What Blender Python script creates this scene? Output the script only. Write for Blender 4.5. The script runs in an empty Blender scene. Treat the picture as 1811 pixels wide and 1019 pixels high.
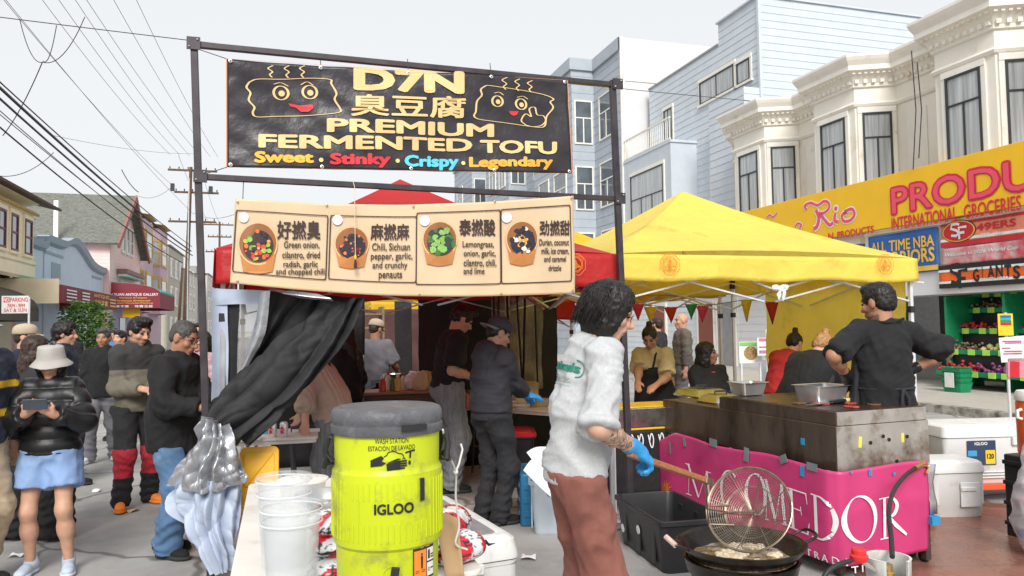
import bpy,bmesh,math,random
import numpy as np
from mathutils import Vector,Matrix
random.seed(7); np.random.seed(7)
SC = bpy.context.scene
COL = SC.collection
R = math.radians
# ---------------------------------------------------------------- camera, sky, sun, exposure
F_PX = 1342.0                       # focal length in pixels of the 1811-wide photograph
cam_d = bpy.data.cameras.new('camera'); CAM = bpy.data.objects.new('camera',cam_d); COL.objects.link(CAM)
cam_d.sensor_width = 36.0; cam_d.lens = 36.0 * F_PX / 1811.0; cam_d.clip_start = 0.05; cam_d.clip_end = 2000
CAM_M = Matrix.Translation((0,0,1.62)) @ Matrix.Rotation(R(90 + 2.9),4,'X') @ Matrix.Rotation(R(-0.8),4,'Z')
CAM.matrix_world = CAM_M
SC.camera = CAM
SUN_EL,SUN_AZ = R(38),R(178)             # a bright patch of cloud behind the camera
w = bpy.data.worlds.new('World'); SC.world = w; w.use_nodes = True
nt = w.node_tree; nt.nodes.clear()
sky = nt.nodes.new('ShaderNodeTexSky'); sky.sky_type = 'NISHITA'; sky.sun_disc = False
sky.sun_elevation = SUN_EL; sky.sun_rotation = SUN_AZ; sky.air_density = 1.0; sky.dust_density = 4.0
hs = nt.nodes.new('ShaderNodeHueSaturation'); hs.inputs['Saturation'].default_value = 0.10
mx = nt.nodes.new('ShaderNodeMix'); mx.data_type = 'RGBA'; mx.inputs[0].default_value = 0.8
mx.inputs[7].default_value = (7.1,7.3,7.55,1)       # an even cloud layer over most of the sky
bgn = nt.nodes.new('ShaderNodeBackground'); bgn.inputs[1].default_value = 0.071
wo = nt.nodes.new('ShaderNodeOutputWorld')
nt.links.new(sky.outputs[0],hs.inputs['Color']); nt.links.new(hs.outputs[0],mx.inputs[6])
nt.links.new(mx.outputs[2],bgn.inputs[0]); nt.links.new(bgn.outputs[0],wo.inputs[0])
sun_d = bpy.data.lights.new('sun','SUN'); sun_d.energy = 1.7; sun_d.angle = R(24); sun_d.color = (1,.97,.92)
SUN = bpy.data.objects.new('sun',sun_d); COL.objects.link(SUN)
SUN.rotation_euler = (R(90) - SUN_EL,0,R(180) - SUN_AZ)
SC.view_settings.view_transform = 'Standard'; SC.view_settings.look = 'None'
SC.view_settings.exposure = 0.95; SC.view_settings.gamma = 1.0; SC.view_settings.use_curve_mapping = False
SC.render.engine = 'CYCLES'; SC.cycles.max_bounces = 8; SC.cycles.transparent_max_bounces = 16
# ---------------------------------------------------------------- coordinates
YAW = R(17.0)                        # the street runs this far left of the view
UX = Vector((math.cos(YAW),math.sin(YAW),0)); VX = Vector((-math.sin(YAW),math.cos(YAW),0)); ZX = Vector((0,0,1))
ROOT = Matrix.Identity(4); ST = Matrix.Rotation(YAW,4,'Z')
def S(s,t,z=0.0): return UX * s + VX * t + ZX * z          # across the street, along it, up
def W(px,py,d): return CAM_M @ Vector(((px - 905.5) / F_PX * d,-(py - 509.5) / F_PX * d,-d))
def ray(px,py): return (CAM_M.to_3x3() @ Vector(((px - 905.5) / F_PX,-(py - 509.5) / F_PX,-1)))
def G(px,py,z=0.0):
 r = ray(px,py); k = (z - 1.62) / r.z; return CAM_M.translation + r * k
def st(p): return (p.dot(UX),p.dot(VX),p.z)
def on_plane(px,py,p0,n):
 r = ray(px,py); o = CAM_M.translation; return o + r * ((p0 - o).dot(n) / r.dot(n))
# ---------------------------------------------------------------- objects
XF = {}
def tag(o,label,cat,group=None,kind=None):
 if label: o['label'] = label
 if cat: o['category'] = cat
 if group: o['group'] = group
 if kind: o['kind'] = kind
 return o
def thing(name,label,cat,loc=(0,0,0),rz=0.0,group=None):
 o = bpy.data.objects.new(name,None); COL.objects.link(o); o.empty_display_size = .1
 o.location = loc; o.rotation_euler = (0,0,rz)
 XF[o.name] = Matrix.Translation(Vector(loc)) @ Matrix.Rotation(rz,4,'Z')
 return tag(o,label,cat,group)
def kids(o): return [c for c in bpy.data.objects if c.parent == o]
def dup(o,loc,rz=None,label=None,parent=None):
 c = o.copy(); COL.objects.link(c)
 if parent: c.parent = parent
 else:
  c.location = loc
  if rz is not None: c.rotation_euler = (0,0,rz)
  if label: c['label'] = label
 for k in kids(o): dup(k,None,parent=c)
 return c
class MB:
 def __init__(s): s.v = []; s.f = []; s.m = []; s.col = None
 def add(s,vs,fs,mi=0):
  n = len(s.v); s.v += [Vector(v) for v in vs]; s.f += [tuple(i + n for i in f) for f in fs]; s.m += [mi] * len(fs); return s
 def box(s,c,d,M=None,mi=0):
  x,y,z = d[0] / 2,d[1] / 2,d[2] / 2
  vs = [Vector((a,b,e)) for e in (-z,z) for b in (-y,y) for a in (-x,x)]
  vs = [(M @ v if M else v) + Vector(c) for v in vs]
  return s.add(vs,[(0,2,3,1),(4,5,7,6),(0,1,5,4),(2,6,7,3),(0,4,6,2),(1,3,7,5)],mi)
 def bar(s,a,b,wd,h=None,mi=0):
  a,b = Vector(a),Vector(b); d = b - a; q = d.to_track_quat('X','Z').to_matrix()
  return s.box((a + b) / 2,(d.length,wd,h or wd),q,mi)
 def prism(s,poly,z0,z1,M=None,mi=0):
  n = len(poly); vs = [Vector((p[0],p[1],z)) for z in (z0,z1) for p in poly]
  if M: vs = [M @ v for v in vs]
  return s.add(vs,[tuple(range(n))[::-1],tuple(range(n,2 * n))] + [(i,(i + 1) % n,(i + 1) % n + n,i + n) for i in range(n)],mi)
 def tube(s,pts,r,n=8,mi=0,caps=True):
  pts = [Vector(p) for p in pts]; rs = r if isinstance(r,(list,tuple)) else [r] * len(pts)
  vs = []; up = None
  for i,p in enumerate(pts):
   d = (pts[min(i + 1,len(pts) - 1)] - pts[max(i - 1,0)])
   d = d.normalized() if d.length > 1e-9 else Vector((0,0,1))
   if up is None:
    up = Vector((0,0,1)) if abs(d.z) < .9 else Vector((1,0,0))
   x = up.cross(d)
   if x.length < 1e-5: x = Vector((1,0,.1)).cross(d)
   x.normalize(); up = d.cross(x)
   for k in range(n):
    a = 2 * math.pi * k / n; vs.append(p + (x * math.cos(a) + up * math.sin(a)) * rs[i])
  fs = [(i * n + k,i * n + (k + 1) % n,(i + 1) * n + (k + 1) % n,(i + 1) * n + k) for i in range(len(pts) - 1) for k in range(n)]
  if caps: fs += [tuple(range(n))[::-1],tuple(range((len(pts) - 1) * n,len(pts) * n))]
  return s.add(vs,fs,mi)
 def lathe(s,prof,n=32,c=(0,0,0),M=None,mi=0,sx=1,sy=1,a0=0,a1=None):
  full = a1 is None; a1 = 2 * math.pi if full else a1; m = n if full else n + 1; vs = []
  for r,z in prof:
   for k in range(m):
    a = a0 + (a1 - a0) * k / n; v = Vector((r * math.cos(a) * sx,r * math.sin(a) * sy,z)); vs.append((M @ v if M else v) + Vector(c))
  fs = [(i * m + k,i * m + (k + 1) % m,(i + 1) * m + (k + 1) % m,(i + 1) * m + k) for i in range(len(prof) - 1) for k in range(n)]
  return s.add(vs,fs,mi)
 def grid(s,P,mi=0,closed=False):
  n,m = len(P),len(P[0]); vs = [p for row in P for p in row]
  return s.add(vs,[(i * m + j,i * m + (j + 1) % m,(i + 1) * m + (j + 1) % m,(i + 1) * m + j) for i in range(n - 1) for j in range(m if closed else m - 1)],mi)
 def ico(s,c,r,sub=2,M=None,mi=0):
  bm = bmesh.new(); bmesh.ops.create_icosphere(bm,subdivisions=sub,radius=1)
  r = r if isinstance(r,(tuple,list)) else (r,r,r)
  vs = [Vector((v.co.x * r[0],v.co.y * r[1],v.co.z * r[2])) for v in bm.verts]
  vs = [(M @ v if M else v) + Vector(c) for v in vs]; fs = [tuple(v.index for v in f.verts) for f in bm.faces]; bm.free()
  return s.add(vs,fs,mi)
 def build(s,name,mats,parent=None,world=False,smooth=False,bevel=0,solid=0,loc=None,angle=40,seg=2,sub=0):
  me = bpy.data.meshes.new(name)
  vs = s.v
  if parent is not None and world: inv = XF[parent.name].inverted(); vs = [inv @ v for v in vs]
  if loc is not None: L = Vector(loc); vs = [v - L for v in vs]
  me.from_pydata([tuple(v) for v in vs],[],s.f)
  mats = mats if isinstance(mats,(list,tuple)) else [mats]
  for m in mats: me.materials.append(m)
  if len(mats) > 1: me.polygons.foreach_set('material_index',s.m)
  if smooth: me.polygons.foreach_set('use_smooth',[True] * len(me.polygons))
  me.update()
  if smooth and angle < 180:
   try: me.set_sharp_from_angle(angle=R(angle))
   except Exception: pass
  o = bpy.data.objects.new(name,me); COL.objects.link(o)
  if parent is not None: o.parent = parent; XF[o.name] = XF[parent.name]
  else: XF[o.name] = Matrix.Identity(4)
  if loc is not None: o.location = loc; XF[o.name] = Matrix.Translation(Vector(loc))
  if bevel:
   b = o.modifiers.new('bevel','BEVEL'); b.width = bevel; b.segments = seg; b.limit_method = 'ANGLE'; b.angle_limit = R(35)
   if smooth is False: me.polygons.foreach_set('use_smooth',[True] * len(me.polygons)); b.harden_normals = True
  if solid:
   b = o.modifiers.new('solid','SOLIDIFY'); b.thickness = solid; b.offset = 0
  if sub:
   b = o.modifiers.new('sub','SUBSURF'); b.levels = b.render_levels = sub
  return o
# ---------------------------------------------------------------- noise in numpy
_perm = np.random.RandomState(3).permutation(256); _val = np.random.RandomState(4).rand(256).astype(np.float32) * 2 - 1
def vnoise(p):
 p = np.asarray(p,np.float32); i = np.floor(p).astype(np.int64); f = p - i; u = f * f * f * (f * (f * 6 - 15) + 10)
 out = 0
 for dx in (0,1):
  wx = u[:,0] if dx else 1 - u[:,0]; hx = _perm[(i[:,0] + dx) & 255]
  for dy in (0,1):
   wy = wx * (u[:,1] if dy else 1 - u[:,1]); hy = _perm[(hx + i[:,1] + dy) & 255]
   for dz in (0,1):
    out = out + wy * (u[:,2] if dz else 1 - u[:,2]) * _val[_perm[(hy + i[:,2] + dz) & 255]]
 return out
_dirs = np.random.RandomState(9).normal(size=(64,3)); _dirs /= np.linalg.norm(_dirs,axis=1,keepdims=True)
def fold(p,f1=7.0,seed=0.0,n=5,soft=1.0):
 """cloth creases: a few warped triangle waves in different directions, each present only in patches"""
 p = np.asarray(p,np.float32); s = int(abs(seed) * 7.3); out = 0
 q = p + (.035 * soft) * np.stack([vnoise(p * 5 + 9 + seed),vnoise(p * 5 + 31 + seed),vnoise(p * 5 + 57 + seed)],1)
 for i in range(n):
  k = f1 * (.45 + .28 * i); x = q @ _dirs[(s + i * 5) % 64] * k + i * .37 + seed; t = np.abs(2 * (x - np.floor(x + .5))); m = np.clip(.45 + 1.3 * vnoise(p * (2.2 + .5 * i) + i * 7.7 + seed),0,1)
  out = out + (1 - t) ** 1.6 * m / (.7 + .45 * i)
 return out - .55
# ---------------------------------------------------------------- materials
MATS = {}
def M(name,c,r=.6,m=0.0,var=.12,sc=6.0,bump=0.0,bs=60.0,dirt=None,alpha=1.0,trans=0.0,emit=0.0,attr=False,sss=0.0,sheen=0.0,coat=0.0,ior=1.45,stretch=None,bd=.02,thin=0.0):
 if name in MATS: return MATS[name]
 ma = bpy.data.materials.new(name); ma.use_nodes = True; n = ma.node_tree.nodes; l = ma.node_tree.links; n.clear()
 out = n.new('ShaderNodeOutputMaterial'); b = n.new('ShaderNodeBsdfPrincipled'); l.new(b.outputs[0],out.inputs[0])
 c = tuple(c) + (1,) if len(c) == 3 else c
 tc = n.new('ShaderNodeTexCoord'); src = tc.outputs['Object']
 if stretch:
  mp = n.new('ShaderNodeMapping'); mp.inputs['Scale'].default_value = stretch; l.new(src,mp.inputs[0]); src = mp.outputs[0]
 nz = n.new('ShaderNodeTexNoise'); nz.inputs['Scale'].default_value = sc; nz.inputs['Detail'].default_value = 5; l.new(src,nz.inputs[0])
 rp = n.new('ShaderNodeMapRange'); rp.inputs[1].default_value = .3; rp.inputs[2].default_value = .7; rp.inputs[3].default_value = 1 - var; rp.inputs[4].default_value = 1 + var
 l.new(nz.outputs[0],rp.inputs[0])
 mul = n.new('ShaderNodeVectorMath'); mul.operation = 'SCALE'; l.new(rp.outputs[0],mul.inputs[3])
 if attr:
  at = n.new('ShaderNodeAttribute'); at.attribute_name = 'Col'; l.new(at.outputs[0],mul.inputs[0])
 else: mul.inputs[0].default_value = c[:3]
 colr = mul.outputs[0]
 if dirt:
  dc,amt,ds = dirt
  d2 = n.new('ShaderNodeTexNoise'); d2.inputs['Scale'].default_value = ds; d2.inputs['Detail'].default_value = 8; d2.inputs['Roughness'].default_value = .65; l.new(src,d2.inputs[0])
  r2 = n.new('ShaderNodeMapRange'); r2.inputs[1].default_value = .62 - amt * .3; r2.inputs[2].default_value = .78 - amt * .2; l.new(d2.outputs[0],r2.inputs[0])
  mm = n.new('ShaderNodeMix'); mm.data_type = 'RGBA'; l.new(r2.outputs[0],mm.inputs[0]); l.new(colr,mm.inputs[6]); mm.inputs[7].default_value = tuple(dc) + (1,); colr = mm.outputs[2]
 l.new(colr,b.inputs['Base Color'])
 b.inputs['Roughness'].default_value = r; b.inputs['Metallic'].default_value = m; b.inputs['IOR'].default_value = ior
 rr = n.new('ShaderNodeMapRange'); rr.inputs[3].default_value = max(.02,r - .12); rr.inputs[4].default_value = min(1,r + .12); l.new(nz.outputs[0],rr.inputs[0]); l.new(rr.outputs[0],b.inputs['Roughness'])
 if bump:
  n2 = n.new('ShaderNodeTexNoise'); n2.inputs['Scale'].default_value = bs; n2.inputs['Detail'].default_value = 4; l.new(src,n2.inputs[0])
  bp = n.new('ShaderNodeBump'); bp.inputs['Strength'].default_value = bump; bp.inputs['Distance'].default_value = bd; l.new(n2.outputs[0],bp.inputs['Height']); l.new(bp.outputs[0],b.inputs['Normal'])
 if alpha < 1: b.inputs['Alpha'].default_value = alpha
 if trans: b.inputs['Transmission Weight'].default_value = trans
 if emit: b.inputs['Emission Color'].default_value = c; b.inputs['Emission Strength'].default_value = emit
 if sss: b.inputs['Subsurface Weight'].default_value = sss; b.inputs['Subsurface Radius'].default_value = (.02,.008,.004); b.inputs['Subsurface Scale'].default_value = .5
 if sheen: b.inputs['Sheen Weight'].default_value = sheen
 if coat: b.inputs['Coat Weight'].default_value = coat; b.inputs['Coat Roughness'].default_value = .15
 if thin:                                              # thin cloth lets daylight through
  tl = n.new('ShaderNodeBsdfTranslucent'); l.new(colr,tl.inputs[0]); ms = n.new('ShaderNodeMixShader'); ms.inputs[0].default_value = thin
  l.new(b.outputs[0],ms.inputs[1]); l.new(tl.outputs[0],ms.inputs[2]); l.new(ms.outputs[0],out.inputs[0])
 MATS[name] = ma; return ma
def srgb(h):
 h = h.lstrip('#'); v = [int(h[i:i + 2],16) / 255 for i in (0,2,4)]
 return tuple(x / 12.92 if x < .04045 else ((x + .055) / 1.055) ** 2.4 for x in v)
# ---------------------------------------------------------------- lettering and drawing in 2D, laid onto a surface
def text2d(s,bold=0.0,shear=0.0):
 cu = bpy.data.curves.new('t','FONT'); cu.body = s; cu.size = 1; cu.offset = bold; cu.resolution_u = 3; cu.fill_mode = 'FRONT'; cu.shear = shear
 o = bpy.data.objects.new('t',cu); COL.objects.link(o)
 dg = bpy.context.evaluated_depsgraph_get(); dg.update()
 me = bpy.data.meshes.new_from_object(o.evaluated_get(dg))
 vs = [(v.co.x,v.co.y) for v in me.vertices]; fs = [tuple(p.vertices) for p in me.polygons]
 bpy.data.objects.remove(o); bpy.data.meshes.remove(me); bpy.data.curves.remove(cu)
 return vs,fs
class Ink:
 """2D shapes in surface coordinates, laid on with a mapping (a, b, lift) -> world"""
 def __init__(s,fn,lift): s.fn = fn; s.lift = lift; s.mb = MB()
 def put(s,vs,fs,dl=0): s.mb.add([s.fn(a,b,s.lift + dl) for a,b in vs],fs); return s
 def text(s,t,x0,y0,x1,y1,bold=0.0,shear=0.0,dl=0,aff=None):
  """aff: surface points of the bottom left, bottom right and top left corner instead of the box"""
  vs,fs = text2d(t,0.0,shear)
  if not vs: return s
  q = .7 * bold; sh = [(0,0)] + ([(q,0),(-q,0),(0,q),(0,-q),(q * .7,q * .7),(-q * .7,-q * .7),(q * .7,-q * .7),(-q * .7,q * .7)] if bold > 0 else [])
  X = [v[0] for v in vs]; Y = [v[1] for v in vs]; ax,bx,ay,by = min(X) - q,max(X) + q,min(Y) - q,max(Y) + q
  A,B,C = aff or ((x0,y0),(x1,y0),(x0,y1))
  for i,(dx,dy) in enumerate(sh):
   L = []
   for v in vs: f,g = (v[0] + dx - ax) / (bx - ax),(v[1] + dy - ay) / max(by - ay,1e-6); L.append((A[0] + (B[0] - A[0]) * f + (C[0] - A[0]) * g,A[1] + (B[1] - A[1]) * f + (C[1] - A[1]) * g))
   s.put(L,fs,dl + .0003 * i)
  return s
 def line(s,pts,wd,closed=False,dl=0):
  pts = [Vector((p[0],p[1])) for p in pts]; n = len(pts); L = []
  ws = wd if isinstance(wd,(list,tuple)) else [wd] * n
  for i in range(n):
   a = pts[i - 1] if (i or closed) else pts[0]; b = pts[(i + 1) % n] if (i < n - 1 or closed) else pts[-1]
   d = b - a; d = d.normalized() if d.length > 1e-9 else Vector((1,0)); q = Vector((-d.y,d.x)) * ws[i] / 2
   L += [pts[i] + q,pts[i] - q]
  m = n if closed else n - 1
  return s.put(L,[(2 * i,2 * i + 1,2 * ((i + 1) % n) + 1,2 * ((i + 1) % n)) for i in range(m)],dl)
 def poly(s,pts,dl=0): return s.put(pts,[tuple(range(len(pts)))],dl)
 def ell(s,cx,cy,rx,ry,n=28,rot=0,dl=0):
  c,q = math.cos(rot),math.sin(rot)
  return s.poly([(cx + rx * math.cos(a) * c - ry * math.sin(a) * q,cy + rx * math.cos(a) * q + ry * math.sin(a) * c) for a in [2 * math.pi * i / n for i in range(n)]],dl)
 def ring(s,cx,cy,rx,ry,wd,n=32,a0=0,a1=2 * math.pi,dl=0):
  full = abs(a1 - a0) > 6.28; N = n if full else n + 1
  return s.line([(cx + rx * math.cos(a0 + (a1 - a0) * i / n),cy + ry * math.sin(a0 + (a1 - a0) * i / n)) for i in range(N)],wd,full,dl)
 def rect(s,x0,y0,x1,y1,dl=0): return s.poly([(x0,y0),(x1,y0),(x1,y1),(x0,y1)],dl)
 def rrect(s,x0,y0,x1,y1,r,wd,dl=0):
  P = []
  for cx,cy,a in ((x1 - r,y1 - r,0),(x0 + r,y1 - r,90),(x0 + r,y0 + r,180),(x1 - r,y0 + r,270)):
   P += [(cx + r * math.cos(R(a + q)),cy + r * math.sin(R(a + q))) for q in (0,22,45,68,90)]
  return s.line(P,wd,True,dl)
 def build(s,name,mat,parent,label=None):
  o = s.mb.build(name,mat,parent,world=True)
  if label: o['label'] = label
  return o
def spline(pts,n=8):
 """Catmull-Rom through points of any dimension"""
 P = [np.array(p,float) for p in pts]; P = [2 * P[0] - P[1]] + P + [2 * P[-1] - P[-2]]; out = []
 for i in range(1,len(P) - 2):
  a,b,c,d = P[i - 1:i + 3]
  for k in range(n):
   t = k / n; out.append(.5 * (2 * b + (c - a) * t + (2 * a - 5 * b + 4 * c - d) * t * t + (3 * b - a - 3 * c + d) * t ** 3))
 out.append(P[-2]); return out
def patch(rows,n=10,m=10,wr=.0,f1=7.0,seed=0.0,px=True,run=None):
 """a draped cloth through rows of control points (pixel x, pixel y, distance) or world points"""
 rows = [[(W(*p) if px else Vector(p)) for p in r] for r in rows]
 A = [spline(r,m) for r in rows]; A = [spline([A[i][j] for i in range(len(A))],n) for j in range(len(A[0]))]
 Pn = np.array(A); P = Pn.reshape(-1,3)
 du = np.gradient(Pn,axis=0); dv = np.gradient(Pn,axis=1); N = np.cross(du,dv); N /= np.linalg.norm(N,axis=2,keepdims=True) + 1e-9
 if wr: P = P + N.reshape(-1,3) * (wr * fold(P,f1,seed))[:,None]
 if run:                                               # long folds that run down the cloth: (how many, depth)
  k = Pn.shape[0]; v = np.repeat(np.arange(k) / (k - 1),Pn.shape[1]); u = np.tile(np.arange(Pn.shape[1]) / (Pn.shape[1] - 1),k); x = v * run[0] + .35 * np.sin(u * 4 + seed) + .3 * vnoise(np.stack([u * 2.5 + seed,v * 3,v * 0],1)); t = np.abs(2 * (x - np.floor(x + .5)))
  P = P + N.reshape(-1,3) * (run[1] * (t ** 1.5 - .4) * (.55 + .9 * np.clip(.5 + vnoise(np.stack([u * 3,v * 4 + seed,u * 0],1)),0,1)))[:,None]
 P = P.reshape(Pn.shape); return [[Vector(q) for q in r] for r in P]
# ================================================================ ground
m_road = M('asphalt',(.37,.36,.345),r=.85,var=.16,sc=1.3,bump=.35,bs=180,dirt=((.23,.225,.22),.5,.9))
m_walk = M('pavement concrete',(.46,.43,.38),r=.85,var=.12,sc=1.5,bump=.2,bs=120,dirt=((.34,.31,.27),.4,1.5))
m_kerb = M('kerb stone',(.40,.38,.33),r=.85,var=.2,sc=3,bump=.3,bs=90,dirt=((.10,.09,.08),.6,5))
_n,_l = m_road.node_tree.nodes,m_road.node_tree.links; _tc = _n.new('ShaderNodeTexCoord'); _nz = _n.new('ShaderNodeTexNoise'); _nz.inputs['Scale'].default_value = 1.6; _ad = _n.new('ShaderNodeVectorMath'); _ad.operation = 'MULTIPLY_ADD'; _ad.inputs[1].default_value = (.5,.5,.5)
_l.new(_tc.outputs['Object'],_nz.inputs[0]); _l.new(_nz.outputs['Color'],_ad.inputs[0]); _l.new(_tc.outputs['Object'],_ad.inputs[2]); _vo = _n.new('ShaderNodeTexVoronoi'); _vo.feature = 'DISTANCE_TO_EDGE'; _vo.inputs['Scale'].default_value = .42; _l.new(_ad.outputs[0],_vo.inputs['Vector'])
_mr = _n.new('ShaderNodeMapRange'); _mr.inputs[1].default_value = .004; _mr.inputs[2].default_value = .012; _mr.inputs[3].default_value = .75; _mr.inputs[4].default_value = 0; _l.new(_vo.outputs['Distance'],_mr.inputs[0]); _mm = _n.new('ShaderNodeMix'); _mm.data_type = 'RGBA'; _mm.inputs[7].default_value = (.09,.085,.08,1); _b = [q for q in _n if q.type == 'BSDF_PRINCIPLED'][0]
_l.new(_b.inputs['Base Color'].links[0].from_socket,_mm.inputs[6]); _l.new(_mr.outputs[0],_mm.inputs[0]); _l.new(_mm.outputs[2],_b.inputs['Base Color'])          # hairline cracks
mb = MB(); mb.add([(-500,-300,0),(500,-300,0),(500,900,0),(-500,900,0)],[(0,1,2,3)]); tag(mb.build('road',m_road),None,None,kind='structure')
KR,KL,FR,FL = 11.0,-6.5,15.0,-9.5
def slab(name,s0,s1,t0,t1,z0,z1,m):
 b = MB(); b.prism([S(s0,t0)[:2],S(s1,t0)[:2],S(s1,t1)[:2],S(s0,t1)[:2]],z0,z1); return tag(b.build(name,m),None,None,kind='structure')
slab('pavement',KR + .16,70,-60,400,-.2,.15,m_walk); slab('kerb',KR,KR + .157,-60,400,-.2,.147,m_kerb)
slab('pavement',-90,KL - .16,-60,400,-.2,.15,m_walk); slab('kerb',KL - .157,KL,-60,400,-.2,.147,m_kerb)
# yellow kerb paint
mb = MB(); a = [S(KR + .01,11,.1505),S(KR + .14,11,.1505),S(KR + .14,17,.1505),S(KR + .01,17,.1505)]; mb.add(a,[(0,1,2,3)])
tag(mb.build('kerb_paint',M('faded yellow paint',(.62,.47,.13),r=.8,var=.2,sc=6,dirt=((.40,.38,.33),.8,4))),None,None,kind='structure')
# ================================================================ banner frame
m_steel = M('dark painted steel',(.05,.042,.048),r=.45,m=.4,var=.3,sc=9)
FO = W(355,313,5.1)                                   # left post at the lower bar
FD = UX.copy(); FN = -VX                                 # along the stall front; towards the street side
def fr(a,z,n=0.0): q = FO + FD * a + FN * n; return Vector((q.x,q.y,z))
def fr_px(px,py,n=0.0):
 q = on_plane(px,py,fr(0,0,n),FN); return ((q - FO).dot(FD),q.z)
aL = fr_px(355,313)[0]; aR = fr_px(1094,352)[0]; zT = fr_px(350,80)[1]; zTR = fr_px(1083,150)[1]; zB = fr_px(355,313)[1]; zBR = fr_px(1094,352)[1]
t = thing('banner_stand','tall dark steel tube frame holding the two banners over the stall','frame',fr(aL,0),YAW)
for a,z,ap in ((aL,zT,fr_px(343,78)[0]),(aR,zTR,fr_px(1083,150)[0])):
 b = MB(); b.bar(fr(a + (a - ap) * 1.6,0),fr(ap,z + .035),.046); b.build('post',m_steel,t,True,bevel=.004)
ap = fr_px(343,78)[0]
for z0,z1,q in ((zT,zTR,ap),(zB,zBR,aL)):
 b = MB(); b.bar(fr(q + .03,z0),fr(aR - .03,z1),.04); b.build('crossbar',m_steel,t,True,bevel=.004)
for a,z in ((ap,zT),(aL,zB),(aR,zTR),(aR,zBR)): b = MB(); b.box(fr(a,z,.032),(.085,.012,.085),ST.to_3x3()); b.build('corner_bracket',m_steel,t,True)
b = MB()
for a,z in ((ap,zT),(aL,zB),(aR,zTR),(aR,zBR)):
 for dx,dz in ((-.025,-.025),(.025,.025)): b.ico(fr(a + dx,z + dz,.042),.008,1)
b.build('bolt',M('zinc',(.6,.6,.62),r=.35,m=1),t,True,smooth=True)
# ---------------------------------------------------------------- the black banner
def banner_map(nrm,corners,wave,seed):
 """corners: pixel TL, TR, BR, BL on the plane nrm in front of the frame"""
 (tl,tr,br,bl) = [fr_px(x,y,nrm) for x,y in corners]
 def uv(u,v,lift=0.0):
  a = (tl[0] * (1 - u) + tr[0] * u) * v + (bl[0] * (1 - u) + br[0] * u) * (1 - v)
  z = (tl[1] * (1 - u) + tr[1] * u) * v + (bl[1] * (1 - u) + br[1] * u) * (1 - v)
  q = wave(u,v); return fr(a + q[0],z + q[2],nrm + q[1] + lift)
 def inv(px,py):
  a,z = fr_px(px,py,nrm); u = v = .5
  for _ in range(12):
   ta = tl[0] * (1 - u) + tr[0] * u; ba = bl[0] * (1 - u) + br[0] * u
   l0 = tl[0] * v + bl[0] * (1 - v); r0 = tr[0] * v + br[0] * (1 - v); u = (a - l0) / (r0 - l0)
   tz = tl[1] * (1 - u) + tr[1] * u; bz = bl[1] * (1 - u) + br[1] * u; v = (z - bz) / (tz - bz)
  return u,v
 return uv,inv
m_blackvinyl = M('black vinyl',(.026,.022,.028),r=.34,var=.25,sc=5,bump=.35,bs=7,bd=.03)
m_cream = M('cream print',srgb('#dfc086'),r=.5,var=.04)
wv = lambda u,v: (0,.008 * math.sin(u * 17 + 2 * v) + .010 * math.sin(u * 9 - v * 5) + .004 * math.sin(40 * u + 20 * v),0)
UV,INV = banner_map(.035,((401,106),(1004,142),(1012,307),(401,296)),wv,1)
bt = thing('banner','large black stall banner with cream tofu lettering and drawn steaming tofu faces','banner',fr(aL + .3,0),YAW)
b = MB(); N1,N2 = 110,40
P = np.array([[UV(i / N1,j / N2) for i in range(N1 + 1)] for j in range(N2 + 1)])
q = P.reshape(-1,3); lo = fold(q,6,4.0); fade = np.array([[min(1,4.0 * min(i / N1,1 - i / N1) + 2.2 * min(j / N2,1 - j / N2)) for i in range(N1 + 1)] for j in range(N2 + 1)]).reshape(-1)
q = q + np.array(FN)[None] * (-.004 + .007 * np.clip(lo,-1,.35) * (1.2 - .5 * fade))[:,None]
b.grid([[Vector(x) for x in r] for r in q.reshape(P.shape)]); b.build('sheet',m_blackvinyl,bt,True,smooth=True,solid=.002,angle=180)
def bx(px,py): return INV(px,py)
def pts(L): return [bx(*p) for p in L]
def btext(ink,s,tl,br,bold=0,shear=0,dl=0,tr=None):
 """tl, br pixel corners of the lettering; tr (optional) the top right one, for its slope"""
 sl = tr[1] - tl[1] if tr else 0
 ink.text(s,0,0,1,1,bold,shear,dl,(bx(tl[0],br[1] - sl),bx(*br),bx(*tl)))
PXW = 1 / 605.0
INK = .0042
k = Ink(UV,INK)
btext(k,'D7N',(625,118),(821,168),.075,tr=(821,126))
btext(k,'臭豆腐',(620,166),(824,210),.032,tr=(824,170))
btext(k,'PREMIUM',(578,209),(874,243),.055,tr=(874,218))
btext(k,'FERMENTED',(457,237),(836,268),.055,tr=(836,243))
btext(k,'TOFU',(849,247),(985,274),.055,tr=(985,250))
k.build('lettering',m_cream,bt)
for s,c,tl,br in (('Sweet','#f3b23c',(450,268),(555,289)),('Stinky','#d8343c',(583,271),(691,297)),('Crispy','#5cc6d8',(715,274),(812,301)),('Legendary','#f2a93a',(830,277),(977,301))):
 k = Ink(UV,INK); btext(k,s,tl,br,.07); k.build('lettering',M('print ' + s,srgb(c),r=.5,var=.04),bt)
k = Ink(UV,INK)
for x,y in ((568,283),(703,285),(820,288)): k.ell(*bx(x,y),.006,.02)
k.build('lettering',M('print dot',srgb('#f5d27a'),r=.5),bt)
def face_art(body,eyes,brows,steam):
 k = Ink(UV,INK)
 k.line([tuple(p) for p in spline(pts(body),5)],.0056)
 for (x,y,r) in eyes: k.ring(*bx(x,y),.0195 * r,.064 * r,.0068); k.ell(*bx(x + 1,y + 1),.0085 * r,.028 * r)
 for L in brows: k.line([tuple(p) for p in spline(pts(L),4)],.004)
 for L in steam: k.line([tuple(p) for p in spline(pts(L),4)],.0048)
 return k
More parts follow.
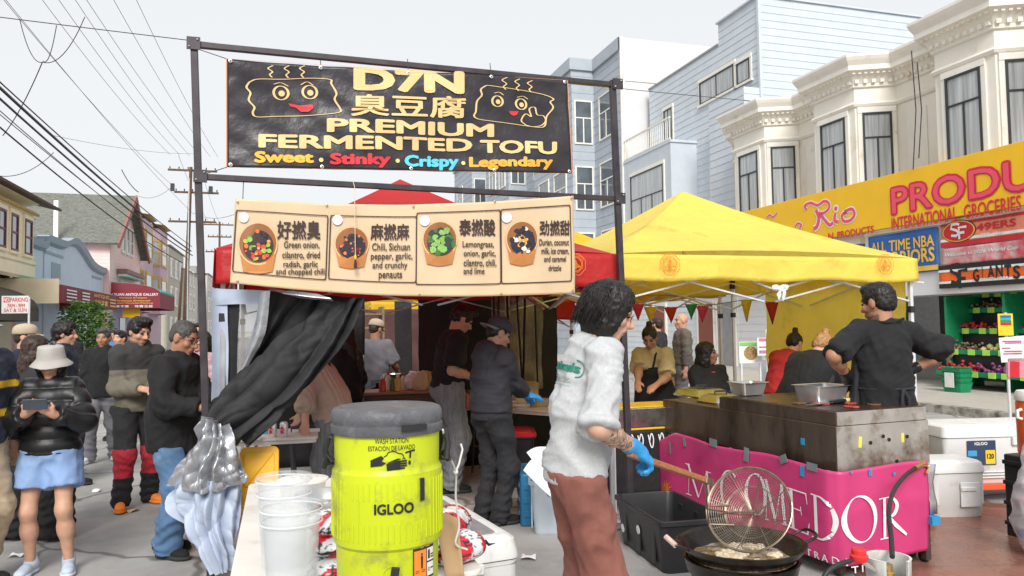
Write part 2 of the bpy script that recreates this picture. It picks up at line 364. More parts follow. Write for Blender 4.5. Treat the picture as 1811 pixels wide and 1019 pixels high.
stm = lambda x,y: [(x + 7,y),(x - 2,y + 5),(x + 6,y + 11),(x + 1,y + 16),(x + 5,y + 21)]
k = face_art([(441,146),(436,155),(443,165),(440,178),(450,190),(447,200),(456,207),(500,205),(560,203),(598,199),(602,193),(592,176),(595,165),(586,148),(583,140),(540,138),(490,140),(455,141),(441,146)],
    [(497,164,1.0),(548,162,1.0)],[[(484,149),(497,146),(510,152)],[(532,149),(543,144),(554,150)]],[stm(476,116),stm(505,116),stm(532,116)]); k.build('drawing',m_cream,bt)
k = face_art([(858,153),(849,160),(851,170),(843,180),(841,198),(838,206),(850,212),(900,218),(950,225),(964,222),(968,205),(979,190),(974,180),(980,174),(960,166),(910,158),(868,153),(858,153)],
    [(879,180,.85),(922,184,.88)],[[(873,166),(882,164),(890,169)],[(915,172),(925,170),(934,175)]],[stm(889,138),stm(912,140),stm(935,142)])
k.line([tuple(p) for p in spline(pts([(930,221),(922,213),(930,201),(940,206),(937,192),(947,189),(951,202),(962,204),(966,213),(957,222),(942,224),(930,221)]),5)],.005); k.build('drawing',m_cream,bt)
m_red = M('print red',srgb('#d22f37'),r=.5,var=.04)
k = Ink(UV,INK); k.poly(pts([(510,182),(530,186),(553,184),(554,191),(546,197),(532,197),(524,190),(513,187)])); k.poly(pts([(900,197),(917,197),(914,203),(908,205),(902,202)])); k.build('drawing',m_red,bt)
# hem, grommets, ties
k = Ink(UV,.004); k.line([(0,0),(1,0),(1,1),(0,1)],.004,True); k.build('hem',M('orange hem',(.62,.24,.10),r=.6),bt)
b = MB()
for u,v in [(x,y) for y in (.02,.98) for x in (.01,.25,.5,.75,.99)]:
 b.add([],[]); pp = UV(u,v,.006); T = ST.to_3x3() @ Matrix.Rotation(R(90),3,'X'); b.lathe([(.006,0),(.012,0),(.013,.002),(.006,.004)],12,pp,T)
b.build('grommet',M('grommet metal',(.7,.68,.66),r=.35,m=.8),bt,True)
b = MB()
for (u,v),tgt in (((0,1),fr(ap,zT - .02)),((0,0),fr(aL,zB + .01)),((.5,1),None),((.25,1),None),((.75,1),None),((1,1),fr(aR - .35,zTR))):
 a = UV(u,v); b.tube([a,tgt if tgt is not None else Vector((a.x,a.y,a.z + .10)) - FN * .03],.003,5)
b.build('tie_cord',M('dark cord',(.05,.05,.05),r=.8),bt,True)
# ---------------------------------------------------------------- the tan menu banner
m_tan = M('tan vinyl',srgb('#d2b896'),r=.42,var=.05,sc=3,bump=.2,bs=6,bd=.02)
TC = ((416,351),(1015,346),(1018,519),(407,501))
def wv2(u,v):
 sag = -.054 * math.sin(math.pi * min(1,max(0,u))) * (1.1 - .2 * u)
 return (0,.012 * math.sin(u * 11 + 1) * (.4 + (1 - v)) + .006 * math.sin(25 * u + 6 * v),sag)
UV,INV0 = banner_map(.075,TC,wv2,2)
def INV(px,py):
 u,v = INV0(px,py); a,z = fr_px(px,py,.075)
 for _ in range(10):
  h = UV(u,1).z - UV(u,0).z; v += (z - UV(u,v).z) / h; q = (UV(u,v) - FO).dot(FD); u += (a - q) / 2.3
 return u,v
mt = thing('menu_banner','tan vinyl menu banner with four food bowls hanging under the black banner','banner',fr(aL + .3,0),YAW)
b = MB(); P = np.array([[UV(i / N1,j / N2) for i in range(N1 + 1)] for j in range(N2 + 1)]); q = P.reshape(-1,3); lo = fold(q,5,7.0)
uu = np.array([[i / N1 for i in range(N1 + 1)] for j in range(N2 + 1)]).reshape(-1); vv = np.array([[j / N2 for i in range(N1 + 1)] for j in range(N2 + 1)]).reshape(-1)
q = q + np.array(FN)[None] * (-.004 + .006 * np.clip(lo,-1,.3) * (.35 + 1.3 * np.clip(1 - np.hypot((uu - 1) * 2,vv * 1.0),0,1)))[:,None]
b.grid([[Vector(x) for x in r] for r in q.reshape(P.shape)]); b.build('sheet',m_tan,mt,True,smooth=True,solid=.002,angle=180)
m_brown = M('brown print',(.045,.022,.018),r=.5,var=.1); m_kraft = M('printed kraft bowl',srgb('#b9793f'),r=.5,var=.12,sc=8); m_kraft2 = M('printed bowl rim',srgb('#e3b27c'),r=.5,var=.05); m_kraft3 = M('printed bowl inside',srgb('#8f5a30'),r=.5,var=.1)
boxes = [((418,372),(576,495)),((585,381),(735,500)),((737,377),(885,502)),((886,371),(1011,497))]
food = [((456,432),(33,36),['#cf3a2c','#e5702e','#6fa53c','#2b2430','#d94a3a','#efa04a','#88b84a','#2b2430'],'#3a2a28'),((622,432),(29,29),['#8c3028','#c54a3a','#2c2530','#3b3038','#5a2a28','#d87a5a'],'#2c262e'),
  ((777,425),(29,31),['#5f8f3e','#79a84c','#3f6a30','#2e3a34','#86b45c'],'#2f3a36'),((923,424),(27,31),['#e0a552','#edc078','#d89848','#2c2836','#e8e0d0','#2c2836'],'#2c2836')]
txts = [('好撚臭',(490,391),(567,424),['Green onion,','cilantro, dried','radish, garlic','and chopped chili'],[(502,427,565),(499,445,566),(501,462,562),(488,475,574)],12),
  ('麻撚麻',(655,396),(724,425),['Chili, Sichuan','pepper, garlic,','and crunchy','penauts'],[(658,430,725),(656,447,729),(659,463,720),(670,481,711)],13),
  ('泰撚酸',(811,388),(876,418),['Lemongrass,','onion, garlic,','cilantro, chili,','and lime'],[(817,427,873),(819,443,876),(819,459,877),(819,474,856)],12),
  ('劲撚甜',(954,390),(1008,417),['Durian, coconut','milk, ice cream,','and caramel','drizzle'],[(954,423,1006),(958,438,1006),(963,453,1001),(971,469,993)],11)]
rs = random.Random(5)
for i in range(4):
 k = Ink(UV,.0065); (a,c) = boxes[i]; p,q2 = bx(*a),bx(*c)
 P = [];
 for cx,cy,an in ((q2[0] - .006,p[1] - .03,0),(p[0] + .006,p[1] - .03,90),(p[0] + .006,q2[1] + .03,180),(q2[0] - .006,q2[1] + .03,270)):
  P += [(cx + .006 * math.cos(R(an + z)),cy + .03 * math.sin(R(an + z))) for z in (0,30,60,90)]
 P2 = []
 for j in range(len(P)):
  e,f = P[j],P[(j + 1) % len(P)]; P2 += [(e[0] + (f[0] - e[0]) * z / 8,e[1] + (f[1] - e[1]) * z / 8) for z in range(8)]
 wdt = []
 for j in range(len(P2)):
  d = (P2[(j + 1) % len(P2)][0] - P2[j - 1][0],P2[(j + 1) % len(P2)][1] - P2[j - 1][1]); wdt.append(.0036 if abs(d[1]) * .25 > abs(d[0]) else .011)
 k.line(P2,wdt,True)
 h,tl,br,L,pos,ch = txts[i]
 btext(k,h,tl,br,.035); k.build('lettering',m_brown,mt)
 k = Ink(UV,.0065)
 for s,(x0,y0,x1) in zip(L,pos):
  desc = any(c in s for c in 'gpy,'); btext(k,s,(x0,y0),(x1,y0 + ch + (2 if desc else -1)),.022)
 k.build('lettering',m_brown,mt)
 (cx,cy),(rx,ry),cols,bg = food[i]
 # the bowl's side, rim, inside and food
 k = Ink(UV,.008); L = [(cx - rx * 1.02,cy + 4)] + [(cx - rx * .78 + rx * 1.56 * z / 8,cy + ry * 1.35 + 4 * math.sin(math.pi * z / 8)) for z in range(9)] + [(cx + rx * 1.02,cy + 4)]
 k.poly(pts(L)); k.build('bowl_picture',m_kraft,mt)
 el = lambda x,y,a,c,n=26,r0=0: [(x + a * math.cos(z) * math.cos(r0) - c * math.sin(z) * math.sin(r0),y + a * math.cos(z) * math.sin(r0) + c * math.sin(z) * math.cos(r0)) for z in [6.283 * w_ / n for w_ in range(n)]]
 k = Ink(UV,.010); k.poly(pts(el(cx,cy,rx * 1.06,ry * 1.05))); k.build('bowl_picture',m_kraft2,mt)
 k = Ink(UV,.012); k.poly(pts(el(cx,cy - 1,rx * .99,ry * .98))); k.build('bowl_picture',m_kraft3,mt)
 k = Ink(UV,.014); k.poly(pts(el(cx + 1,cy + 4,rx * .82,ry * .78))); k.build('food_picture',M('food base%d' % i,srgb(bg),r=.5,var=.2,sc=60),mt)
 per = 26
 for j,c in enumerate(cols):
  k = Ink(UV,.0155 + .0009 * j)
  for z in range(per // len(cols) + 3):
   an = rs.uniform(0,6.28); rr = .74 * math.sqrt(rs.random())
   if i == 3 and j < 3: an,rr = rs.uniform(0,6.28),.35 * rs.random()
   x,y = cx + 1 + rx * rr * math.cos(an),cy + 2 + ry * rr * math.sin(an); sz = rs.uniform(2.6,6.0) * (1.5 if i in (2,) else (.62 if i == 1 else 1))
   n = 7; k.poly(pts([(x + sz * rs.uniform(.65,1.1) * math.cos(6.28 * w_ / n + .4),y + sz * rs.uniform(.6,1.0) * math.sin(6.28 * w_ / n + .4)) for w_ in range(n)]))
  k.build('food_picture',M('food print ' + c,srgb(c),r=.5,var=.25,sc=70),mt)
k = Ink(UV,.009)
for x,y in ((431,385),(597,389),(751,391),(896,385)): k.poly(pts(el(x,y,9,9)))
k.build('sticker',M('pale sticker',(.75,.74,.78),r=.4,var=.1,sc=50),mt)
b = MB()
for x,y in ((420,357),(578,363),(731,365),(875,356),(1011,350),(420,497),(583,516),(741,521),(886,520),(1013,514)):
 pp = UV(*bx(x,y),.008); b.lathe([(.004,0),(.009,0),(.009,.002),(.004,.003)],10,pp,ST.to_3x3() @ Matrix.Rotation(R(90),3,'X'))
b.build('grommet',M('brass',(.45,.30,.18),r=.4,m=.8),mt,True)
b = MB()
for u in (0.02,.99): a = UV(u,1); b.tube([a,fr((a - FO).dot(FD),zB + (zBR - zB) * u - .02)],.003,5)
b.build('tie_cord',MATS['dark cord'],mt,True)
# hanging cord with a tassel
a = W(627,302,5.25); b = MB(); c = fr_px(627,330,.12); t = thing('tassel_cord','thin pale cord with a dark tassel hanging in front of the second bowl','cord',fr(c[0],c[1],.12))
b.tube([fr(c[0],c[1] + .07,-.02),fr(c[0],c[1],.12),fr(c[0] + .004,fr_px(627,450,.12)[1],.12)],.0028,5); b.build('cord',M('pale cord',(.62,.55,.42),r=.8),t,True)
z = fr_px(627,450,.12)[1]; b = MB(); b.tube([fr(c[0] + .004,z,.12),fr(c[0] + .004,z - .02,.12),fr(c[0] + .004,z - .035,.12)],[.004,.011,.006],8); b.build('bead',M('yellow bead',(.75,.5,.05),r=.4),t,True,smooth=True)
b = MB(); b.tube([fr(c[0] + .004,z - .035,.12),fr(c[0] + .004,z - .06,.12),fr(c[0] + .004,z - .095,.12)],[.005,.009,.012],8); b.build('tassel',M('dark thread',(.04,.03,.035),r=.9),t,True,smooth=True)
# ================================================================ people: bodies and clothes grown as smooth implicit surfaces
def A3(v): return np.array(tuple(v),np.float32)
class SDF:
 """groups of tapered limbs and ellipsoids, blended inside a group by k, groups blended by kk"""
 def __init__(s,kk=.012): s.g = []; s.kk = kk; s.sub = []; s.cut = []
 def group(s,k): s.g.append((k,[])); return s
 def cap(s,a,b,ra,rb,flat=0): s.g[-1][1].append(('c',A3(a),A3(b),ra,rb,flat)); return s
 def ell(s,c,r,M=None): s.g[-1][1].append(('e',A3(c),np.array(r,np.float32),np.array(M if M is not None else np.eye(3),np.float32))); return s
 def minus(s,c,r,M=None,k=.01): s.sub.append((('e',A3(c),np.array(r,np.float32),np.array(M if M is not None else np.eye(3),np.float32)),k)); return s
 def plane(s,p,n,k=.012): s.cut.append((A3(p),A3(n),k)); return s           # removes what lies on the side n points to
 @staticmethod
 def prim(q,p):
  if q[0] == 'c':
   _,a,b,ra,rb,flat = q; ab = b - a; L2 = max(float(ab @ ab),1e-10); t = ((p - a) @ ab) / L2; tc = np.clip(t,0,1)
   d = np.linalg.norm(p - a - tc[:,None] * ab,axis=1) - (ra + (rb - ra) * tc)
   if flat: L = L2 ** .5; d = np.maximum(d,(t - 1) * L)
   return d
  _,c,r,Mx = q; l = (p - c) @ Mx; k0 = np.linalg.norm(l / r,axis=1); k1 = np.linalg.norm(l / (r * r),axis=1)
  return np.where(k1 > 1e-6,k0 * (k0 - 1) / np.maximum(k1,1e-6),-r.min())
 def __call__(s,p):
  out = None
  for k,ps in s.g:
   d = None
   for q in ps:
    e = s.prim(q,p)
    if d is None: d = e
    else: h = np.maximum(k - np.abs(d - e),0) / k; d = np.minimum(d,e) - h * h * k * .25
   if out is None: out = d
   else: k = s.kk; h = np.maximum(k - np.abs(out - d),0) / k; out = np.minimum(out,d) - h * h * k * .25
  for q,k in s.sub:
   e = -s.prim(q,p); h = np.maximum(k - np.abs(out - e),0) / k; out = np.maximum(out,e) + h * h * k * .25
  for c,n,k in s.cut:
   e = (p - c) @ n; h = np.maximum(k - np.abs(out - e),0) / k; out = np.maximum(out,e) + h * h * k * .25
  return out
 def bounds(s):
  lo = np.full(3,9e9); hi = -lo
  for k,ps in s.g:
   for q in ps:
    if q[0] == 'c':
     for c,r in ((q[1],q[3]),(q[2],q[4])): lo = np.minimum(lo,c - r - .02); hi = np.maximum(hi,c + r + .02)
    else: r = q[2].max() + .02; lo = np.minimum(lo,q[1] - r); hi = np.maximum(hi,q[1] + r)
  return lo,hi
def surf(f,h):
 """dual mesh of the zero set, only over blocks near the surface"""
 lo,hi = f.bounds(); B = 8; bs = B * h; nb = np.maximum(1,np.ceil((hi - lo) / bs).astype(int))
 I = np.stack(np.meshgrid(*[np.arange(n) for n in nb],indexing='ij'),-1).reshape(-1,3)
 d = f((lo + (I + .5) * bs).astype(np.float32)); I = I[np.abs(d) < bs * 1.15]
 ax = np.arange(B + 1); off = np.stack(np.meshgrid(ax,ax,ax,indexing='ij'),-1).reshape(-1,3)
 V = []; K = []; C = []
 D = np.array([[a,b,c] for a in (0,1) for b in (0,1) for c in (0,1)])
 for ch in range(0,len(I),400):
  J = I[ch:ch + 400]; gi = (J[:,None,:] * B + off[None]); p = (lo + gi * h).reshape(-1,3).astype(np.float32)
  val = f(p).reshape(len(J),B + 1,B + 1,B + 1)
  cs = np.stack([val[:,a:a + B,b:b + B,c:c + B] for a,b,c in D],-1)
  act = (cs.min(-1) < 0) & (cs.max(-1) >= 0); w_ = np.argwhere(act)
  if not len(w_): continue
  cv = cs[act]; base = J[w_[:,0]] * B + w_[:,1:]
  sm = np.zeros((len(w_),3)); ct = np.zeros(len(w_))
  for i in range(8):
   for j in range(i + 1,8):
    if np.abs(D[i] - D[j]).sum() != 1: continue
    a,b = cv[:,i],cv[:,j]; x = (a < 0) != (b < 0); t = np.where(x,a / np.where(x,a - b,1),0)
    sm += x[:,None] * (D[i] + t[:,None] * (D[j] - D[i])); ct += x
  V.append(lo + (base + sm / ct[:,None]) * h); K.append(base); C.append(cv)
 if not V: return np.zeros((0,3)),np.zeros((0,4),int)
 V = np.concatenate(V); K = np.concatenate(K); C = np.concatenate(C); n = nb * B + 3
 key = (K[:,0] * n[1] + K[:,1]) * n[2] + K[:,2]; o = np.argsort(key); ks = key[o]
 def look(k3):
  kk = (k3[:,0] * n[1] + k3[:,1]) * n[2] + k3[:,2]; i = np.clip(np.searchsorted(ks,kk),0,len(ks) - 1)
  return np.where((ks[i] == kk) & (k3.min(1) >= 0),o[i],-1)
 Fq = []
 for ax_,(u,v) in ((0,(1,2)),(1,(2,0)),(2,(0,1))):
  i1 = {0: 4,1: 2,2: 1}[ax_]; a = C[:,0] < 0; b = C[:,i1] < 0; e = np.argwhere(a != b)[:,0]
  eu = np.zeros(3,int); eu[u] = 1; ev = np.zeros(3,int); ev[v] = 1
  q = np.stack([e,look(K[e] - eu),look(K[e] - eu - ev),look(K[e] - ev)],1); ok = q.min(1) >= 0; fl = a[e]
  q[~fl] = q[~fl][:,::-1]; Fq.append(q[ok])
 return V,np.concatenate(Fq)
def vnormals(V,Fq):
 a = V[Fq[:,2]] - V[Fq[:,0]]; b = V[Fq[:,3]] - V[Fq[:,1]]; n = np.cross(a,b); N = np.zeros_like(V)
 for i in range(4): np.add.at(N,Fq[:,i],n)
 return N / (np.linalg.norm(N,axis=1,keepdims=True) + 1e-12)
def sdf_obj(name,f,h,mats,parent,disp=None,color=None,post=None):
 V,Fq = surf(f,h)
 if not len(Fq): return None
 N = vnormals(V,Fq)
 if (N * (V - V.mean(0))).sum() < 0: Fq = Fq[:,::-1]; N = -N
 if disp is not None: V = V + N * disp(V,N)[:,None]
 if post is not None: V = post(V)
 me = bpy.data.meshes.new(name); me.vertices.add(len(V)); me.vertices.foreach_set('co',V.astype(np.float32).ravel())
 me.loops.add(Fq.size); me.loops.foreach_set('vertex_index',Fq.astype(np.int32).ravel()); me.polygons.add(len(Fq))
 me.polygons.foreach_set('loop_start',np.arange(0,Fq.size,4,dtype=np.int32)); me.polygons.foreach_set('use_smooth',np.ones(len(Fq),bool))
 me.update(calc_edges=True); me.validate()
 me.materials.append(mats)
 if color is not None:
  at = me.color_attributes.new('Col','FLOAT_COLOR','POINT'); c = color(V); at.data.foreach_set('color',np.concatenate([c,np.ones((len(c),1))],1).astype(np.float32).ravel())
 o = bpy.data.objects.new(name,me); COL.objects.link(o); o.parent = parent; XF[o.name] = XF[parent.name]; return o
SKIN = {'pale': (.60,.36,.26),'fair': (.55,.31,.21),'tan': (.40,.20,.12),'brown': (.30,.14,.08)}
m_skin = M('skin',(.5,.3,.2),r=.5,var=.07,sc=25,bump=.08,bs=220,attr=True,sss=.08)
m_hair = M('black hair',(.012,.009,.008),r=.42,var=.5,sc=50,bump=.5,bs=130,stretch=(1,1,.25),bd=.01)
m_hairb = M('dark brown hair',(.035,.017,.010),r=.45,var=.4,sc=50,bump=.5,bs=130,stretch=(1,1,.25),bd=.01)
m_hairg = M('greying hair',(.06,.055,.052),r=.5,var=.5,sc=60,bump=.5,bs=150,stretch=(1,1,.3),bd=.01)
m_hairy = M('blonde hair',(.36,.19,.075),r=.45,var=.4,sc=50,bump=.5,bs=130,stretch=(1,1,.25),bd=.01)
m_eye = M('eye',(.02,.012,.01),r=.1,var=0)
m_glass_rim = M('spectacle rim',(.02,.02,.02),r=.3,var=0)
def cloth(name,c,r=.85,var=.14,sc=5,bump=.25,bs=260,**k): return M(name,c,r=r,var=var,sc=sc,bump=bump,bs=bs,sheen=.02,bd=.004,**k)
def ik(a,t,l1,l2,pole):
 d = t - a; L = d.length; L2 = min(max(L,abs(l1 - l2) + .02),(l1 + l2) * .999); u = d.normalized(); t2 = a + u * L2
 x = (l1 * l1 - l2 * l2 + L2 * L2) / (2 * L2); hh = math.sqrt(max(l1 * l1 - x * x,0)); p = pole - u * pole.dot(u)
 p = p.normalized() if p.length > 1e-5 else Vector((0,0,-1)); return a + u * x + p * hh,t2
def hand_sdf(f,wr,d,n,side,sc=1.0,curl=.5,spread=.14,g=0.0,thumb=.6):
 """palm, four fingers and a thumb; d along the hand, n out of the palm"""
 d = d.normalized(); n = (n - d * n.dot(d)).normalized(); s = d.cross(n) * side          # towards the thumb
 mx = np.array([[*s],[*d],[*n]]).T
 f.group(.018 * sc); f.ell(wr + d * .048 * sc,(.041 * sc + g,.052 * sc + g,.016 * sc + g),mx); f.cap(wr - d * .02 * sc,wr + d * .03 * sc,.026 * sc + g,.027 * sc + g)
 for i,(o,L) in enumerate(((.030,.072),(.010,.080),(-.010,.075),(-.029,.058))):
  f.group(.006); r = (.0088 if i < 3 else .0076) * sc + g; p = wr + (d * .088 + s * o) * sc - (d * .012 * (i == 3)) * sc; dr = (d + s * spread * (o / .03) * .6).normalized(); an = 0
  for j,fr_ in enumerate((.45,.32,.23)):
   an += curl * (.55,.85,.6)[j]; v = dr * math.cos(an) + n * math.sin(an); q = p + v * L * fr_ * sc; f.cap(p,q,r,r * (.93 - .04 * j)); p = q; r *= .93
 f.group(.01); p = wr + (d * .025 + s * .026) * sc; v = (d * .62 + s * .72 + n * thumb * .5).normalized(); q = p + v * .042 * sc; f.cap(p,q,.0125 * sc + g,.0105 * sc + g)
 v = (d * .9 + s * .25 + n * thumb).normalized(); f.cap(q,q + v * .034 * sc,.0105 * sc + g,.0085 * sc + g)
def person(label,loc,yaw,H=1.72,sex='m',g=1.0,bend=0.0,pz=None,head=(0,0),handR=None,handL=None,feet=None,res=.010,skin='fair',hair=('short',None),hat=None,glasses=False,
   top=None,pants=None,shoes=None,gloves=None,beard=0,belly=0.0,group=None,twist=0.0,poleR=None,poleL=None,hdirR=None,hdirL=None,curl=.5,mood=None,tattoo=False,knee=None,shoulder=0.0,palmR=None,palmL=None,curlR=None,side_lean=0.0,legs=True,hscale=1.0):
 s = H / 1.72; T = thing('person',label,'person',loc,yaw,group); fe = sex == 'f'
 X,Y,Z = Vector((1,0,0)),Vector((0,1,0)),Vector((0,0,1))
 pz = (pz or .93 * s); pel = Vector((0,0,pz))
 rot = lambda b: Matrix.Rotation(-side_lean * .5,3,'Y') @ Matrix.Rotation(-b,3,'X')
 up1,up2,up3 = rot(bend * .45) @ Z,rot(bend * .8) @ Z,rot(bend) @ Z
 waist = pel + up1 * .15 * s; chest = waist + up2 * .17 * s; nb = chest + up3 * .19 * s
 Tw = Matrix.Rotation(twist,3,up3); Rc = Tw @ rot(bend * .9); rx,fy = Rc @ X,Rc @ Y
 hp,hy = head[0],head[1]; hr = head[2] if len(head) > 2 else 0.0
 hup = (Matrix.Rotation(twist + hy * .4,3,'Z') @ Matrix.Rotation(-(bend * .55 + hp * .45),3,'X')) @ Z
 hc = nb + hup * .152 * s * hscale + fy * .014
 Hm = Matrix.Rotation(twist + hy,3,'Z') @ Matrix.Rotation(-hp,3,'X') @ Matrix.Rotation(hr,3,'Y'); hs_ = s * (.97 if fe else 1.0) * 1.03 * hscale; HM = np.array(Hm)
 hd = lambda x,y,z: hc + Hm @ Vector((x,y,z)) * hs_
 he = lambda a,b,c: (a * hs_,b * hs_,c * hs_)
 shw = (.150 if fe else .166) * s * (1 + (g - 1) * .35)
 shR = nb - up3 * (.055 - shoulder) * s + rx * shw; shL = nb - up3 * (.055 - shoulder) * s - rx * shw
 l1,l2 = .285 * s,.25 * s
 handR = Vector(handR) if handR is not None else Vector((.245 * s * g,.05,.79 * s)); handL = Vector(handL) if handL is not None else Vector((-.245 * s * g,.05,.79 * s))
 elR,handR = ik(shR,handR,l1,l2,Vector(poleR) if poleR else Vector((.5,-1,-.4))); elL,handL = ik(shL,handL,l1,l2,Vector(poleL) if poleL else Vector((-.5,-1,-.4)))
 feet = feet or ((.10 * s,.02,0),(-.10 * s,-.02,0)); hw = (.088 if not fe else .092) * s * (1 + (g - 1) * .4)
 hipR,hipL = pel + X * hw - Z * .02,pel - X * hw - Z * .02
 L1,L2 = .43 * s,.42 * s
 def leg(h_,ft):
  a = Vector((ft[0],ft[1] - .03,.085 * s + ft[2])); return ik(h_,a,L1,L2,Vector(knee) if knee else Vector((ft[0] * .6,1,0)))
 knR,anR = leg(hipR,feet[0]); knL,anL = leg(hipL,feet[1])
 sk = SKIN[skin]
 # ---- body
 f = SDF(.02); f.group(.02)
 f.ell(hd(0,-.014,.032),he(.074,.093,.086),HM); f.ell(hd(0,.022,-.030),he(.059 if not fe else .055,.068,.082),HM); f.ell(hd(0,.066,-.098),he(.026,.022,.020),HM); f.ell(hd(0,.0,-.06),he(.058,.06,.05),HM)
 f.cap(hd(0,-.018,-.05),nb - up3 * .03 * s + fy * .0,(.050 if fe else .058) * s * (g ** .5),(.058 if fe else .068) * s * (g ** .5))
 f.group(.010); f.cap(hd(0,.090,.014),hd(0,.112,-.026),.0075 * s,.0135 * s); f.cap(hd(-.012,.098,-.030),hd(.012,.098,-.030),.009 * s,.009 * s); f.cap(hd(-.036,.076,.030),hd(.036,.076,.030),.011 * s,.011 * s)
 f.group(.008); f.ell(hd(0,.088,-.060),he(.024,.012,.0075),HM); f.ell(hd(0,.086,-.071),he(.020,.012,.0075),HM)
 for sg in (-1,1): f.group(.006); f.ell(hd(sg * .076,-.012,-.004),he(.010,.021,.033),HM)
 for sg in (-1,1): f.minus(hd(sg * .031,.101,.008),he(.019,.020,.012),HM,.012); f.ell
 f.g.append((.012,[]));
 for sg in (-1,1): f.ell(hd(sg * .045,.060,-.022),he(.020,.022,.022),HM)
 # trunk, arms and legs
 f.group(.06); f.ell(chest,(.135 * s * g,.09 * s * g,.17 * s),np.array(Rc)); f.ell(waist,(.115 * s * g,.085 * s * (g + belly),.15 * s),np.array(rot(bend * .6))); f.ell(pel,(.14 * s * g,.105 * s * g,.12 * s))
 f.cap(shL * .8 + nb * .2 - up3 * .01,shR * .8 + nb * .2 - up3 * .01,.05 * s,.05 * s)
 if fe: f.ell(chest + fy * .07 * s,(.10 * s * g,.05 * s * g,.06 * s),np.array(Rc))
 gl = .004 if gloves else 0.0
 for S_,E_,H_ in ((shR,elR,handR),(shL,elL,handL)):
  f.group(.03); ga = .6 + .4 * g; f.cap(S_,E_,.050 * s * ga,.040 * s * ga); f.cap(E_,E_.lerp(H_,.35),.041 * s * ga,.040 * s * ga); f.cap(E_.lerp(H_,.3),H_,.040 * s * ga,.027 * s)
 if legs:
  lk = .6 if pants and pants.get('len',1) > .6 else 1.0
  for h_,k_,a_ in ((hipR,knR,anR),(hipL,knL,anL)):
   f.group(.04); f.cap(h_,k_,.080 * s * g * lk,.053 * s * g ** .5 * lk); f.cap(k_,k_.lerp(a_,.4) - Y * .008,.052 * s * lk,.053 * s * g ** .5 * lk); f.cap(k_.lerp(a_,.35) - Y * .008,a_,.052 * s * g ** .5 * lk,.034 * s * lk)
 def hands(ff,gg):
  for S_,E_,H_,sd,hdir,pl in ((shR,elR,handR,1,hdirR,palmR),(shL,elL,handL,-1,hdirL,palmL)):
   d = Vector(hdir) if hdir else (H_ - E_); pn = Vector(pl) if pl else (Vector((-sd,.1,0)) if abs(d.normalized().z) > .75 else Vector((-.3 * sd,0,-1)))
   n_ = (pn - d.normalized() * pn.dot(d.normalized())); hand_sdf(ff,H_,d,n_,1 if sd > 0 else -1,s * (.93 if fe else 1.0),curl if (sd < 0 or curlR is None) else curlR,g=gg)
 hands(f,0.0)
 iHM = HM; hcA = A3(hc)
 hcol = {None: (.02,.015,.012)}.get(hair[1],(.02,.015,.012))
 if hair[1] is m_hairy: hcol = (.25,.15,.08)
 tt = (A3(elR),A3(handR))
 def col(V):
  l = ((V - hcA) @ iHM) / hs_; c = np.tile(np.array(sk,np.float64),(len(V),1)); ns = vnoise(V * 30)
  def mix(m,t): m = np.clip(m,0,1)[:,None]; c[:] = c * (1 - m) + np.array(t) * m
  fr_ = l[:,1] > .03; x,z = np.abs(l[:,0]),l[:,2]
  mix(np.exp(-((x - .042) ** 2 + (z + .025) ** 2) / .0006) * .3 * fr_,(sk[0] * 1.0,sk[1] * .65,sk[2] * .6))
  mix(fr_ * (np.abs(z + .065) < .0105) * (x < .024) * .65,(sk[0] * .75,sk[1] * .42,sk[2] * .42))
  mix(fr_ * (np.abs(z + .0655) < .0022) * (x < .022) * .8,(sk[0] * .3,sk[1] * .2,sk[2] * .2))
  mix(fr_ * (np.abs(z - .031 - .004 * np.sin((x - .012) * 70)) < .0058) * (x > .012) * (x < .050) * .85,hcol)
  mix(fr_ * (np.abs(z - .0085) < .0065) * (np.abs(x - .031) < .0165) * .75,(.10,.06,.05))
  if beard:
   bm_ = (z < -.03) * (l[:,1] > -.03) * (np.abs(z + .0655) > .011) * (z > -.13); mix(bm_ * beard * np.clip((-.03 - z) / .03,0,1) * (.8 + .3 * ns),(.03,.022,.02)); mix(fr_ * (np.abs(z + .047) < .006) * (x < .03) * beard,(.03,.022,.02))
  if tattoo:
   ab = tt[1] - tt[0]; t = ((V - tt[0]) @ ab) / (ab @ ab); dd = np.linalg.norm(V - tt[0] - np.clip(t,0,1)[:,None] * ab,axis=1)
   e = (dd < .06) * (t > .12) * (t < .93); w_ = np.abs(vnoise(V * 42 + 3)); w2 = np.abs(vnoise(V * 75 + 8)); mix(e * ((w_ < .10) * .9 + (w2 < .10) * .45 + (vnoise(V * 30 + 5) > .3) * .4),(.06,.075,.07))
  mix(np.clip(ns,0,1) * .12,(sk[0] * .9,sk[1] * .6,sk[2] * .55)); return c
 body = sdf_obj('body',f,res,m_skin,T,color=col)
 if res <= .0105:
  b = MB()
  for sg in (-1,1): b.ico(hd(sg * .031,.081,.008),(.0105 * hs_,.0105 * hs_,.0078 * hs_),2,Hm)
  b.build('eyes',m_eye,T,smooth=True)
 cr = max(res,.0085)
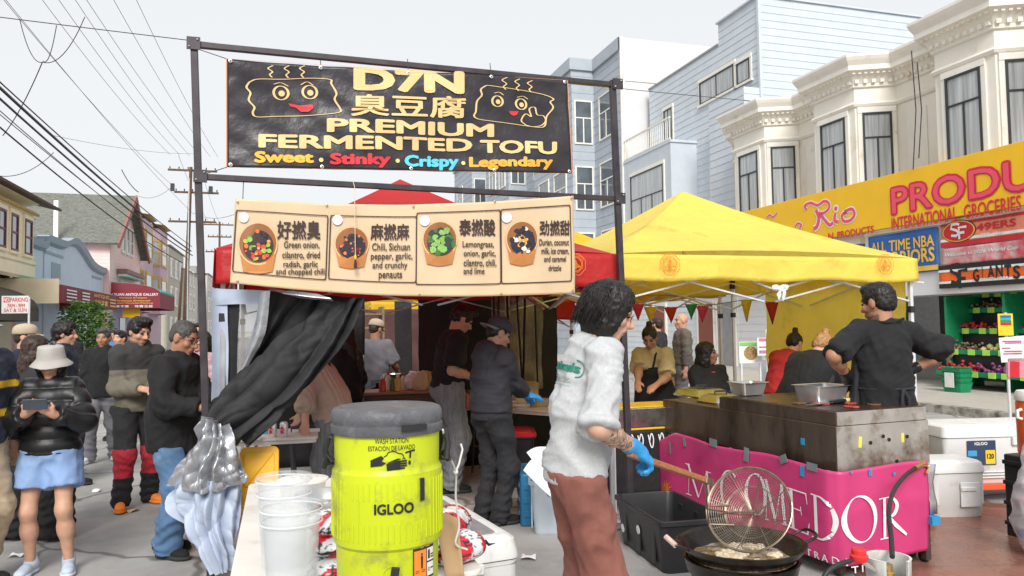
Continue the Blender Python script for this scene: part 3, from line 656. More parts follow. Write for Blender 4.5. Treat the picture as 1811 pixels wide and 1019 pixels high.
 # ---- trousers
 if pants and legs:
  lo,ln = pants.get('loose',.018),pants.get('len',1.0); f = SDF(.03); f.group(.05); pg = g
  f.ell(pel + up1 * .01,(.155 * s * pg + lo,.118 * s * (pg + belly * .5) + lo,.13 * s),np.array(rot(bend * .25)))
  for h_,k_,a_ in ((hipR,knR,anR),(hipL,knL,anL)):
   wk,wa = pants.get('knee',.060),pants.get('hem',.05)
   if ln <= .5: e = h_.lerp(k_,ln * 2); f.cap(h_,e,.088 * s * g + lo,.082 * s * g + lo * 1.6,1)
   else:
    f.cap(h_,k_,.086 * s * g + lo,wk * s * g ** .5 + lo); e = k_.lerp(a_,(ln - .5) * 2) if ln < 1 else a_ - Z * .045 * s; f.cap(k_,e,wk * s * g ** .5 + lo,wa * s + lo,1)
  f.plane(pel + up1 * (top['hem'] + .05) * s,up1) if top and top.get('hem',0) < -.03 else f.plane(waist + up1 * .03 * s,up1)
  am = pants.get('fold',.013); fc = pants.get('color2')
  def dp(V,N):
   low = np.clip((.55 * s - V[:,2]) / .45,0,1); rings = np.sin(V[:,2] * 75 / s + 5 * vnoise(V * 6) + np.sign(V[:,0]) * 1.3)
   return am * (fold(V,8,loc[0] * 3.1) + .5 * fold(V,16,loc[1])) + am * .45 * rings * low * (ln > .6)
  sdf_obj(pants.get('name','trousers'),f,cr,pants['m'],T,dp,color=fc)
 # ---- upper garment
 def torso(f,lo,hem,fl=0.0,bl=0.0):
  f.group(.07); f.ell(chest,(.152 * s * g + lo,.108 * s * g + lo,.185 * s),np.array(Rc)); f.ell(waist + rot(bend * .6) @ Y * bl * .3,(.145 * s * g + lo,.108 * s * (g + belly) + lo + bl,.17 * s),np.array(rot(bend * .6)))
  dn = max(0,-hem - .04) * s; f.ell(pel - up1 * dn * .5,(.16 * s * g + lo + fl,.122 * s * (g + belly * .8) + lo + fl,.16 * s + dn * 1.5),np.array(rot(bend * .3)))
  f.cap(shL * .86 + nb * .14 - up3 * .012,shR * .86 + nb * .14 - up3 * .012,.058 * s * g ** .5 + lo * .6,.058 * s * g ** .5 + lo * .6); f.cap(nb - up3 * .03,nb - up3 * .09,.055 * s + lo * .4,.085 * s + lo * .4)
  if fe: f.ell(chest + fy * .075 * s - up3 * .02,(.115 * s * g + lo * .8,.058 * s * g + lo,.07 * s),np.array(Rc))
  f.plane(pel + up1 * hem * s,-up1)
 if top:
  lo = top.get('loose',.016); f = SDF(.035); torso(f,lo,top.get('hem',-.02),top.get('flare',0.0),top.get('belly',0.0)); sl = top.get('sleeve',1.0); ga = .6 + .4 * g
  for sd,S_,E_,H_ in ((1,shR,elR,handR),(-1,shL,elL,handL)):
   q = sl[0 if sd > 0 else 1] if isinstance(sl,(tuple,list)) else sl
   if q <= 0: continue
   f.group(.035)
   if q <= .5: e = S_.lerp(E_,q * 2); f.cap(S_ ,e,.055 * s * ga + lo * .8,.052 * s * ga + lo * 1.3,1)
   else:
    e = E_.lerp(H_,min(1.0,(q - .5) * 2)); f.cap(S_,E_,.053 * s * ga + lo * .75,.047 * s * ga + lo * .8); f.cap(E_,e,.046 * s * ga + lo * .8,(.036 * s + lo * .8) if q > .9 else .042 * s * ga + lo,1)
    if top.get('cuff'): f.group(.012); v = (e - E_).normalized(); f.cap(e - v * .06,e - v * .015,.047 * s + lo * .9,.045 * s + lo * .8,0)
  if top.get('collar'): f.group(.02); f.cap(nb + up3 * .0 - fy * .01,nb + up3 * .05 * s - fy * .01,.078 * s + lo * .3,.070 * s + lo * .3,1)
  if top.get('hood'):
   f.group(.04); f.ell(nb - fy * .085 * s + up3 * .02,(.125 * s,.065 * s,.070 * s),np.array(Rc)); f.ell(nb - fy * .125 * s - up3 * .06,(.095 * s,.050 * s,.10 * s),np.array(Rc)); f.cap(nb + rx * .09 * s + up3 * .02,nb + rx * .05 * s + fy * .09 * s - up3 * .03,.035 * s,.03 * s); f.cap(nb - rx * .09 * s + up3 * .02,nb - rx * .05 * s + fy * .09 * s - up3 * .03,.035 * s,.03 * s)
  am = top.get('fold',.013); pf = top.get('puff'); rib = top.get('rib'); band = top.get('band')
  eR,eL = A3(elR),A3(elL); pA = A3(pel); uA = A3(up1); hemz = top.get('hem',-.02) * s
  chA,uC,rC = A3(chest),A3(up2),A3(rx)
  def dp(V,N):
   dd = np.minimum(np.linalg.norm(V - eR,axis=1),np.linalg.norm(V - eL,axis=1)); el = np.exp(-(dd / .10) ** 2)
   out = am * (fold(V,7.5,loc[1] * 2.3) * (1 + 1.0 * el) + .5 * fold(V,15,loc[0]))
   if am > .003: out += am * .6 * el * np.sin((V @ np.array([18,25,70])) + 4 * vnoise(V * 7))
   if pf:                                              # quilted rows
    hgt = (V - pA) @ uA; arm = np.abs((V - chA) @ rC) > .175 * s * g
    ph = np.where(arm,np.minimum(np.linalg.norm(V - A3(shR),axis=1),np.linalg.norm(V - A3(shL),axis=1)),hgt) / pf
    out = out + .016 * (np.abs(np.sin(math.pi * ph)) ** .6 - .6) * (1 + .25 * vnoise(V * 12))
   if rib: out = out + .0035 * np.sin(((V - chA) @ rC) * 2 * math.pi / rib)
   if band: hgt = (V - pA) @ uA; b_ = np.clip(1 - (hgt - hemz) / band,0,1); out = out * (1 - .88 * (b_ > 0)) - .006 * (b_ > .0) + .002 * np.sin(np.arctan2(V[:,1],V[:,0]) * 90) * (b_ > 0)
   return out
  sdf_obj(top.get('name','top'),f,cr,top['m'],T,dp,color=top.get('color2'))
  if top.get('over'):                                         # second garment over the first (apron, vest)
   ov = top['over']; f = SDF(.03); torso(f,lo + .012,ov.get('hem',-.3),ov.get('flare',.02),top.get('belly',0.0)); f.plane(chest + up3 * ov.get('topz',.08) * s,up3)
   if ov.get('front'): f.plane(chest + fy * .005,-fy)
   if ov.get('skirt'):
    f.group(.05); f.cap(pel,pel - Z * ov['skirt'] * s,.17 * s * g + lo,.19 * s * g + lo,1)
   if ov.get('bib'): bw = ov['bib'] * s; f.plane(chest + rx * bw + up2 * .05,(rx + up3 * .35).normalized()); f.plane(chest - rx * bw + up2 * .05,(-rx + up3 * .35).normalized())
   sdf_obj(ov.get('name','apron'),f,cr,ov['m'],T,lambda V,N: .006 * fold(V,7,3.0))
   if ov.get('straps'):
    b = MB(); ns = nb + up3 * .01
    for sg in (-1,1): b.tube([chest + fy * (.125 * s * g + lo) + rx * sg * .07 * s + up3 * ov.get('topz',.08) * s,chest + up3 * .16 * s + rx * sg * .085 * s + fy * .095 * s * g,nb + rx * sg * .075 * s + up3 * .02,nb + rx * sg * .05 * s - fy * .07 * s + up3 * .035,nb - fy * .085 * s + up3 * .03],.011,6)
    b.build('apron_strap',ov['m'],T,smooth=True)
   if ov.get('tie'):
    b = MB(); n = 28; L = []
    for i in range(n + 1):
     a = -.2 + (math.pi + .4) * i / n; L.append(waist + Vector((math.cos(a) * (.150 * s * g + lo + .004),-math.sin(a) * (.113 * s * (g + belly) + lo + .006),-.03)))
    b.tube(L,.008,6); e = waist - Y * (.115 * s * (g + belly) + lo + .012) - Z * .03; b.tube([e,e + Vector((.03,-.012,-.06)),e + Vector((.045,.0,-.20))],.012,6); b.tube([e,e + Vector((-.02,-.012,-.05)),e + Vector((-.015,.0,-.17))],.012,6)
    b.build('apron_tie',ov['m'],T,smooth=True)
 if gloves:
  f = SDF(.012)
  for E_,H_ in ((elR,handR),(elL,handL)): v = (H_ - E_).normalized(); f.group(.012); f.cap(H_ - v * .055 * s,H_ - v * .01,.036 * s,.031 * s)
  hands(f,.0032); sdf_obj('gloves',f,min(res,.0075),gloves,T,lambda V,N: .0022 * fold(V,22,1.0))
 # ---- shoes
 if shoes and legs:
  for (m_up,m_sole),a_,ft in ((shoes,anR,feet[0]),(shoes,anL,feet[1])):
   yw = ft[3] if len(ft) > 3 else (-.18 if ft[0] > 0 else .18); Fm = Matrix.Rotation(yw,3,'Z'); ar = np.array(Fm); a0 = Vector((a_.x,a_.y,ft[2])); fp = lambda x,y,z: a0 + Fm @ Vector((x,y,z)) * s
   f = SDF(.02); f.group(.035); f.cap(fp(0,-.045,.058),fp(0,.07,.052),.040 * s,.040 * s); f.ell(fp(0,.135,.042),(.045 * s,.065 * s,.034 * s),ar); f.cap(fp(0,-.025,.09),fp(0,-.012,.125),.044 * s,.043 * s,1); f.plane(fp(0,0,.022),-Z,.004)
   sh = sdf_obj('shoe',f,min(cr,.009),m_up,T,lambda V,N: .002 * fold(V,30,2.0))
   f = SDF(.01); f.group(.03); f.ell(fp(0,-.035,.022),(.043 * s,.062 * s,.03 * s),ar); f.ell(fp(0,.12,.022),(.050 * s,.088 * s,.03 * s),ar); f.cap(fp(0,-.03,.02),fp(0,.12,.02),.036 * s,.04 * s); f.plane(fp(0,0,.004),-Z,.002); f.plane(fp(0,0,.034),Z,.002)
   so = sdf_obj('sole',f,min(cr,.009),m_sole,T)
   if so and sh: so.parent = sh
 # ---- hair
 st_,hm = hair; hm = hm or m_hair
 if st_ != 'bald':
  f = SDF(.02); f.group(.03); vol = {'short': .006,'crop': .002,'messy': .016,'bob': .012,'long': .012,'bun': .004,'quiff': .010,'shag': .020}[st_]
  f.ell(hd(0,-.018,.038),he(.076 + vol,.095 + vol,.086 + vol),HM)
  if st_ in ('short','quiff','messy'): f.ell(hd(0,-.06,-.02),he(.066 + vol * .3,.050,.05),HM); f.ell(hd(0,.035,.10),he(.055,.055,.022 + vol),HM)
  if st_ == 'quiff': f.ell(hd(0,.05,.115),he(.06,.05,.03),HM)
  if st_ == 'crop': f.ell(hd(0,-.06,-.015),he(.062,.045,.05),HM)
  if st_ in ('bob','shag'): f.ell(hd(0,-.045,-.05),he(.088,.075,.10),HM); f.ell(hd(.07,.0,-.04),he(.028,.06,.085),HM); f.ell(hd(-.07,.0,-.04),he(.028,.06,.085),HM)
  if st_ == 'long':
   f.ell(hd(0,-.05,-.06),he(.086,.07,.12),HM); f.cap(hd(0,-.06,-.10),nb - fy * .11 * s - up3 * .14,.085 * s,.05 * s); f.ell(hd(.07,-.01,-.06),he(.024,.05,.10),HM); f.ell(hd(-.07,-.01,-.06),he(.024,.05,.10),HM)
  if st_ == 'bun': f.ell(hd(0,-.06,-.02),he(.066,.045,.05),HM); f.group(.015); f.ell(hd(0,-.055,.150),he(.034,.034,.030),HM); f.cap(hd(0,-.04,.11),hd(0,-.052,.135),.022 * s,.02 * s)
  f.minus(hd(0,.120,-.026),he(.068 if st_ not in ('shag',) else .058,.085,.112),HM,.02)
  if st_ in ('short','crop','quiff','messy','bun'):
   for sg in (-1,1): f.minus(hd(sg * .086,.01,-.028),he(.03,.040,.040),HM,.012)
  am = {'short': .005,'crop': .0025,'messy': .010,'quiff': .007,'shag': .006}.get(st_,.005)
  hx = min(cr,.008) if res < .009 else cr
  sdf_obj('hair',f,hx,hm,T,lambda V,N: am * (1 - 2 * np.abs(vnoise(((V - hcA) @ iHM) * np.array([70,45,28])))) + am * .5 * vnoise(V * 120))
 # ---- hat
 if hat:
  kind,mh = hat[0],hat[1]; Tm = Hm.to_4x4(); Tm.translation = hc; b = MB(); sc_ = hs_
  if kind in ('cap','backcap'):
   sg = 1 if kind == 'cap' else -1
   b.lathe([(.091,.036),(.0925,.055),(.092,.075),(.088,.095),(.079,.113),(.062,.128),(.04,.137),(.015,.141),(.001,.142)],32,(0,-.012 * sc_,0),None,sx=sc_,sy=1.2 * sc_); b.v = [Vector((v.x,v.y,v.z * sc_)) if 0 else Vector((v.x,v.y,v.z * sc_)) for v in b.v]
   n = 14; rows = []
   for j in range(7):
    rr = j / 6; rows.append([Vector((math.sin(a) * (.086 - .012 * rr) * sc_,sg * (math.cos(a) * (.104 + .075 * rr) - .012 * sg + .0) * sc_,(.040 - .020 * rr - .012 * (math.sin(a) ** 2) * (1)) * sc_)) for a in [R(-72 + 144 * i / n) for i in range(n + 1)]])
   b2 = MB(); b2.grid(rows); b.v = [Tm @ v for v in b.v]; b2.v = [Tm @ v for v in b2.v]
   ho = b.build('cap',mh,T,smooth=True,solid=.004,angle=180); br = b2.build('brim',hat[2] if len(hat) > 2 else mh,ho,smooth=True,solid=.005,angle=180); XF[br.name] = XF[T.name]
   b = MB(); b.ico(Tm @ Vector((0,-.012,.143)) ,.007,1); b.build('button',mh,ho,smooth=True)
  else:
   pr = [(.001,.135),(.05,.134),(.082,.128),(.088,.118),(.094,.075),(.099,.035),(.102,.028),(.124,.005),(.142,-.014),(.143,-.017),(.122,.000),(.099,.022)]
   b.lathe([(r_ * sc_,z * sc_) for r_,z in pr],40,(0,-.01 * sc_,0),sy=1.12)
   P = np.array([tuple(v) for v in b.v]); P = P + .004 * np.stack([vnoise(P * 14),vnoise(P * 14 + 5),1.2 * vnoise(P * 14 + 9)],1); b.v = [Tm @ Vector(v) for v in P]; b.build('bucket_hat',mh,T,smooth=True,angle=180)
 if glasses:
  b = MB()
  for sg in (-1,1):
   L = [hd(sg * .033 + .0215 * math.cos(a) * (1),.104 - .006 * abs(math.cos(a)),.006 + .0165 * math.sin(a)) for a in [6.2832 * i / 18 for i in range(19)]]; b.tube(L,.0016 if glasses is True else .0024,5); b.tube([hd(sg * .055,.099,.010),hd(sg * .074,.06,.012),hd(sg * .080,-.005,.008)],.0016,5)
  b.tube([hd(-.012,.106,.009),hd(.012,.106,.009)],.0016,5); b.build('glasses',m_glass_rim,T)
 T_ = dict(obj=T,elR=elR,handR=handR,elL=elL,handL=handL,shR=shR,shL=shL,hc=hc,Hm=Hm,hs=hs_,nb=nb,chest=chest,waist=waist,pel=pel,rx=rx,fy=fy,up=up3,hd=hd,anR=anR,anL=anL,M=XF[T.name],s=s)
 return T_
# ================================================================ canopies
m_yel = M('yellow canopy cloth',(.92,.74,.13),r=.55,var=.05,sc=3,thin=.32,bump=.45,bs=3.2,bd=.09,dirt=((.70,.50,.08),.12,2.5))
m_yel2 = M('old yellow canopy cloth',(.78,.50,.02),r=.6,var=.1,sc=3,thin=.3)
m_redc = M('red canopy cloth',(.62,.03,.03),r=.5,var=.06,sc=3,thin=.34,bump=.45,bs=3.5,bd=.08)
m_white_steel = M('white canopy steel',(.66,.67,.69),r=.4,m=.2,var=.1,sc=9)
m_blackpl = M('black plastic',(.02,.02,.022),r=.45,var=.2)
def canopy(label,o,wd,dp,z0,zv,zp,m,mleg=None,seed=0,legs=(1,1,1,1),rz=YAW,truss=True,group='pop-up canopies'):
 """o: ground point under the front left corner; z0 valance bottom, zv eave, zp peak"""
 t = thing('canopy',label,'canopy',o,rz,group); mleg = mleg or m_white_steel
 b = MB(); c = Vector((wd / 2,dp / 2,zp)); cor = [Vector((0,0,zv)),Vector((wd,0,zv)),Vector((wd,dp,zv)),Vector((0,dp,zv))]
 for i in range(4):
  A,B = cor[i],cor[(i + 1) % 4]; rows = []
  for j in range(13):
   v = j / 12; row = []
   for q in range(17):
    u = q / 16; p = A.lerp(B,u).lerp(c,v); arch = .09 * math.sin(math.pi * v) * (1 - v) ; rid = 4 * u * (1 - u)
    p.z += -.16 * math.sin(math.pi * v) * rid * .45 + (.05 * (1 - v) ** 2 * rid) - .05 * math.sin(math.pi * v) * (1 - rid)
    row.append(p + Vector((0,0,.010 * float(vnoise([[p.x * 3 + seed,p.y * 3,0]])[0]) * min(1,4 * v * (1 - v) + .2) if 0 < q < 16 and 0 < j < 12 else 0)))
   rows.append(row)
  b.grid(rows)
 b.build('roof',m,t,smooth=True,angle=70)
 names = []
 for i in range(4):
  A,B = cor[i],cor[(i + 1) % 4]; d = (B - A).normalized(); n = Vector((d.y,-d.x,0)); rows = []; L = (B - A).length; N = int(L * 16)
  for j in range(7):
   v = j / 6; rows.append([A + d * L * q / N + Vector((0,0,(z0 - zv) * v + (.012 * math.sin(q * .35 + seed)) * v)) + n * (.012 + .02 * v * math.sin(q / N * 19 + i + seed) * (.5 if 0 < q < N else 0) + .012 * v) for q in range(N + 1)])
  b = MB(); b.grid(rows); names.append(b.build('valance',m,t,smooth=True,solid=.003,angle=180))
 pz = zv - .06
 for i in range(4):
  if not legs[i]: continue
  q = cor[i] + (Vector((wd / 2,dp / 2,zv)) - cor[i]).normalized() * .06
  b = MB(); b.box((q.x,q.y,pz / 2 + .02),(.034,.034,pz - .04)); b.box((q.x,q.y,.35),(.026,.026,.7)); b.box((q.x,q.y,.012),(.10,.10,.012)); L_ = b.build('leg',mleg,t,bevel=.003)
  b = MB(); b.box((q.x,q.y,pz - .02),(.055,.055,.11)); b.box((q.x,q.y,pz - .42),(.052,.052,.06)); b.build('joint',m_blackpl,L_,bevel=.004)
 if truss:
  for i in range(4):
   A,B = cor[i],cor[(i + 1) % 4]; inn = (Vector((wd / 2,dp / 2,zv)) - (A + B) / 2).normalized() * .05; b = MB(); za,zb = pz,pz - .34
   for k in range(2):
    P,Q = A.lerp(B,k * .5 + .02),A.lerp(B,k * .5 + .48)
    b.bar((P.x + inn.x,P.y + inn.y,za),(Q.x + inn.x,Q.y + inn.y,zb),.028,.014); b.bar((P.x + inn.x * 1.4,P.y + inn.y * 1.4,zb),(Q.x + inn.x * 1.4,Q.y + inn.y * 1.4,za),.028,.014)
   tr = b.build('truss',mleg,t)
  b = MB()
  for i in range(4):
   P = (cor[i] + cor[(i + 1) % 4]) / 2; b.bar((P.x * .98 + .01 * wd,P.y * .98 + .01 * dp,pz - .05),(c.x,c.y,pz + .05),.026,.016)
  b.box((c.x,c.y,(zp + pz) / 2),(.03,.03,zp - pz - .05)); b.build('roof_strut',mleg,t)
 return t,names
RO = fr(aL,0) - FN * -.0 + VX * .14 + UX * .09; RO.z = 0
red_t,red_v = canopy('red pop-up canopy behind the tan menu banner',RO,3.0,3.0,1.93,2.19,3.02,m_redc,M('grey canopy steel',(.4,.4,.42),r=.4,m=.5),1.0,legs=(1,1,1,1))
YO = W(1072,437,6.28); YO.z = 0
yel_t,yel_v = canopy('bright yellow pop-up canopy with orange bridge emblems on its valance',YO,3.20,3.05,1.99,2.21,3.06,m_yel,None,2.0)
yo2 = S(*[x for x in st(W(1020,408,11.2))][:2]) - UX * 1.5 - VX * 1.5
canopy('yellow pop-up canopy standing behind the red one',yo2,3.0,3.0,1.98,2.2,3.0,m_yel2,None,3.0)
yo3 = W(655,560,12.2); yo3.z = 0
canopy('yellow and far pop-up canopy deep behind the stall kitchen',yo3,3.0,3.0,1.75,2.05,2.9,m_yel2,None,4.0)
yo4 = W(770,560,11.2); yo4.z = 0
canopy('far red pop-up canopy deep behind the stall kitchen',yo4,2.2,3.0,1.72,2.0,2.8,m_redc,None,5.0)
# bridge emblems on the yellow valance, one circle on the red one
def val_map(T,w_):
 Mx = XF[T.name]
 return lambda a,z,l: Mx @ Vector((a,-.03 - l,z))
def emblem(k,cx,cz,r):
 oc = lambda q,o=22.5: [(cx + q * math.cos(R(45 * i + o)),cz + q * math.sin(R(45 * i + o))) for i in range(8)]
 k.line(oc(r),r * .05,True); k.line(oc(r * .72),r * .05,True); k.ring(cx,cz,r * .58,r * .58,r * .05)
 k.line([(cx - .05 * r,cz - .42 * r),(cx - .05 * r,cz + .42 * r)],r * .12); k.line([(cx + .06 * r,cz - .42 * r),(cx + .06 * r,cz + .36 * r)],r * .06)
 k.line([(cx - .55 * r,cz - .28 * r),(cx + .55 * r,cz - .2 * r)],r * .08)
 k.line([tuple(p) for p in spline([(cx,cz + .4 * r),(cx + .15 * r,cz + .05 * r),(cx + .35 * r,cz - .15 * r),(cx + .55 * r,cz - .18 * r)],4)],r * .05); k.line([tuple(p) for p in spline([(cx - .05 * r,cz + .4 * r),(cx - .2 * r,cz + .05 * r),(cx - .5 * r,cz - .2 * r)],4)],r * .05)
 for i in range(4): x = cx + (.16 + .1 * i) * r; k.line([(x,cz - .22 * r),(x,cz + (.05 - .07 * i) * r)],r * .03)
 for i in range(12): a = R(30 + i * 11); k.line([(cx + .8 * r * math.cos(a),cz + .8 * r * math.sin(a)),(cx + .9 * r * math.cos(a),cz + .9 * r * math.sin(a))],r * .06)
m_org = M('orange print',(.78,.22,.02),r=.6,var=.05)
for px,py,T,m in ((1183,468,yel_t,m_org),(1563,468,yel_t,m_org)):
 q = XF[T.name].inverted() @ on_plane(px,py,YO - VX * .03,-VX); k = Ink(val_map(T,0),.022); emblem(k,q.x,q.z,.098); k.build('emblem',m,T)
q = XF[red_t.name].inverted() @ on_plane(1016,468,RO - VX * .03,-VX); k = Ink(val_map(red_t,0),.022); emblem(k,q.x,q.z,.09); k.build('emblem',m_org,red_t)
# white cloth knot tied to the front truss of the yellow canopy
c = on_plane(1377,512,YO - VX * .02,-VX); t = thing('cloth_knot','white cloth knotted round the front edge bar of the yellow canopy','cloth',c,YAW); rs = random.Random(3); b = MB()
for i,(dx,dz,rr) in enumerate(((0,0,(.035,.03,.032)),(-.045,.012,(.04,.018,.028)),(.045,.018,(.04,.018,.026)),(-.02,-.045,(.018,.012,.05)),(.025,-.055,(.02,.012,.055)))):
 b.ico((dx,-.02 - .004 * i,dz),rr,3,Matrix.Rotation(rs.uniform(-.6,.6),3,'Y'))
P = np.array([tuple(v) for v in b.v]); P += .008 * np.stack([vnoise(P * 40),vnoise(P * 40 + 7),vnoise(P * 40 + 3)],1); b.v = [Vector(v) for v in P]
b.build('knot',M('white cloth',(.72,.72,.72),r=.8,var=.06),t,smooth=True,angle=180)
# white edge bars of the yellow canopy's front, slightly sagging
b = MB(); A,B = YO + VX * .05 + ZX * 1.985,YO + UX * 3.2 + VX * .05 + ZX * 1.985; mid = Vector(c) + VX * .06
for P,Q in ((on_plane(1320,494,YO + VX * .05,VX),mid),(mid,on_plane(1455,490,YO + VX * .05,VX)),(on_plane(1540,492,YO + VX * .05,VX),on_plane(1632,500,YO + VX * .05,VX))): b = MB(); b.bar(P,Q,.03,.016); b.build('edge_bar',m_white_steel,yel_t,True)
# the yellow side curtain at the right rear of the yellow canopy
t = thing('canopy_curtain','yellow cloth curtain hanging at the right side of the yellow canopy behind the apron man','curtain',YO + UX * 3.18 + VX * .1,YAW)
pA,pB = YO + UX * 3.17 + VX * 2.3,YO + UX * 3.17 + VX * .10
rows = [[pA.lerp(pB,u) + ZX * (2.15 - v * 1.45) + UX * (-.04 * v * (1 - u)) + VX * (.05 * math.sin(u * 14) * v) for u in [i / 6 for i in range(7)]] for v in (0,.3,.6,1)]
b = MB(); b.grid(patch(rows,10,8,.014,4,px=False)); b.build('curtain',m_yel,t,True,smooth=True,angle=180)
# black and silver front wall of the red canopy, pulled aside
m_silver = M('silver coated cloth',(.50,.51,.54),r=.30,m=.75,var=.15,sc=9,bump=.25,bs=30,bd=.01)
m_pale = M('pale blue tent lining',(.42,.48,.60),r=.55,var=.06,sc=5,bump=.2,bs=25,bd=.01)
m_black = M('black tent cloth',(.017,.017,.019),r=.72,var=.25,sc=6,bump=.3,bs=28,bd=.012)
m_film = M('clear tent window',(.25,.24,.23),r=.12,var=.3,sc=8,alpha=.55)
t = thing('tent_wall','black and silver tent wall pulled aside at the left post of the stall','tent wall',fr(aL,0),YAW)
dW = 5.22
def bp(rows,name,m,n=10,mm=10,wr=.012,f1=6,seed=0,solid=0.0,nearer=0.0,run=None): rows = [[(x,y,d_ - nearer) for x,y,d_ in r] for r in rows]; b = MB(); b.grid(patch(rows,n,mm,wr,f1,seed,run=run)); return b.build(name,m,t,True,smooth=True,solid=solid,angle=180)
bp([[(371,510,dW),(420,512,dW + .02),(478,514,dW + .04)],[(374,526,dW),(422,530,dW + .02),(474,532,dW + .04)],[(376,540,dW + .01),(424,538,dW + .02),(472,540,dW + .04)]],'wall_border',m_pale,wr=.006,f1=9)
bp([[(373,535,dW),(388,536,dW + .02),(402,537,dW + .03)],[(375,640,dW),(390,640,dW + .02),(404,640,dW + .03)],[(372,755,dW),(385,752,dW + .02),(400,745,dW + .03)]],'wall_border',m_pale,wr=.010,f1=7)
bp([[(400,536,dW + .05),(415,537,dW + .05),(424,537,dW + .05)],[(402,620,dW + .05),(412,620,dW + .06),(420,620,dW + .05)],[(400,690,dW + .05),(408,692,dW + .06),(418,695,dW + .05)]],'window_band',m_black,wr=.004)
bp([[(424,537,dW + .06),(440,538,dW + .06),(462,538,dW + .06)],[(420,620,dW + .06),(430,620,dW + .06),(440,620,dW + .06)],[(418,685,dW + .06),(422,680,dW + .06),(428,675,dW + .06)]],'window_film',m_film,wr=.012,f1=5)
bp([[(462,516,dW + .03),(468,515,dW + .02),(478,514,dW + .03)],[(445,590,dW + .03),(455,590,dW + .0),(468,592,dW + .03)],[(418,668,dW + .03),(424,665,dW + .02),(432,660,dW + .03)]],'wall_border',m_silver,wr=.008,f1=9)
bp([[(474,514,dW + .10),(550,520,dW + .2),(650,528,dW + .32)],[(462,560,dW + .10),(530,575,dW + .2),(600,580,dW + .3)],[(436,630,dW + .09),(470,640,dW + .16),(520,650,dW + .2)],[(405,700,dW + .06),(420,705,dW + .1),(440,710,dW + .12)]],'upper_drape',m_black,26,26,.024,8,run=(3.5,.05))
bp([[(474,513,dW + .02),(520,516,dW + .02),(562,520,dW + .03)],[(500,519,dW - .01),(540,524,dW - .01),(585,528,dW + .01)],[(530,527,dW + .02),(560,530,dW + .02),(590,532,dW + .03)]],'wall_border',m_silver,wr=.006)
bp([[(568,527,5.42),(588,528,5.36),(620,528,5.34),(648,526,5.40)],[(505,588,5.30),(530,596,5.24),(570,612,5.24),(612,600,5.30)],[(432,650,5.22),(462,664,5.12),(500,690,5.14),(536,694,5.20)],[(372,702,5.12),(402,716,5.02),(436,742,5.04),(452,750,5.10)],[(362,738,5.02),(376,752,4.95),(398,772,4.96),(420,790,5.02)]],'black_sash',m_black,26,34,.020,9,2.0,run=(2.6,.06))
bp([[(500,590,5.33),(535,640,5.26),(560,640,5.30)],[(440,690,5.2),(490,735,5.14),(520,712,5.22)],[(400,745,5.08),(440,790,5.05),(452,765,5.12)]],'black_sash',m_black,14,14,.03,7,9.0)
bp([[(360,735,5.0),(372,742,4.96),(386,750,4.95),(400,752,5.0)],[(345,775,5.0),(366,782,4.93),(394,794,4.92),(424,800,5.0)],[(316,820,5.0),(350,830,4.92),(394,836,4.92),(436,838,5.0)],[(300,858,5.02),(345,872,4.93),(394,868,4.94),(441,850,5.02)]],'silver_bunch',m_silver,44,44,.017,14,5.0,nearer=.10,run=(4.5,.06))
bp([[(318,835,5.06),(350,848,4.98),(390,850,4.99),(432,840,5.06)],[(292,880,5.05),(340,888,4.95),(390,890,4.97),(430,880,5.05)],[(314,920,5.03),(350,935,4.95),(386,935,4.97),(424,925,5.04)],[(345,965,5.02),(370,975,4.96),(394,978,4.97),(416,968,5.04)],[(372,1008,5.02),(384,1014,4.98),(396,1014,4.98),(407,1008,5.04)]],'lining',m_pale,44,44,.026,11,6.0,nearer=.10,run=(5.5,.06))
# dark inside of the stall: black rear and side cloths
m_blk2 = M('black stall cloth',(.014,.013,.014),r=.7,var=.3,sc=3,bump=.3,bs=20,bd=.02)
def hang(name,label,a,b_,z0,z1,m,seed=0.0,wr=.03,cat='tarp'):
 a,b_ = Vector(a),Vector(b_); t = thing(name,label,cat,(a.x,a.y,0),0); n = max(3,int((b_ - a).length * 1.5)); g = MB()
 rows = [[a.lerp(b_,i / n) + ZX * (z1 + (z0 - z1) * v) for i in range(n + 1)] for v in (0,.33,.66,1)]
 g.grid(patch(rows,6,8,wr,2.5,seed,px=False)); g.build('sheet',m,t,True,smooth=True,solid=.004,angle=180); return t
q = lambda px,d,z=0: (lambda p: Vector((p.x,p.y,z)))(W(px,560,d))
hang('tarp','black cloth wall hanging behind the charcoal hoodie man',q(740,8.75),q(985,9.4),.0,2.15,m_blk2,1.0)
hang('tarp','brown-red cloth wall at the far back of the stall kitchen',q(640,12.0),q(800,12.4),.3,1.92,M('dull red cloth',(.10,.048,.042),r=.8,var=.3,sc=2),3.0)
hang('tarp','tall black panel beside the far grey polo shirt',q(698,10.8),q(728,10.9),.0,2.0,m_blk2,5.0,.01)
hang('tarp','black cloth wall behind the bent cardigan',q(480,8.9),q(645,9.3),.0,2.2,m_blk2,6.0)
# clear plastic curtain with black straps, in front of the yellow behind
m_clear = M('clear plastic sheet',(.42,.36,.28),r=.12,var=.4,sc=7,alpha=.28,bump=.4,bs=9,bd=.03)
t = hang('plastic_curtain','clear plastic curtain with black straps beside the cap man',q(868,8.5),q(960,8.75),.9,2.1,m_clear,8.0,.05,'curtain')
b = MB()
for x,w_,lean in ((872,.05,.04),(884,.03,-.05),(897,.06,.02),(913,.035,.06),(930,.05,-.04),(946,.03,.02)):
 p = q(x,8.40); b.bar(p + ZX * 2.12,p + UX * lean + ZX * 1.0,w_,.012)
b.build('strap',m_blk2,t,True)
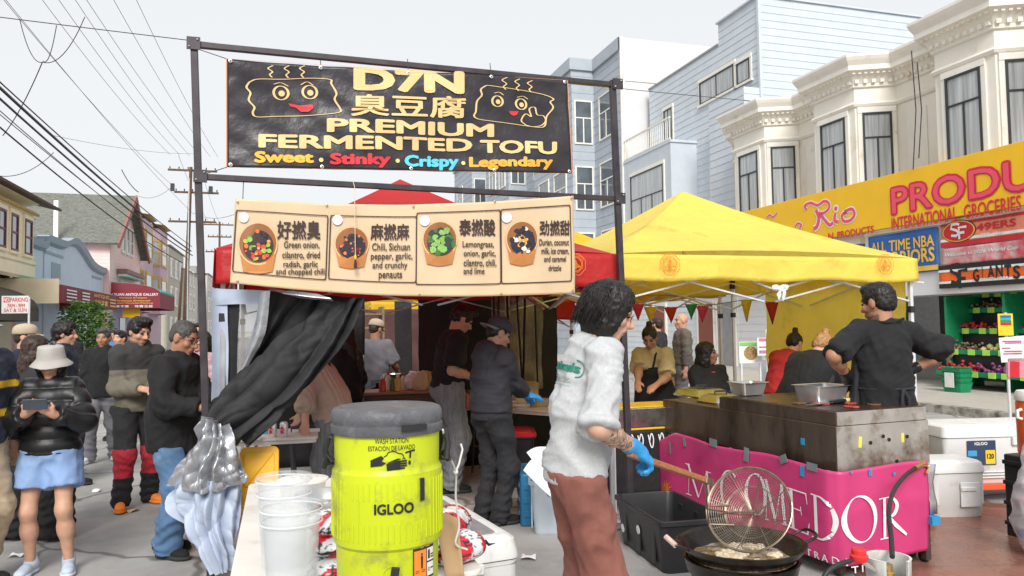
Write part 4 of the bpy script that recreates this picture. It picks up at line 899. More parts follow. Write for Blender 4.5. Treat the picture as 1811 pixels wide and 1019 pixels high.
# ================================================================ tables and what stands on them
m_tab = M('white folding table plastic',(.72,.69,.64),r=.5,var=.06,sc=4,bump=.08,bs=150,dirt=((.55,.50,.42),.25,6))
m_leg = M('grey table steel',(.10,.10,.105),r=.45,m=.5)
m_ss = M('stainless steel',(.58,.57,.55),r=.27,m=1,var=.12,sc=9,dirt=((.35,.30,.25),.25,7))
def Tm3(rz): return Matrix.Rotation(rz,4,'Z')
def rrpoly(x0,y0,x1,y1,r,n=6):
 P = []
 for cx,cy,a in ((x1 - r,y1 - r,0),(x0 + r,y1 - r,90),(x0 + r,y0 + r,180),(x1 - r,y0 + r,270)): P += [(cx + r * math.cos(R(a + 90 * i / n)),cy + r * math.sin(R(a + 90 * i / n))) for i in range(n + 1)]
 return P
def folding_table(label,c,L,wd,h=.74,rz=0.0,mtop=None):
 t = thing('folding_table',label,'table',(c[0],c[1],0),rz,'folding tables'); b = MB(); b.prism(rrpoly(-L / 2,-wd / 2,L / 2,wd / 2,.05),h - .022,h)
 b.build('tabletop',mtop or m_tab,t,bevel=.008,seg=3)
 b = MB(); b.prism(rrpoly(-L / 2 + .012,-wd / 2 + .012,L / 2 - .012,wd / 2 - .012,.045),h - .05,h - .0225); b.build('rim',mtop or m_tab,t,bevel=.004)
 for sx in (-1,1):
  for sy in (-1,1): b = MB(); b.tube([(sx * (L / 2 - .22),sy * (wd / 2 - .09),h - .05),(sx * (L / 2 - .17),sy * (wd / 2 - .09),.015)],.0125,8); b.build('leg',m_leg,t,smooth=True)
  b = MB(); b.tube([(sx * (L / 2 - .20),-wd / 2 + .09,.30),(sx * (L / 2 - .20),wd / 2 - .09,.30)],.011,8); b.tube([(sx * (L / 2 - .2),0,.3),(sx * (L / 2 - .62),0,h - .055)],.010,6); b.build('brace',m_leg,t,smooth=True)
 return t
# front table
fl,fr_c = st(G(440,855,.74)),st(G(857,1008,.74)); s0,s1,t0,t1 = fl[0],fr_c[0],fr_c[1],fl[1]
c = S((s0 + s1) / 2,(t0 + t1) / 2); folding_table('white folding table in the foreground under the yellow wash jug',c,abs(t1 - t0),abs(s1 - s0),.74,YAW + R(90))
# rear left table (cans) and the work table of the cap man
p = G(548,772,.74); folding_table('white folding table behind the black sash, with two cans on it',S(st(p)[0] - .46,st(p)[1] + .30),1.08,.62,.74,YAW - R(3))
pa,pb = G(804,716,.76),G(1107,737,.76); d = pb - pa; an = math.atan2(d.y,d.x); mid = (pa + pb) / 2 + Vector((-d.y,d.x,0)).normalized() * .36
folding_table('long white folding table where the cap man works in blue gloves',mid,d.length,.72,.76,an,M('worn white plastic',(.66,.62,.55),r=.5,var=.1,sc=5,dirt=((.40,.30,.2),.35,5)))
# ---------------------------------------------------------------- the yellow wash jug
m_jug = M('lime yellow plastic',(.52,.60,.012),r=.36,var=.05,sc=4,bump=.05,bs=220,dirt=((.27,.28,.05),.34,9))
m_lid = M('scuffed charcoal lid',(.10,.10,.11),r=.5,var=.25,sc=9,bump=.2,bs=60,dirt=((.20,.20,.21),.28,14))
JL = W(686,1000,2.33); JL = Vector((JL.x,JL.y,.742)); jf = math.atan2(-JL.y,-JL.x)            # it faces the camera
t = thing('drink_jug','lime yellow wash station jug with charcoal lid on the front table','water jug',JL,jf + R(90) + R(3))
jr = lambda z: .152 + .012 * min(1,max(0,z / .55))
prof = [(.10,.0),(.145,.002),(.150,.012),(.1545,.22),(.1555,.232),(.1635,.242),(.1665,.262),(.1675,.43),(.1665,.452),(.1600,.462),(.1590,.47),(.1605,.555),(.1605,.566)]
b = MB(); n = 144; ring = []
for r_,z in prof:
 rows = []
 for k in range(n):
  a = 2 * math.pi * k / n; rr = r_
  rows.append(Vector((math.cos(a) * rr,math.sin(a) * rr,z)))
 ring.append(rows)
b.grid(ring,closed=True); b.lathe([(.001,.566),(.1605,.566)],48); b.lathe([(.0,.0),(.10,.0)],24); b.build('jug_body',m_jug,t,smooth=True,angle=30)
def cyl(r_): return lambda a,z,l: Vector((math.cos(-math.pi / 2 + a / r_) * (r_ + l),math.sin(-math.pi / 2 + a / r_) * (r_ + l),z))
TJ = XF[t.name]
def jmap(r_): f_ = cyl(r_); return lambda a,z,l: TJ @ f_(a,z,l)
b = MB()                                                        # upright ribs of the middle band and its panel
for k in range(60):
 a = 2 * math.pi * k / 60 + .05; d_ = (a + math.pi / 2 + math.pi) % (2 * math.pi) - math.pi
 for z0_,z1_ in ((.262,.315),(.382,.432)):
  f_ = cyl(.1672); b.bar(f_(d_ * .1672,z0_,.0006),f_(d_ * .1672,z1_,.0006),.0035,.0035)
 if abs(d_) > .75: f_ = cyl(.1672); b.bar(f_(d_ * .1672,.315,.0006),f_(d_ * .1672,.382,.0006),.0035,.0035)
b.build('rib_band',m_jug,t,bevel=.001)
k_ = Ink(jmap(.1672),.0015); k_.rrect(-.095,.318,.115,.380,.006,.003); k_.build('panel_line',m_jug,t)
b = MB(); b.lathe([(.150,.560),(.168,.562),(.1705,.570),(.1705,.588),(.167,.590),(.167,.596),(.170,.600),(.1695,.622),(.164,.634),(.152,.639),(.146,.6385),(.142,.635),(.10,.6345),(.001,.635)],72); b.lathe([(.001,.56),(.15,.56)],48); b.build('lid',m_lid,t,smooth=True,angle=50)
b = MB(); f_ = cyl(.171); b.grid([[f_(.03 + .08 * i / 8,z,.002 + q_) for i in range(9)] for z,q_ in ((.578,0),(.580,.008),(.594,.008),(.596,0))]); b.build('lid_grip',m_blackpl,t,smooth=True)
m_ink = M('black print',(.015,.015,.015),r=.5,var=.05)
JPX = lambda px,py: ((px - 687) / 1342 * 2.18 ,0)
def jz(py): return 1.62 + (579.5 - py) / 1342 * 2.175 - .742
def ja(px): return (px - 687) / 1342 * 2.175
k_ = Ink(jmap(.1612),.0014)
k_.text('WASH STATION',ja(660),jz(785),ja(720),jz(776),.0); k_.text('ESTACIÓN DE LAVADO',ja(648),jz(797.5),ja(733),jz(787),.0)
k_.build('lettering',m_ink,t)
k_ = Ink(jmap(.1612),.0014); P_ = lambda L: [(ja(x),jz(y + 7)) for x,y in L]
k_.poly(P_([(652,807),(671,799),(676,803),(672,809),(680,812),(672,817),(652,819)])); k_.poly(P_([(681,812),(700,805),(707,806),(690,813),(681,826)][:4]))
k_.poly(P_([(680,814),(698,808),(705,812),(705,825),(681,826)]))
for i in range(4): y = 810.5 + i * 4.2; k_.line(P_([(701,y),(717 - (i == 3) * 4,y - .5)]),.0048)
cl = spline([(676,801),(681,798),(683,794),(690,792),(697,793),(701,796),(707,797),(711,802),(709,807)],4); k_.line(P_(cl),.0026)
k_.line(P_([(714,796),(728,793),(733,793)]),.005); k_.line(P_([(724,795),(723,806)]),.0055)
k_.ell(ja(722),jz(821),.004,.0065,14); k_.ell(ja(713),jz(813),.0022,.0022,10); k_.build('hand_wash_symbol',m_ink,t)
k_ = Ink(jmap(.1675),.0014); k_.text('IGLOO',ja(658),jz(909),ja(729),jz(890),.045); k_.build('lettering',m_ink,t)
b = MB(); f_ = cyl(.168)                                          # black side latch and handle brackets
b.grid([[f_(.088 + .016 * i / 3,z,q_) for i in range(4)] for z,q_ in ((.372,0),(.373,.005),(.437,.005),(.438,0))]); b.build('latch_plate',m_blackpl,t,bevel=.001)
for sg in (-1,1):
 a0_ = -math.pi / 2 + sg * 1.50; b = MB(); g_ = lambda dr,da,z: Vector((math.cos(a0_ + da) * (.161 + dr),math.sin(a0_ + da) * (.161 + dr),z))
 b.tube([g_(.004,-.05,.475),g_(.020,-.02,.47),g_(.026,0,.515),g_(.018,.03,.555),g_(.004,.05,.552)],[.010,.012,.010,.012,.010],8); b.tube([g_(.004,.06,.48),g_(.02,.05,.50),g_(.03,.0,.46)],.009,8); b.build('handle',m_blackpl,t,smooth=True)
b = MB(); f_ = cyl(.155)                                          # arched recess and the tap
k_ = Ink(jmap(.1553),.002); L = [(ja(690) - .030,.10),(ja(690) - .030,.165)] + [(ja(690) + .030 * math.cos(R(180 - 15 * i)),.165 + .030 * math.sin(R(15 * i))) for i in range(13)] + [(ja(690) + .030,.10)]
k_.line(L,.005); k_.build('tap_recess',m_jug,t)
a_ = ja(690); b = MB(); b.tube([f_(a_,.135,-.01),f_(a_,.135,.018)],.020,20); b.tube([f_(a_,.135,.018),f_(a_,.135,.045)],.013,16); b.tube([f_(a_,.155,.035),f_(a_,.125,.035),f_(a_,.090,.036)],[.013,.012,.009],14); b.build('tap',m_blackpl,t,smooth=True)
b = MB(); b.box(f_(a_ + .002,.178,.038),(.024,.008,.050),Matrix.Rotation(R(8),3,'Y')); b.box(f_(a_,.155,.036),(.014,.012,.02)); b.build('tap_lever',m_blackpl,t,bevel=.003)
# its care label
k_ = Ink(jmap(.1555),.0012); L0,L1,Z0,Z1 = ja(728),ja(781),jz(1035),jz(959);
def lab(x,y): return (L0 + (L1 - L0) * x,Z0 + (Z1 - Z0) * y)
def lgrid(k_,x0,y0,x1,y1,dl=0):
 n_ = 6
 for i in range(n_): a,c_ = lab(x0 + (x1 - x0) * i / n_,y0),lab(x0 + (x1 - x0) * (i + 1) / n_,y1); k_.rect(a[0],a[1],c_[0],c_[1],dl)
lgrid(k_,0,0,1,1); lb = k_.build('label_sticker',M('dark label',(.03,.03,.03),r=.4),t)
k_ = Ink(jmap(.1555),.0022); lgrid(k_,.04,.05,.56,.70); k_.build('label_sticker',M('orange label',(.85,.25,.03),r=.4,var=.05),t)
k_ = Ink(jmap(.1555),.0022); lgrid(k_,.60,.40,.96,.70); lgrid(k_,.60,.05,.96,.36); k_.build('label_sticker',M('white label',(.75,.75,.73),r=.4,var=.05),t)
k_ = Ink(jmap(.1555),.0022); a,c_ = lab(.30,.85),lab(.80,.95); k_.text('IGLOO',a[0],a[1],c_[0],c_[1],.05); k_.build('lettering',M('white print',(.8,.8,.8),r=.5,var=.03),t)
k_ = Ink(jmap(.1555),.0032); a,c_ = lab(.30,.40),lab(.40,.62); cx = (a[0] + c_[0]) / 2
k_.ell(cx,c_[1] - .002,.003,.004,12); k_.rect(cx - .0035,a[1] - .006,cx + .0035,c_[1] - .007); k_.rect(cx - .003,a[1] - .016,cx + .003,a[1] - .006)
for y in (.64,.22,.18):
 if y > .5: continue
 a,c_ = lab(.08,y),lab(.5,y + .015); k_.rect(a[0],a[1],c_[0],c_[1])
for y in (.46,.52): a,c_ = lab(.78,y),lab(.93,y + .03); k_.rect(a[0],a[1],c_[0],c_[1])
a,c_ = lab(.64,.45),lab(.74,.66); k_.rect(a[0],a[1],c_[0],c_[1]); a = lab(.69,.2); k_.ring(a[0],a[1],.004,.005,.0016,14); a,c_ = lab(.78,.2),lab(.93,.23); k_.rect(a[0],a[1],c_[0],c_[1]); k_.build('label_drawing',m_ink,t)
k_ = Ink(jmap(.1555),.0022); a,c_ = lab(.1,.78),lab(.9,.80); k_.rect(a[0],a[1],c_[0],c_[1]); a,c_ = lab(.3,.745),lab(.75,.76); k_.rect(a[0],a[1],c_[0],c_[1]); k_.build('label_drawing',M('orange label',None),t)
# ---------------------------------------------------------------- translucent buckets in two stacks
m_poly = M('milky plastic',(.80,.83,.86),r=.25,var=.03,alpha=.16,bump=.05,bs=60)
def bucket(label,c,z,r_,h,mk=True):
 t = thing('plastic_bucket',label,'bucket',(c.x,c.y,z),0,'translucent nested buckets'); rb = r_ * .84
 b = MB(); b.lathe([(.001,.004),(rb - .006,.004),(rb,.010),(r_ * .97,h * .80),(r_ * .985,h * .81),(r_,h - .008),(r_ + .006,h - .006),(r_ + .006,h),(r_ - .003,h),(r_ * .965 - .002,h * .80),(rb - .003,.014),(.001,.009)],48); b.build('shell',m_poly,t,smooth=True,angle=35)
 b = MB(); b.tube([Vector(((r_ + .007) * math.cos(a),(r_ + .007) * math.sin(a),h - .016)) for a in [R(360 * i / 40) for i in range(41)]],.0032,6); b.build('rim_bead',M('milky rim',(.82,.84,.86),r=.3,var=.03,alpha=.6),t,smooth=True); return t
pb = W(515,1000,2.5); pk = W(502,1000,2.82)
for i,z in enumerate((0,.042)): bucket(('front left translucent bucket, lower one of its pair','front left translucent bucket, nested in the lower one')[i],pb,.742 + z,.093,.262)
for i,z in enumerate((0,.05)): bucket(('translucent bucket of the stack farther from the jug front, lower one','tallest translucent bucket, on top of the stack nearer the silver cloth')[i],pk,.742 + z,.094,.285)
# red and white bags
def bag(label,c,L,wd,h,rz,cols,seed,cat='bag',grp='red and white food bags',tilt=0.0):
 t = thing('food_bag',label,cat,c,rz,grp); rs = random.Random(seed); f = SDF(.02); f.group(.03); f.ell((0,0,h * .5),(L * .5,wd * .5,h * .52)); f.ell((L * .22,0,h * .5),(L * .28,wd * .48,h * .48)); f.ell((-L * .22,0,h * .5),(L * .28,wd * .48,h * .48))
 f.plane((0,0,.002),(0,0,-1),.006)
 def colr(V):
  c_ = np.tile(np.array(cols[0]),(len(V),1)); m = np.sin(V[:,0] * 38 + V[:,1] * 22 + seed + 3 * vnoise(V * 9 + seed)); c_[m > .35] = cols[1]; m2 = np.abs(vnoise(V * np.array([25,60,60]) + seed)) < .09; c_[m2] = cols[2]; return c_
 sdf_obj('pouch',f,.007,M('printed plastic film',(.5,.5,.5),r=.25,var=.08,sc=30,attr=True),t,lambda V,N: .006 * fold(V,11,seed),color=colr)
 b = MB()
 for sg in (-1,1): b.grid([[Vector((sg * (L * .47 + .03 * j),(i / 6 - .5) * wd * .8,h * .5 + .006 * math.sin(i * 2.2 + j))) for i in range(7)] for j in range(2)])
 b.build('seal',M('printed plastic film',None),t,smooth=True,solid=.002); return t
RW = ((.74,.74,.76),(.66,.03,.05),(.03,.03,.035))
for i,(px,d,z,L,sd) in enumerate(((586,2.72,.742,.24,1),(592,2.78,.805,.22,2),(588,2.82,.868,.22,3))):
 p = W(px,900,d); bag(('red and white food bag lying lowest beside the jug','red and white food bag in the middle of the pile by the jug','red and white food bag on top of the pile by the jug')[i],(p.x,p.y,z),L,.17,.068,YAW + R(75 + 12 * i),RW,sd)
p = W(808,930,2.86); bag('red and white food bag leaning out behind the right of the jug',(p.x,p.y,.742),.22,.15,.10,YAW + R(20),RW,6)
p = W(795,930,3.15); bag('small red and black food bag behind the cardboard at the jug',(p.x,p.y,.742),.22,.14,.13,YAW + R(60),((.6,.04,.06),(.75,.75,.75),(.03,.03,.03)),9)
# cardboard flap and the white cord at the jug's right
p = W(798,962,2.62); t = thing('cardboard','bent tan cardboard flap standing at the right side of the jug','cardboard',(p.x,p.y,.742),R(-8)); b = MB()
b.grid([[Vector((-.038 + .058 * u + .02 * (1 - v) - .030 * v * (1 - u),.03 * math.sin(u * 2 + v),.002 + v * .235 - .02 * u * v)) for u in [i / 5 for i in range(6)]] for v in [j / 8 for j in range(9)]]); b.build('flap',M('tan cardboard',(.55,.36,.20),r=.8,var=.08),t,smooth=True,solid=.004,angle=180)
m_cord = M('white cord',(.75,.74,.70),r=.8,var=.1); p = [W(x,y,d) for x,y,d in ((783,760,2.36),(792,800,2.45),(806,835,2.55),(806,880,2.6),(812,930,2.62),(806,962,2.62),(826,972,2.66))]
t = thing('cord','knotted white cord hanging at the right handle of the jug','cord',(p[-1].x,p[-1].y,.745)); b = MB(); b.tube([Vector(q_) for q_ in spline(p,5)],.0036,6); b.tube([p[2],W(812,820,2.56),W(818,795,2.58),W(815,785,2.58)],.0034,6); b.ico(p[2],.009,2); b.build('strand',m_cord,t,True,smooth=True)
# steel bowl, round white lid on a pot
p = W(578,866,3.02); t = thing('steel_bowl','stainless steel mixing bowl half hidden behind the jug','bowl',(p.x,p.y,.742)); b = MB(); b.lathe([(.05,.16),(.08,.162),(.105,.185),(.118,.222),(.126,.226),(.127,.222),(.112,.18),(.085,.155),(.05,.150)],40); b.lathe([(.0,.16),(.05,.16)],24); b.build('bowl_shell',m_ss,t,smooth=True,angle=60)
b = MB(); b.lathe([(.072,0),(.075,.15),(.06,.152)],32); b.build('stand_tub',m_poly,t,smooth=True)
p = W(536,840,3.75); t = thing('stock_pot','steel pot under a round white perforated lid','pot',(p.x,p.y,.742)); b = MB(); b.lathe([(.001,.001),(.10,.001),(.108,.01),(.108,.125),(.112,.13)],40); b.build('pot_body',m_ss,t,smooth=True,angle=50)
b = MB(); b.lathe([(.118,.130),(.123,.134),(.122,.142),(.10,.147),(.001,.150)],44); lo_ = b.build('lid',m_tab,t,smooth=True,angle=40); b = MB()
for i in range(11): a = 2.4 * i; rr = .024 * math.sqrt(i) ; b.lathe([(.001,.1),(.0045,.1)],10,(rr * math.cos(a),rr * math.sin(a),.0505 - rr * rr * .16))
b.build('holes',m_ink,lo_)
# ---------------------------------------------------------------- coolers
m_cool = M('white cooler plastic',(.74,.74,.73),r=.42,var=.05,sc=4,bump=.06,bs=200,dirt=((.58,.55,.50),.2,7)); m_coolg = M('grey cooler plastic',(.25,.25,.26),r=.5,var=.12,sc=12,bump=.15,bs=110,dirt=((.36,.34,.32),.3,8))
def cooler(label,loc,rz,L,wd,h,style=0):
 t = thing('cooler',label,'cooler',loc,rz,'white picnic coolers'); b = MB(); hl = h * .78
 lay = [(-.03,0),(-.015,.02),(-.008,hl * .30),(-.002,hl * .32),(0,hl - .02),(.004,hl)]
 rings = [[Vector((x,y,z)) for x,y in rrpoly(-L / 2 - o,-wd / 2 - o,L / 2 + o,wd / 2 + o,.05)] for o,z in lay]; b.grid(rings,closed=True); b.add(rings[0],[tuple(range(len(rings[0])))[::-1]]); b.add(rings[-1],[tuple(range(len(rings[0])))]); b.build('body',m_cool,t,smooth=True,angle=40)
 b = MB(); lay = [(.002,hl + .004),(.010,hl + .008),(.010,hl + .03),(-.004,h - .02),(-.025,h - .004),(-.05,h)]
 rings = [[Vector((x,y,z)) for x,y in rrpoly(-L / 2 - o,-wd / 2 - o,L / 2 + o,wd / 2 + o,.055 if o > -.02 else .04)] for o,z in lay]; b.grid(rings,closed=True); b.add(rings[-1],[tuple(range(len(rings[0])))]); b.build('lid',m_cool,t,smooth=True,angle=30)
 return t,hl
pa,pb_ = G(916,943,.55),G(802,877,.55); dv = (pa - pb_).normalized(); pn = Vector((dv.y,-dv.x,0)); ca = math.atan2(dv.y,dv.x)
cc = pa - dv * .52 + pn * -.0 - Vector((-dv.y,dv.x,0)) * .27; cc.z = 0
if cc.x > pa.x: cc = pa - dv * .52 + Vector((-dv.y,dv.x,0)) * .27; cc.z = 0
t,hl = cooler('big white cooler with a grey lid panel, on the ground beside the front table',cc,ca,1.10,.52,.55)
b = MB(); b.prism(rrpoly(.06,-.17,.47,.17,.03),.5505,.556); b.prism(rrpoly(-.42,-.17,-.10,.17,.03),.5505,.556); b.build('lid_panel',m_coolg,t,bevel=.003)
b = MB(); b.prism(rrpoly(-.55,-.262,.55,.262,.05),hl - .025,hl + .002); b.build('gasket_band',m_coolg,t,bevel=.002)
b = MB(); b.box((.562,0,hl - .02),(.03,.12,.05)); b.box((.2,.272,hl),(.09,.03,.06)); b.box((.2,-.272,hl),(.09,.03,.06)); b.build('latch',m_cool,t,bevel=.006)
# plastic wrap lump on the near corner of the table
p = G(845,1016,.742); t = thing('plastic_wrap','crumpled clear plastic on the near right table corner','plastic bag',(p.x,p.y,.50)); f = SDF(); f.group(.03); f.ell((.05,.02,.13),(.09,.06,.04)); f.ell((.1,.05,.10),(.06,.06,.05)); sdf_obj('wrap',f,.007,M('clear crumpled film',(.78,.78,.8),r=.15,var=.1,alpha=.6),t,lambda V,N: .014 * fold(V,16,3))
# ---------------------------------------------------------------- things under and on the work tables
m_bin = M('black tote plastic',(.022,.022,.024),r=.38,var=.15,sc=5,bump=.05,bs=150)
def tote(label,loc,rz,L,wd,h,m,cat='tote',lid=None,lidname='lid',tp=.035,open_=True):
 t = thing('storage_tote',label,cat,loc,rz,'storage totes'); b = MB(); lay = [(-tp,.0),(-tp * .5,h * .5),(-.004,h - .04),(0,h - .035),(.012,h - .03),(.012,h - .004),(.008,h),(-.008,h),(-.012,h - .01),(-tp * .5 - .008,h * .5),(-tp - .008,.012)]
 rings = [[Vector((x,y,z)) for x,y in rrpoly(-L / 2 - o,-wd / 2 - o,L / 2 + o,wd / 2 + o,.05)] for o,z in lay]; b.grid(rings,closed=True); b.add(rings[0],[tuple(range(len(rings[0])))[::-1]]); b.add(rings[-1],[tuple(range(len(rings[0])))]); b.build('tub',m,t,smooth=True,angle=35)
 b = MB()
 for sy in (-1,1):
  for k in (-.3,0,.3): b.box((k * L,sy * (wd / 2 - tp * .42),h * .47),(.07,.012,h * .72))
 b.build('rib',m,t,bevel=.004)
 if lid:
  b = MB(); lay = [(.016,h - .012),(.02,h + .012),(.005,h + .02),(-.03,h + .022),(-.04,h + .034),(-.07,h + .036)]; rings = [[Vector((x,y,z)) for x,y in rrpoly(-L / 2 - o,-wd / 2 - o,L / 2 + o,wd / 2 + o,.05)] for o,z in lay]; b.grid(rings,closed=True); b.add(rings[-1],[tuple(range(len(rings[0])))]); b.build('lid',lid,t,smooth=True,angle=40)
 return t
A_,B_,C_ = G(1087,874,.345),G(1169,924,.345),G(1250,913,.345); dv = (A_ - B_).normalized(); L_ = (A_ - B_).length; ca = math.atan2(dv.y,dv.x); nrm = Vector((dv.y,-dv.x,0)); cc = (A_ + B_) / 2 + nrm * .235; cc.z = 0
t = tote('open empty black tote with two white stickers, on the ground behind the wok',cc,ca,L_,.47,.345,m_bin)
TT = XF[t.name]; inv = TT.inverted()
b = MB()
for px,py in ((1100,934),(1127,937)):
 p = inv @ on_plane(px,py,cc - nrm * .235,nrm); sd = 1 if (inv @ (cc - nrm * .3)).y > 0 else -1; y_ = sd * (.235 - .012); b.lathe([(.001,0),(.030,0),(.031,-.002)],24,(p.x,y_ + .0075 * sd,p.z),Matrix.Rotation(R(-90 * sd - 4 * sd),4,'X'))
b.build('sticker',M('white sticker',(.75,.75,.75),r=.4,var=.15,sc=70),t)
p = G(905,868); cR = st(p)
tote('black tote with a red lid under the work table',S(cR[0] + .16,cR[1] + .35),YAW + R(75),.55,.36,.52,m_bin,lid=M('red tote lid',(.60,.03,.04),r=.4,var=.08))
p = G(944,932); c1 = p + UX * .02 + VX * .27; t = thing('tool_case','blue plastic case standing between the red-lidded tote and the clear bin','case',(c1.x,c1.y,0),YAW + R(75)); m_blue = M('blue plastic case',(.02,.14,.28),r=.4,var=.1)
b = MB(); b.prism(rrpoly(-.26,-.055,.26,.055,.03),0,.42); b.build('shell',m_blue,t,bevel=.012); b = MB()
for z in (.10,.21,.32): b.box((0,-.058,z),(.40,.014,.035)); b.box((0,.058,z),(.40,.014,.035))
for z in (.10,.21,.32): b.box((-.262,0,z),(.012,.06,.05))
b.build('rib',m_blue,t,bevel=.004); b = MB(); b.box((0,0,.43),(.16,.03,.03)); b.build('handle',m_blue,t,bevel=.008)
p = G(972,950); c2 = p + UX * .14 + VX * .26
tote('clear bin behind the grey sweatshirt man',c2,YAW + R(72),.55,.40,.42,M('clear bin plastic',(.70,.78,.85),r=.2,var=.05,alpha=.45))
t = thing('foam_sheet','white paper sheets stuck upright in the clear bin','paper',(c2.x,c2.y,.05),YAW + R(20)); b = MB(); b.grid(patch([[(931,800,5.55),(950,790,5.6),(985,792,5.6)],[(950,830,5.5),(968,820,5.55),(992,830,5.6)],[(968,880,5.5),(985,880,5.55),(1000,880,5.6)]],8,8,.012,4)); b.grid(patch([[(925,832,5.45),(938,815,5.5),(955,805,5.52)],[(948,855,5.46),(958,845,5.5),(968,838,5.52)],[(975,880,5.46),(982,875,5.5),(990,870,5.52)]],8,8,.012,4,3)); b.build('sheet',M('white paper',(.74,.75,.78),r=.6,var=.05),t,True,smooth=True,solid=.003,angle=180)
# yellow bin under the rear left table
p = W(458,840,5.25); t = thing('yellow_bin','yellow plastic lid leaning under the rear left table','bin lid',(p.x,p.y,.52),R(12)); m_yb = M('yellow bin plastic',(.80,.42,.02),r=.4,var=.08); b = MB(); T = Matrix.Rotation(R(80),4,'X'); b.prism(rrpoly(-.13,-.02,.13,.29,.04),-.012,.012,T); b.build('panel',m_yb,t,bevel=.006); b = MB(); b.prism(rrpoly(-.10,.02,.10,.25,.03),.0121,.022,T);
b.bar((-.09,-.025,.03),(.09,.02,.24),.012,.012); b.build('rib',m_yb,t,bevel=.003); b = MB(); b.box((0,.05,-.26),(.22,.30,.50)); b.build('bin_tub',m_yb,t,bevel=.02)
# cans, little boxes and a teal tub on the rear left table
m_can = M('can aluminium',(.72,.71,.72),r=.3,m=.5,var=.05); m_canr = M('can red print',(.62,.03,.06),r=.35,var=.3,sc=60)
for lab_,px in (('left one of two white and red drink cans',482),('right one of two white and red drink cans',502)):
 p = G(px,773,.74); t = thing('drink_can',lab_,'can',(p.x,p.y,.741),R(-12),'drink cans'); b = MB(); b.lathe([(.001,.004),(.022,.004),(.026,0),(.033,.010),(.033,.108),(.027,.118),(.028,.121),(.025,.121),(.024,.116),(.001,.116)],28); b.build('shell',m_can,t,smooth=True,angle=35)
 k_ = Ink(lambda a,z,l: XF[t.name] @ Vector((math.cos(-math.pi / 2 + a / .033) * (.033 + l),math.sin(-math.pi / 2 + a / .033) * (.033 + l),z)),.0012)
 L = [(.024 * math.cos(a) * (.8 + .25 * math.sin(5 * a)),.058 + .036 * math.sin(a) * (.85 + .2 * math.cos(7 * a))) for a in [6.283 * i / 30 for i in range(30)]]
 for i in range(30): k_.poly([(0,.058),L[i],L[(i + 1) % 30]])
 k_.build('print',m_canr,t)
def small_box(name,label,p,d,m,rz=YAW,cat='box',bev=.004,grp=None): t = thing(name,label,cat,p,rz,grp); b = MB(); b.box((0,0,d[2] / 2),d); b.build('carton',m,t,bevel=bev); b = MB(); b.box((0,0,d[2] + .001),(d[0] * .96,.02,.002)); b.box((0,-d[1] / 2 - .001,d[2] * .6),(d[0] * .6,.002,d[2] * .3)); b.build('carton_label',M('faint print',(.5,.49,.47),r=.6,var=.2,sc=60),t); return t
m_wbox = M('white carton',(.72,.71,.70),r=.7,var=.05)
p = G(446,778,.74); small_box('small_box','small white printed carton left of the cans',(p.x,p.y,.741),(.13,.09,.07),m_wbox)
p = G(462,770,.74); t = thing('tub','teal plastic tub behind the two cans','tub',(p.x,p.y + .12,.741)); b = MB(); b.lathe([(.001,.002),(.07,.002),(.08,.12),(.084,.122),(.08,.124),(.07,.01),(.001,.01)],32); b.build('shell',M('teal plastic',(.03,.36,.46),r=.35),t,smooth=True,angle=40)
p = G(540,766,.74); t = thing('food_tray','dark food tray with a white lid in front of the cardigan','tray',(p.x - .02,p.y + .14,.741),YAW); b = MB(); b.prism(rrpoly(-.14,-.08,.14,.08,.02),0,.04); b.build('tray',m_blackpl,t,bevel=.006); b = MB(); b.prism(rrpoly(-.13,-.12,.10,-.085,.01),.001,.03); b.build('tray_lid',m_wbox,t,bevel=.003)
# ================================================================ the griddle with its pink banner
m_grill = M('greasy dark steel',(.17,.13,.10),r=.34,m=.75,var=.22,sc=5,bump=.06,bs=30,stretch=(1,1,.35),dirt=((.045,.032,.022),.42,3.5))
m_grill2 = M('heat stained steel',(.60,.56,.51),r=.34,m=.8,var=.14,sc=6,dirt=((.16,.075,.03),.40,3.6))
CW = W(1478,755,4.83); CL = W(1172,706,6.74); CRt = W(1643,742,5.10)
GO = Vector((CW.x,CW.y,0)); gv = Vector((CL.x - CW.x,CL.y - CW.y,0)); GL = gv.length; gv.normalize(); gu = Vector((-gv.y,gv.x,0)) * -1; GWd = (CRt - CW).dot(gu); grz = math.atan2(gu.y,gu.x)
t_g = thing('griddle','long greasy steel griddle cart with a pink banner taped round it','griddle',GO,grz); TG = XF[t_g.name]
b = MB(); GZ0,GZ1 = .665,.955                                  # local: x to the right, y away
b.box((GWd / 2,GL / 2,(GZ0 + GZ1) / 2),(GWd,GL,GZ1 - GZ0)); b.build('griddle_box',[m_grill],t_g,bevel=.006)
b = MB(); b.box((GWd / 2,-.0025,(GZ0 + GZ1) / 2),(GWd - .004,.005,GZ1 - GZ0 - .004)); b.build('end_panel',m_grill2,t_g,bevel=.002)
b = MB(); b.box((GWd / 2,GL * .30 + .004,GZ1 + .045),(GWd - .02,GL * .60,.09)); b.build('splash_rim',m_grill,t_g,bevel=.005)
b = MB(); b.box((GWd / 2,.0005,GZ1 + .045),(GWd - .026,.006,.086)); b.build('splash_end',m_grill2,t_g,bevel=.002)
b = MB(); b.prism([(.02,.02),(GWd - .03,.02),(GWd - .03,GL * .59),(.02,GL * .59)],GZ1 + .0905,GZ1 + .093); b.build('hot_plate',M('seasoned hot plate',(.10,.075,.055),r=.3,m=.7,var=.4,sc=4,dirt=((.30,.12,.05),.35,5)),t_g)
b = MB()
for x,z in ((.28,.835),(.44,.845),(.60,.855),(.39,.87),(.50,.70)): b.lathe([(.001,0),(.0125,0),(.0125,.003)],16,(x * GWd / .8,-.0065,z),Matrix.Rotation(R(90),4,'X'))
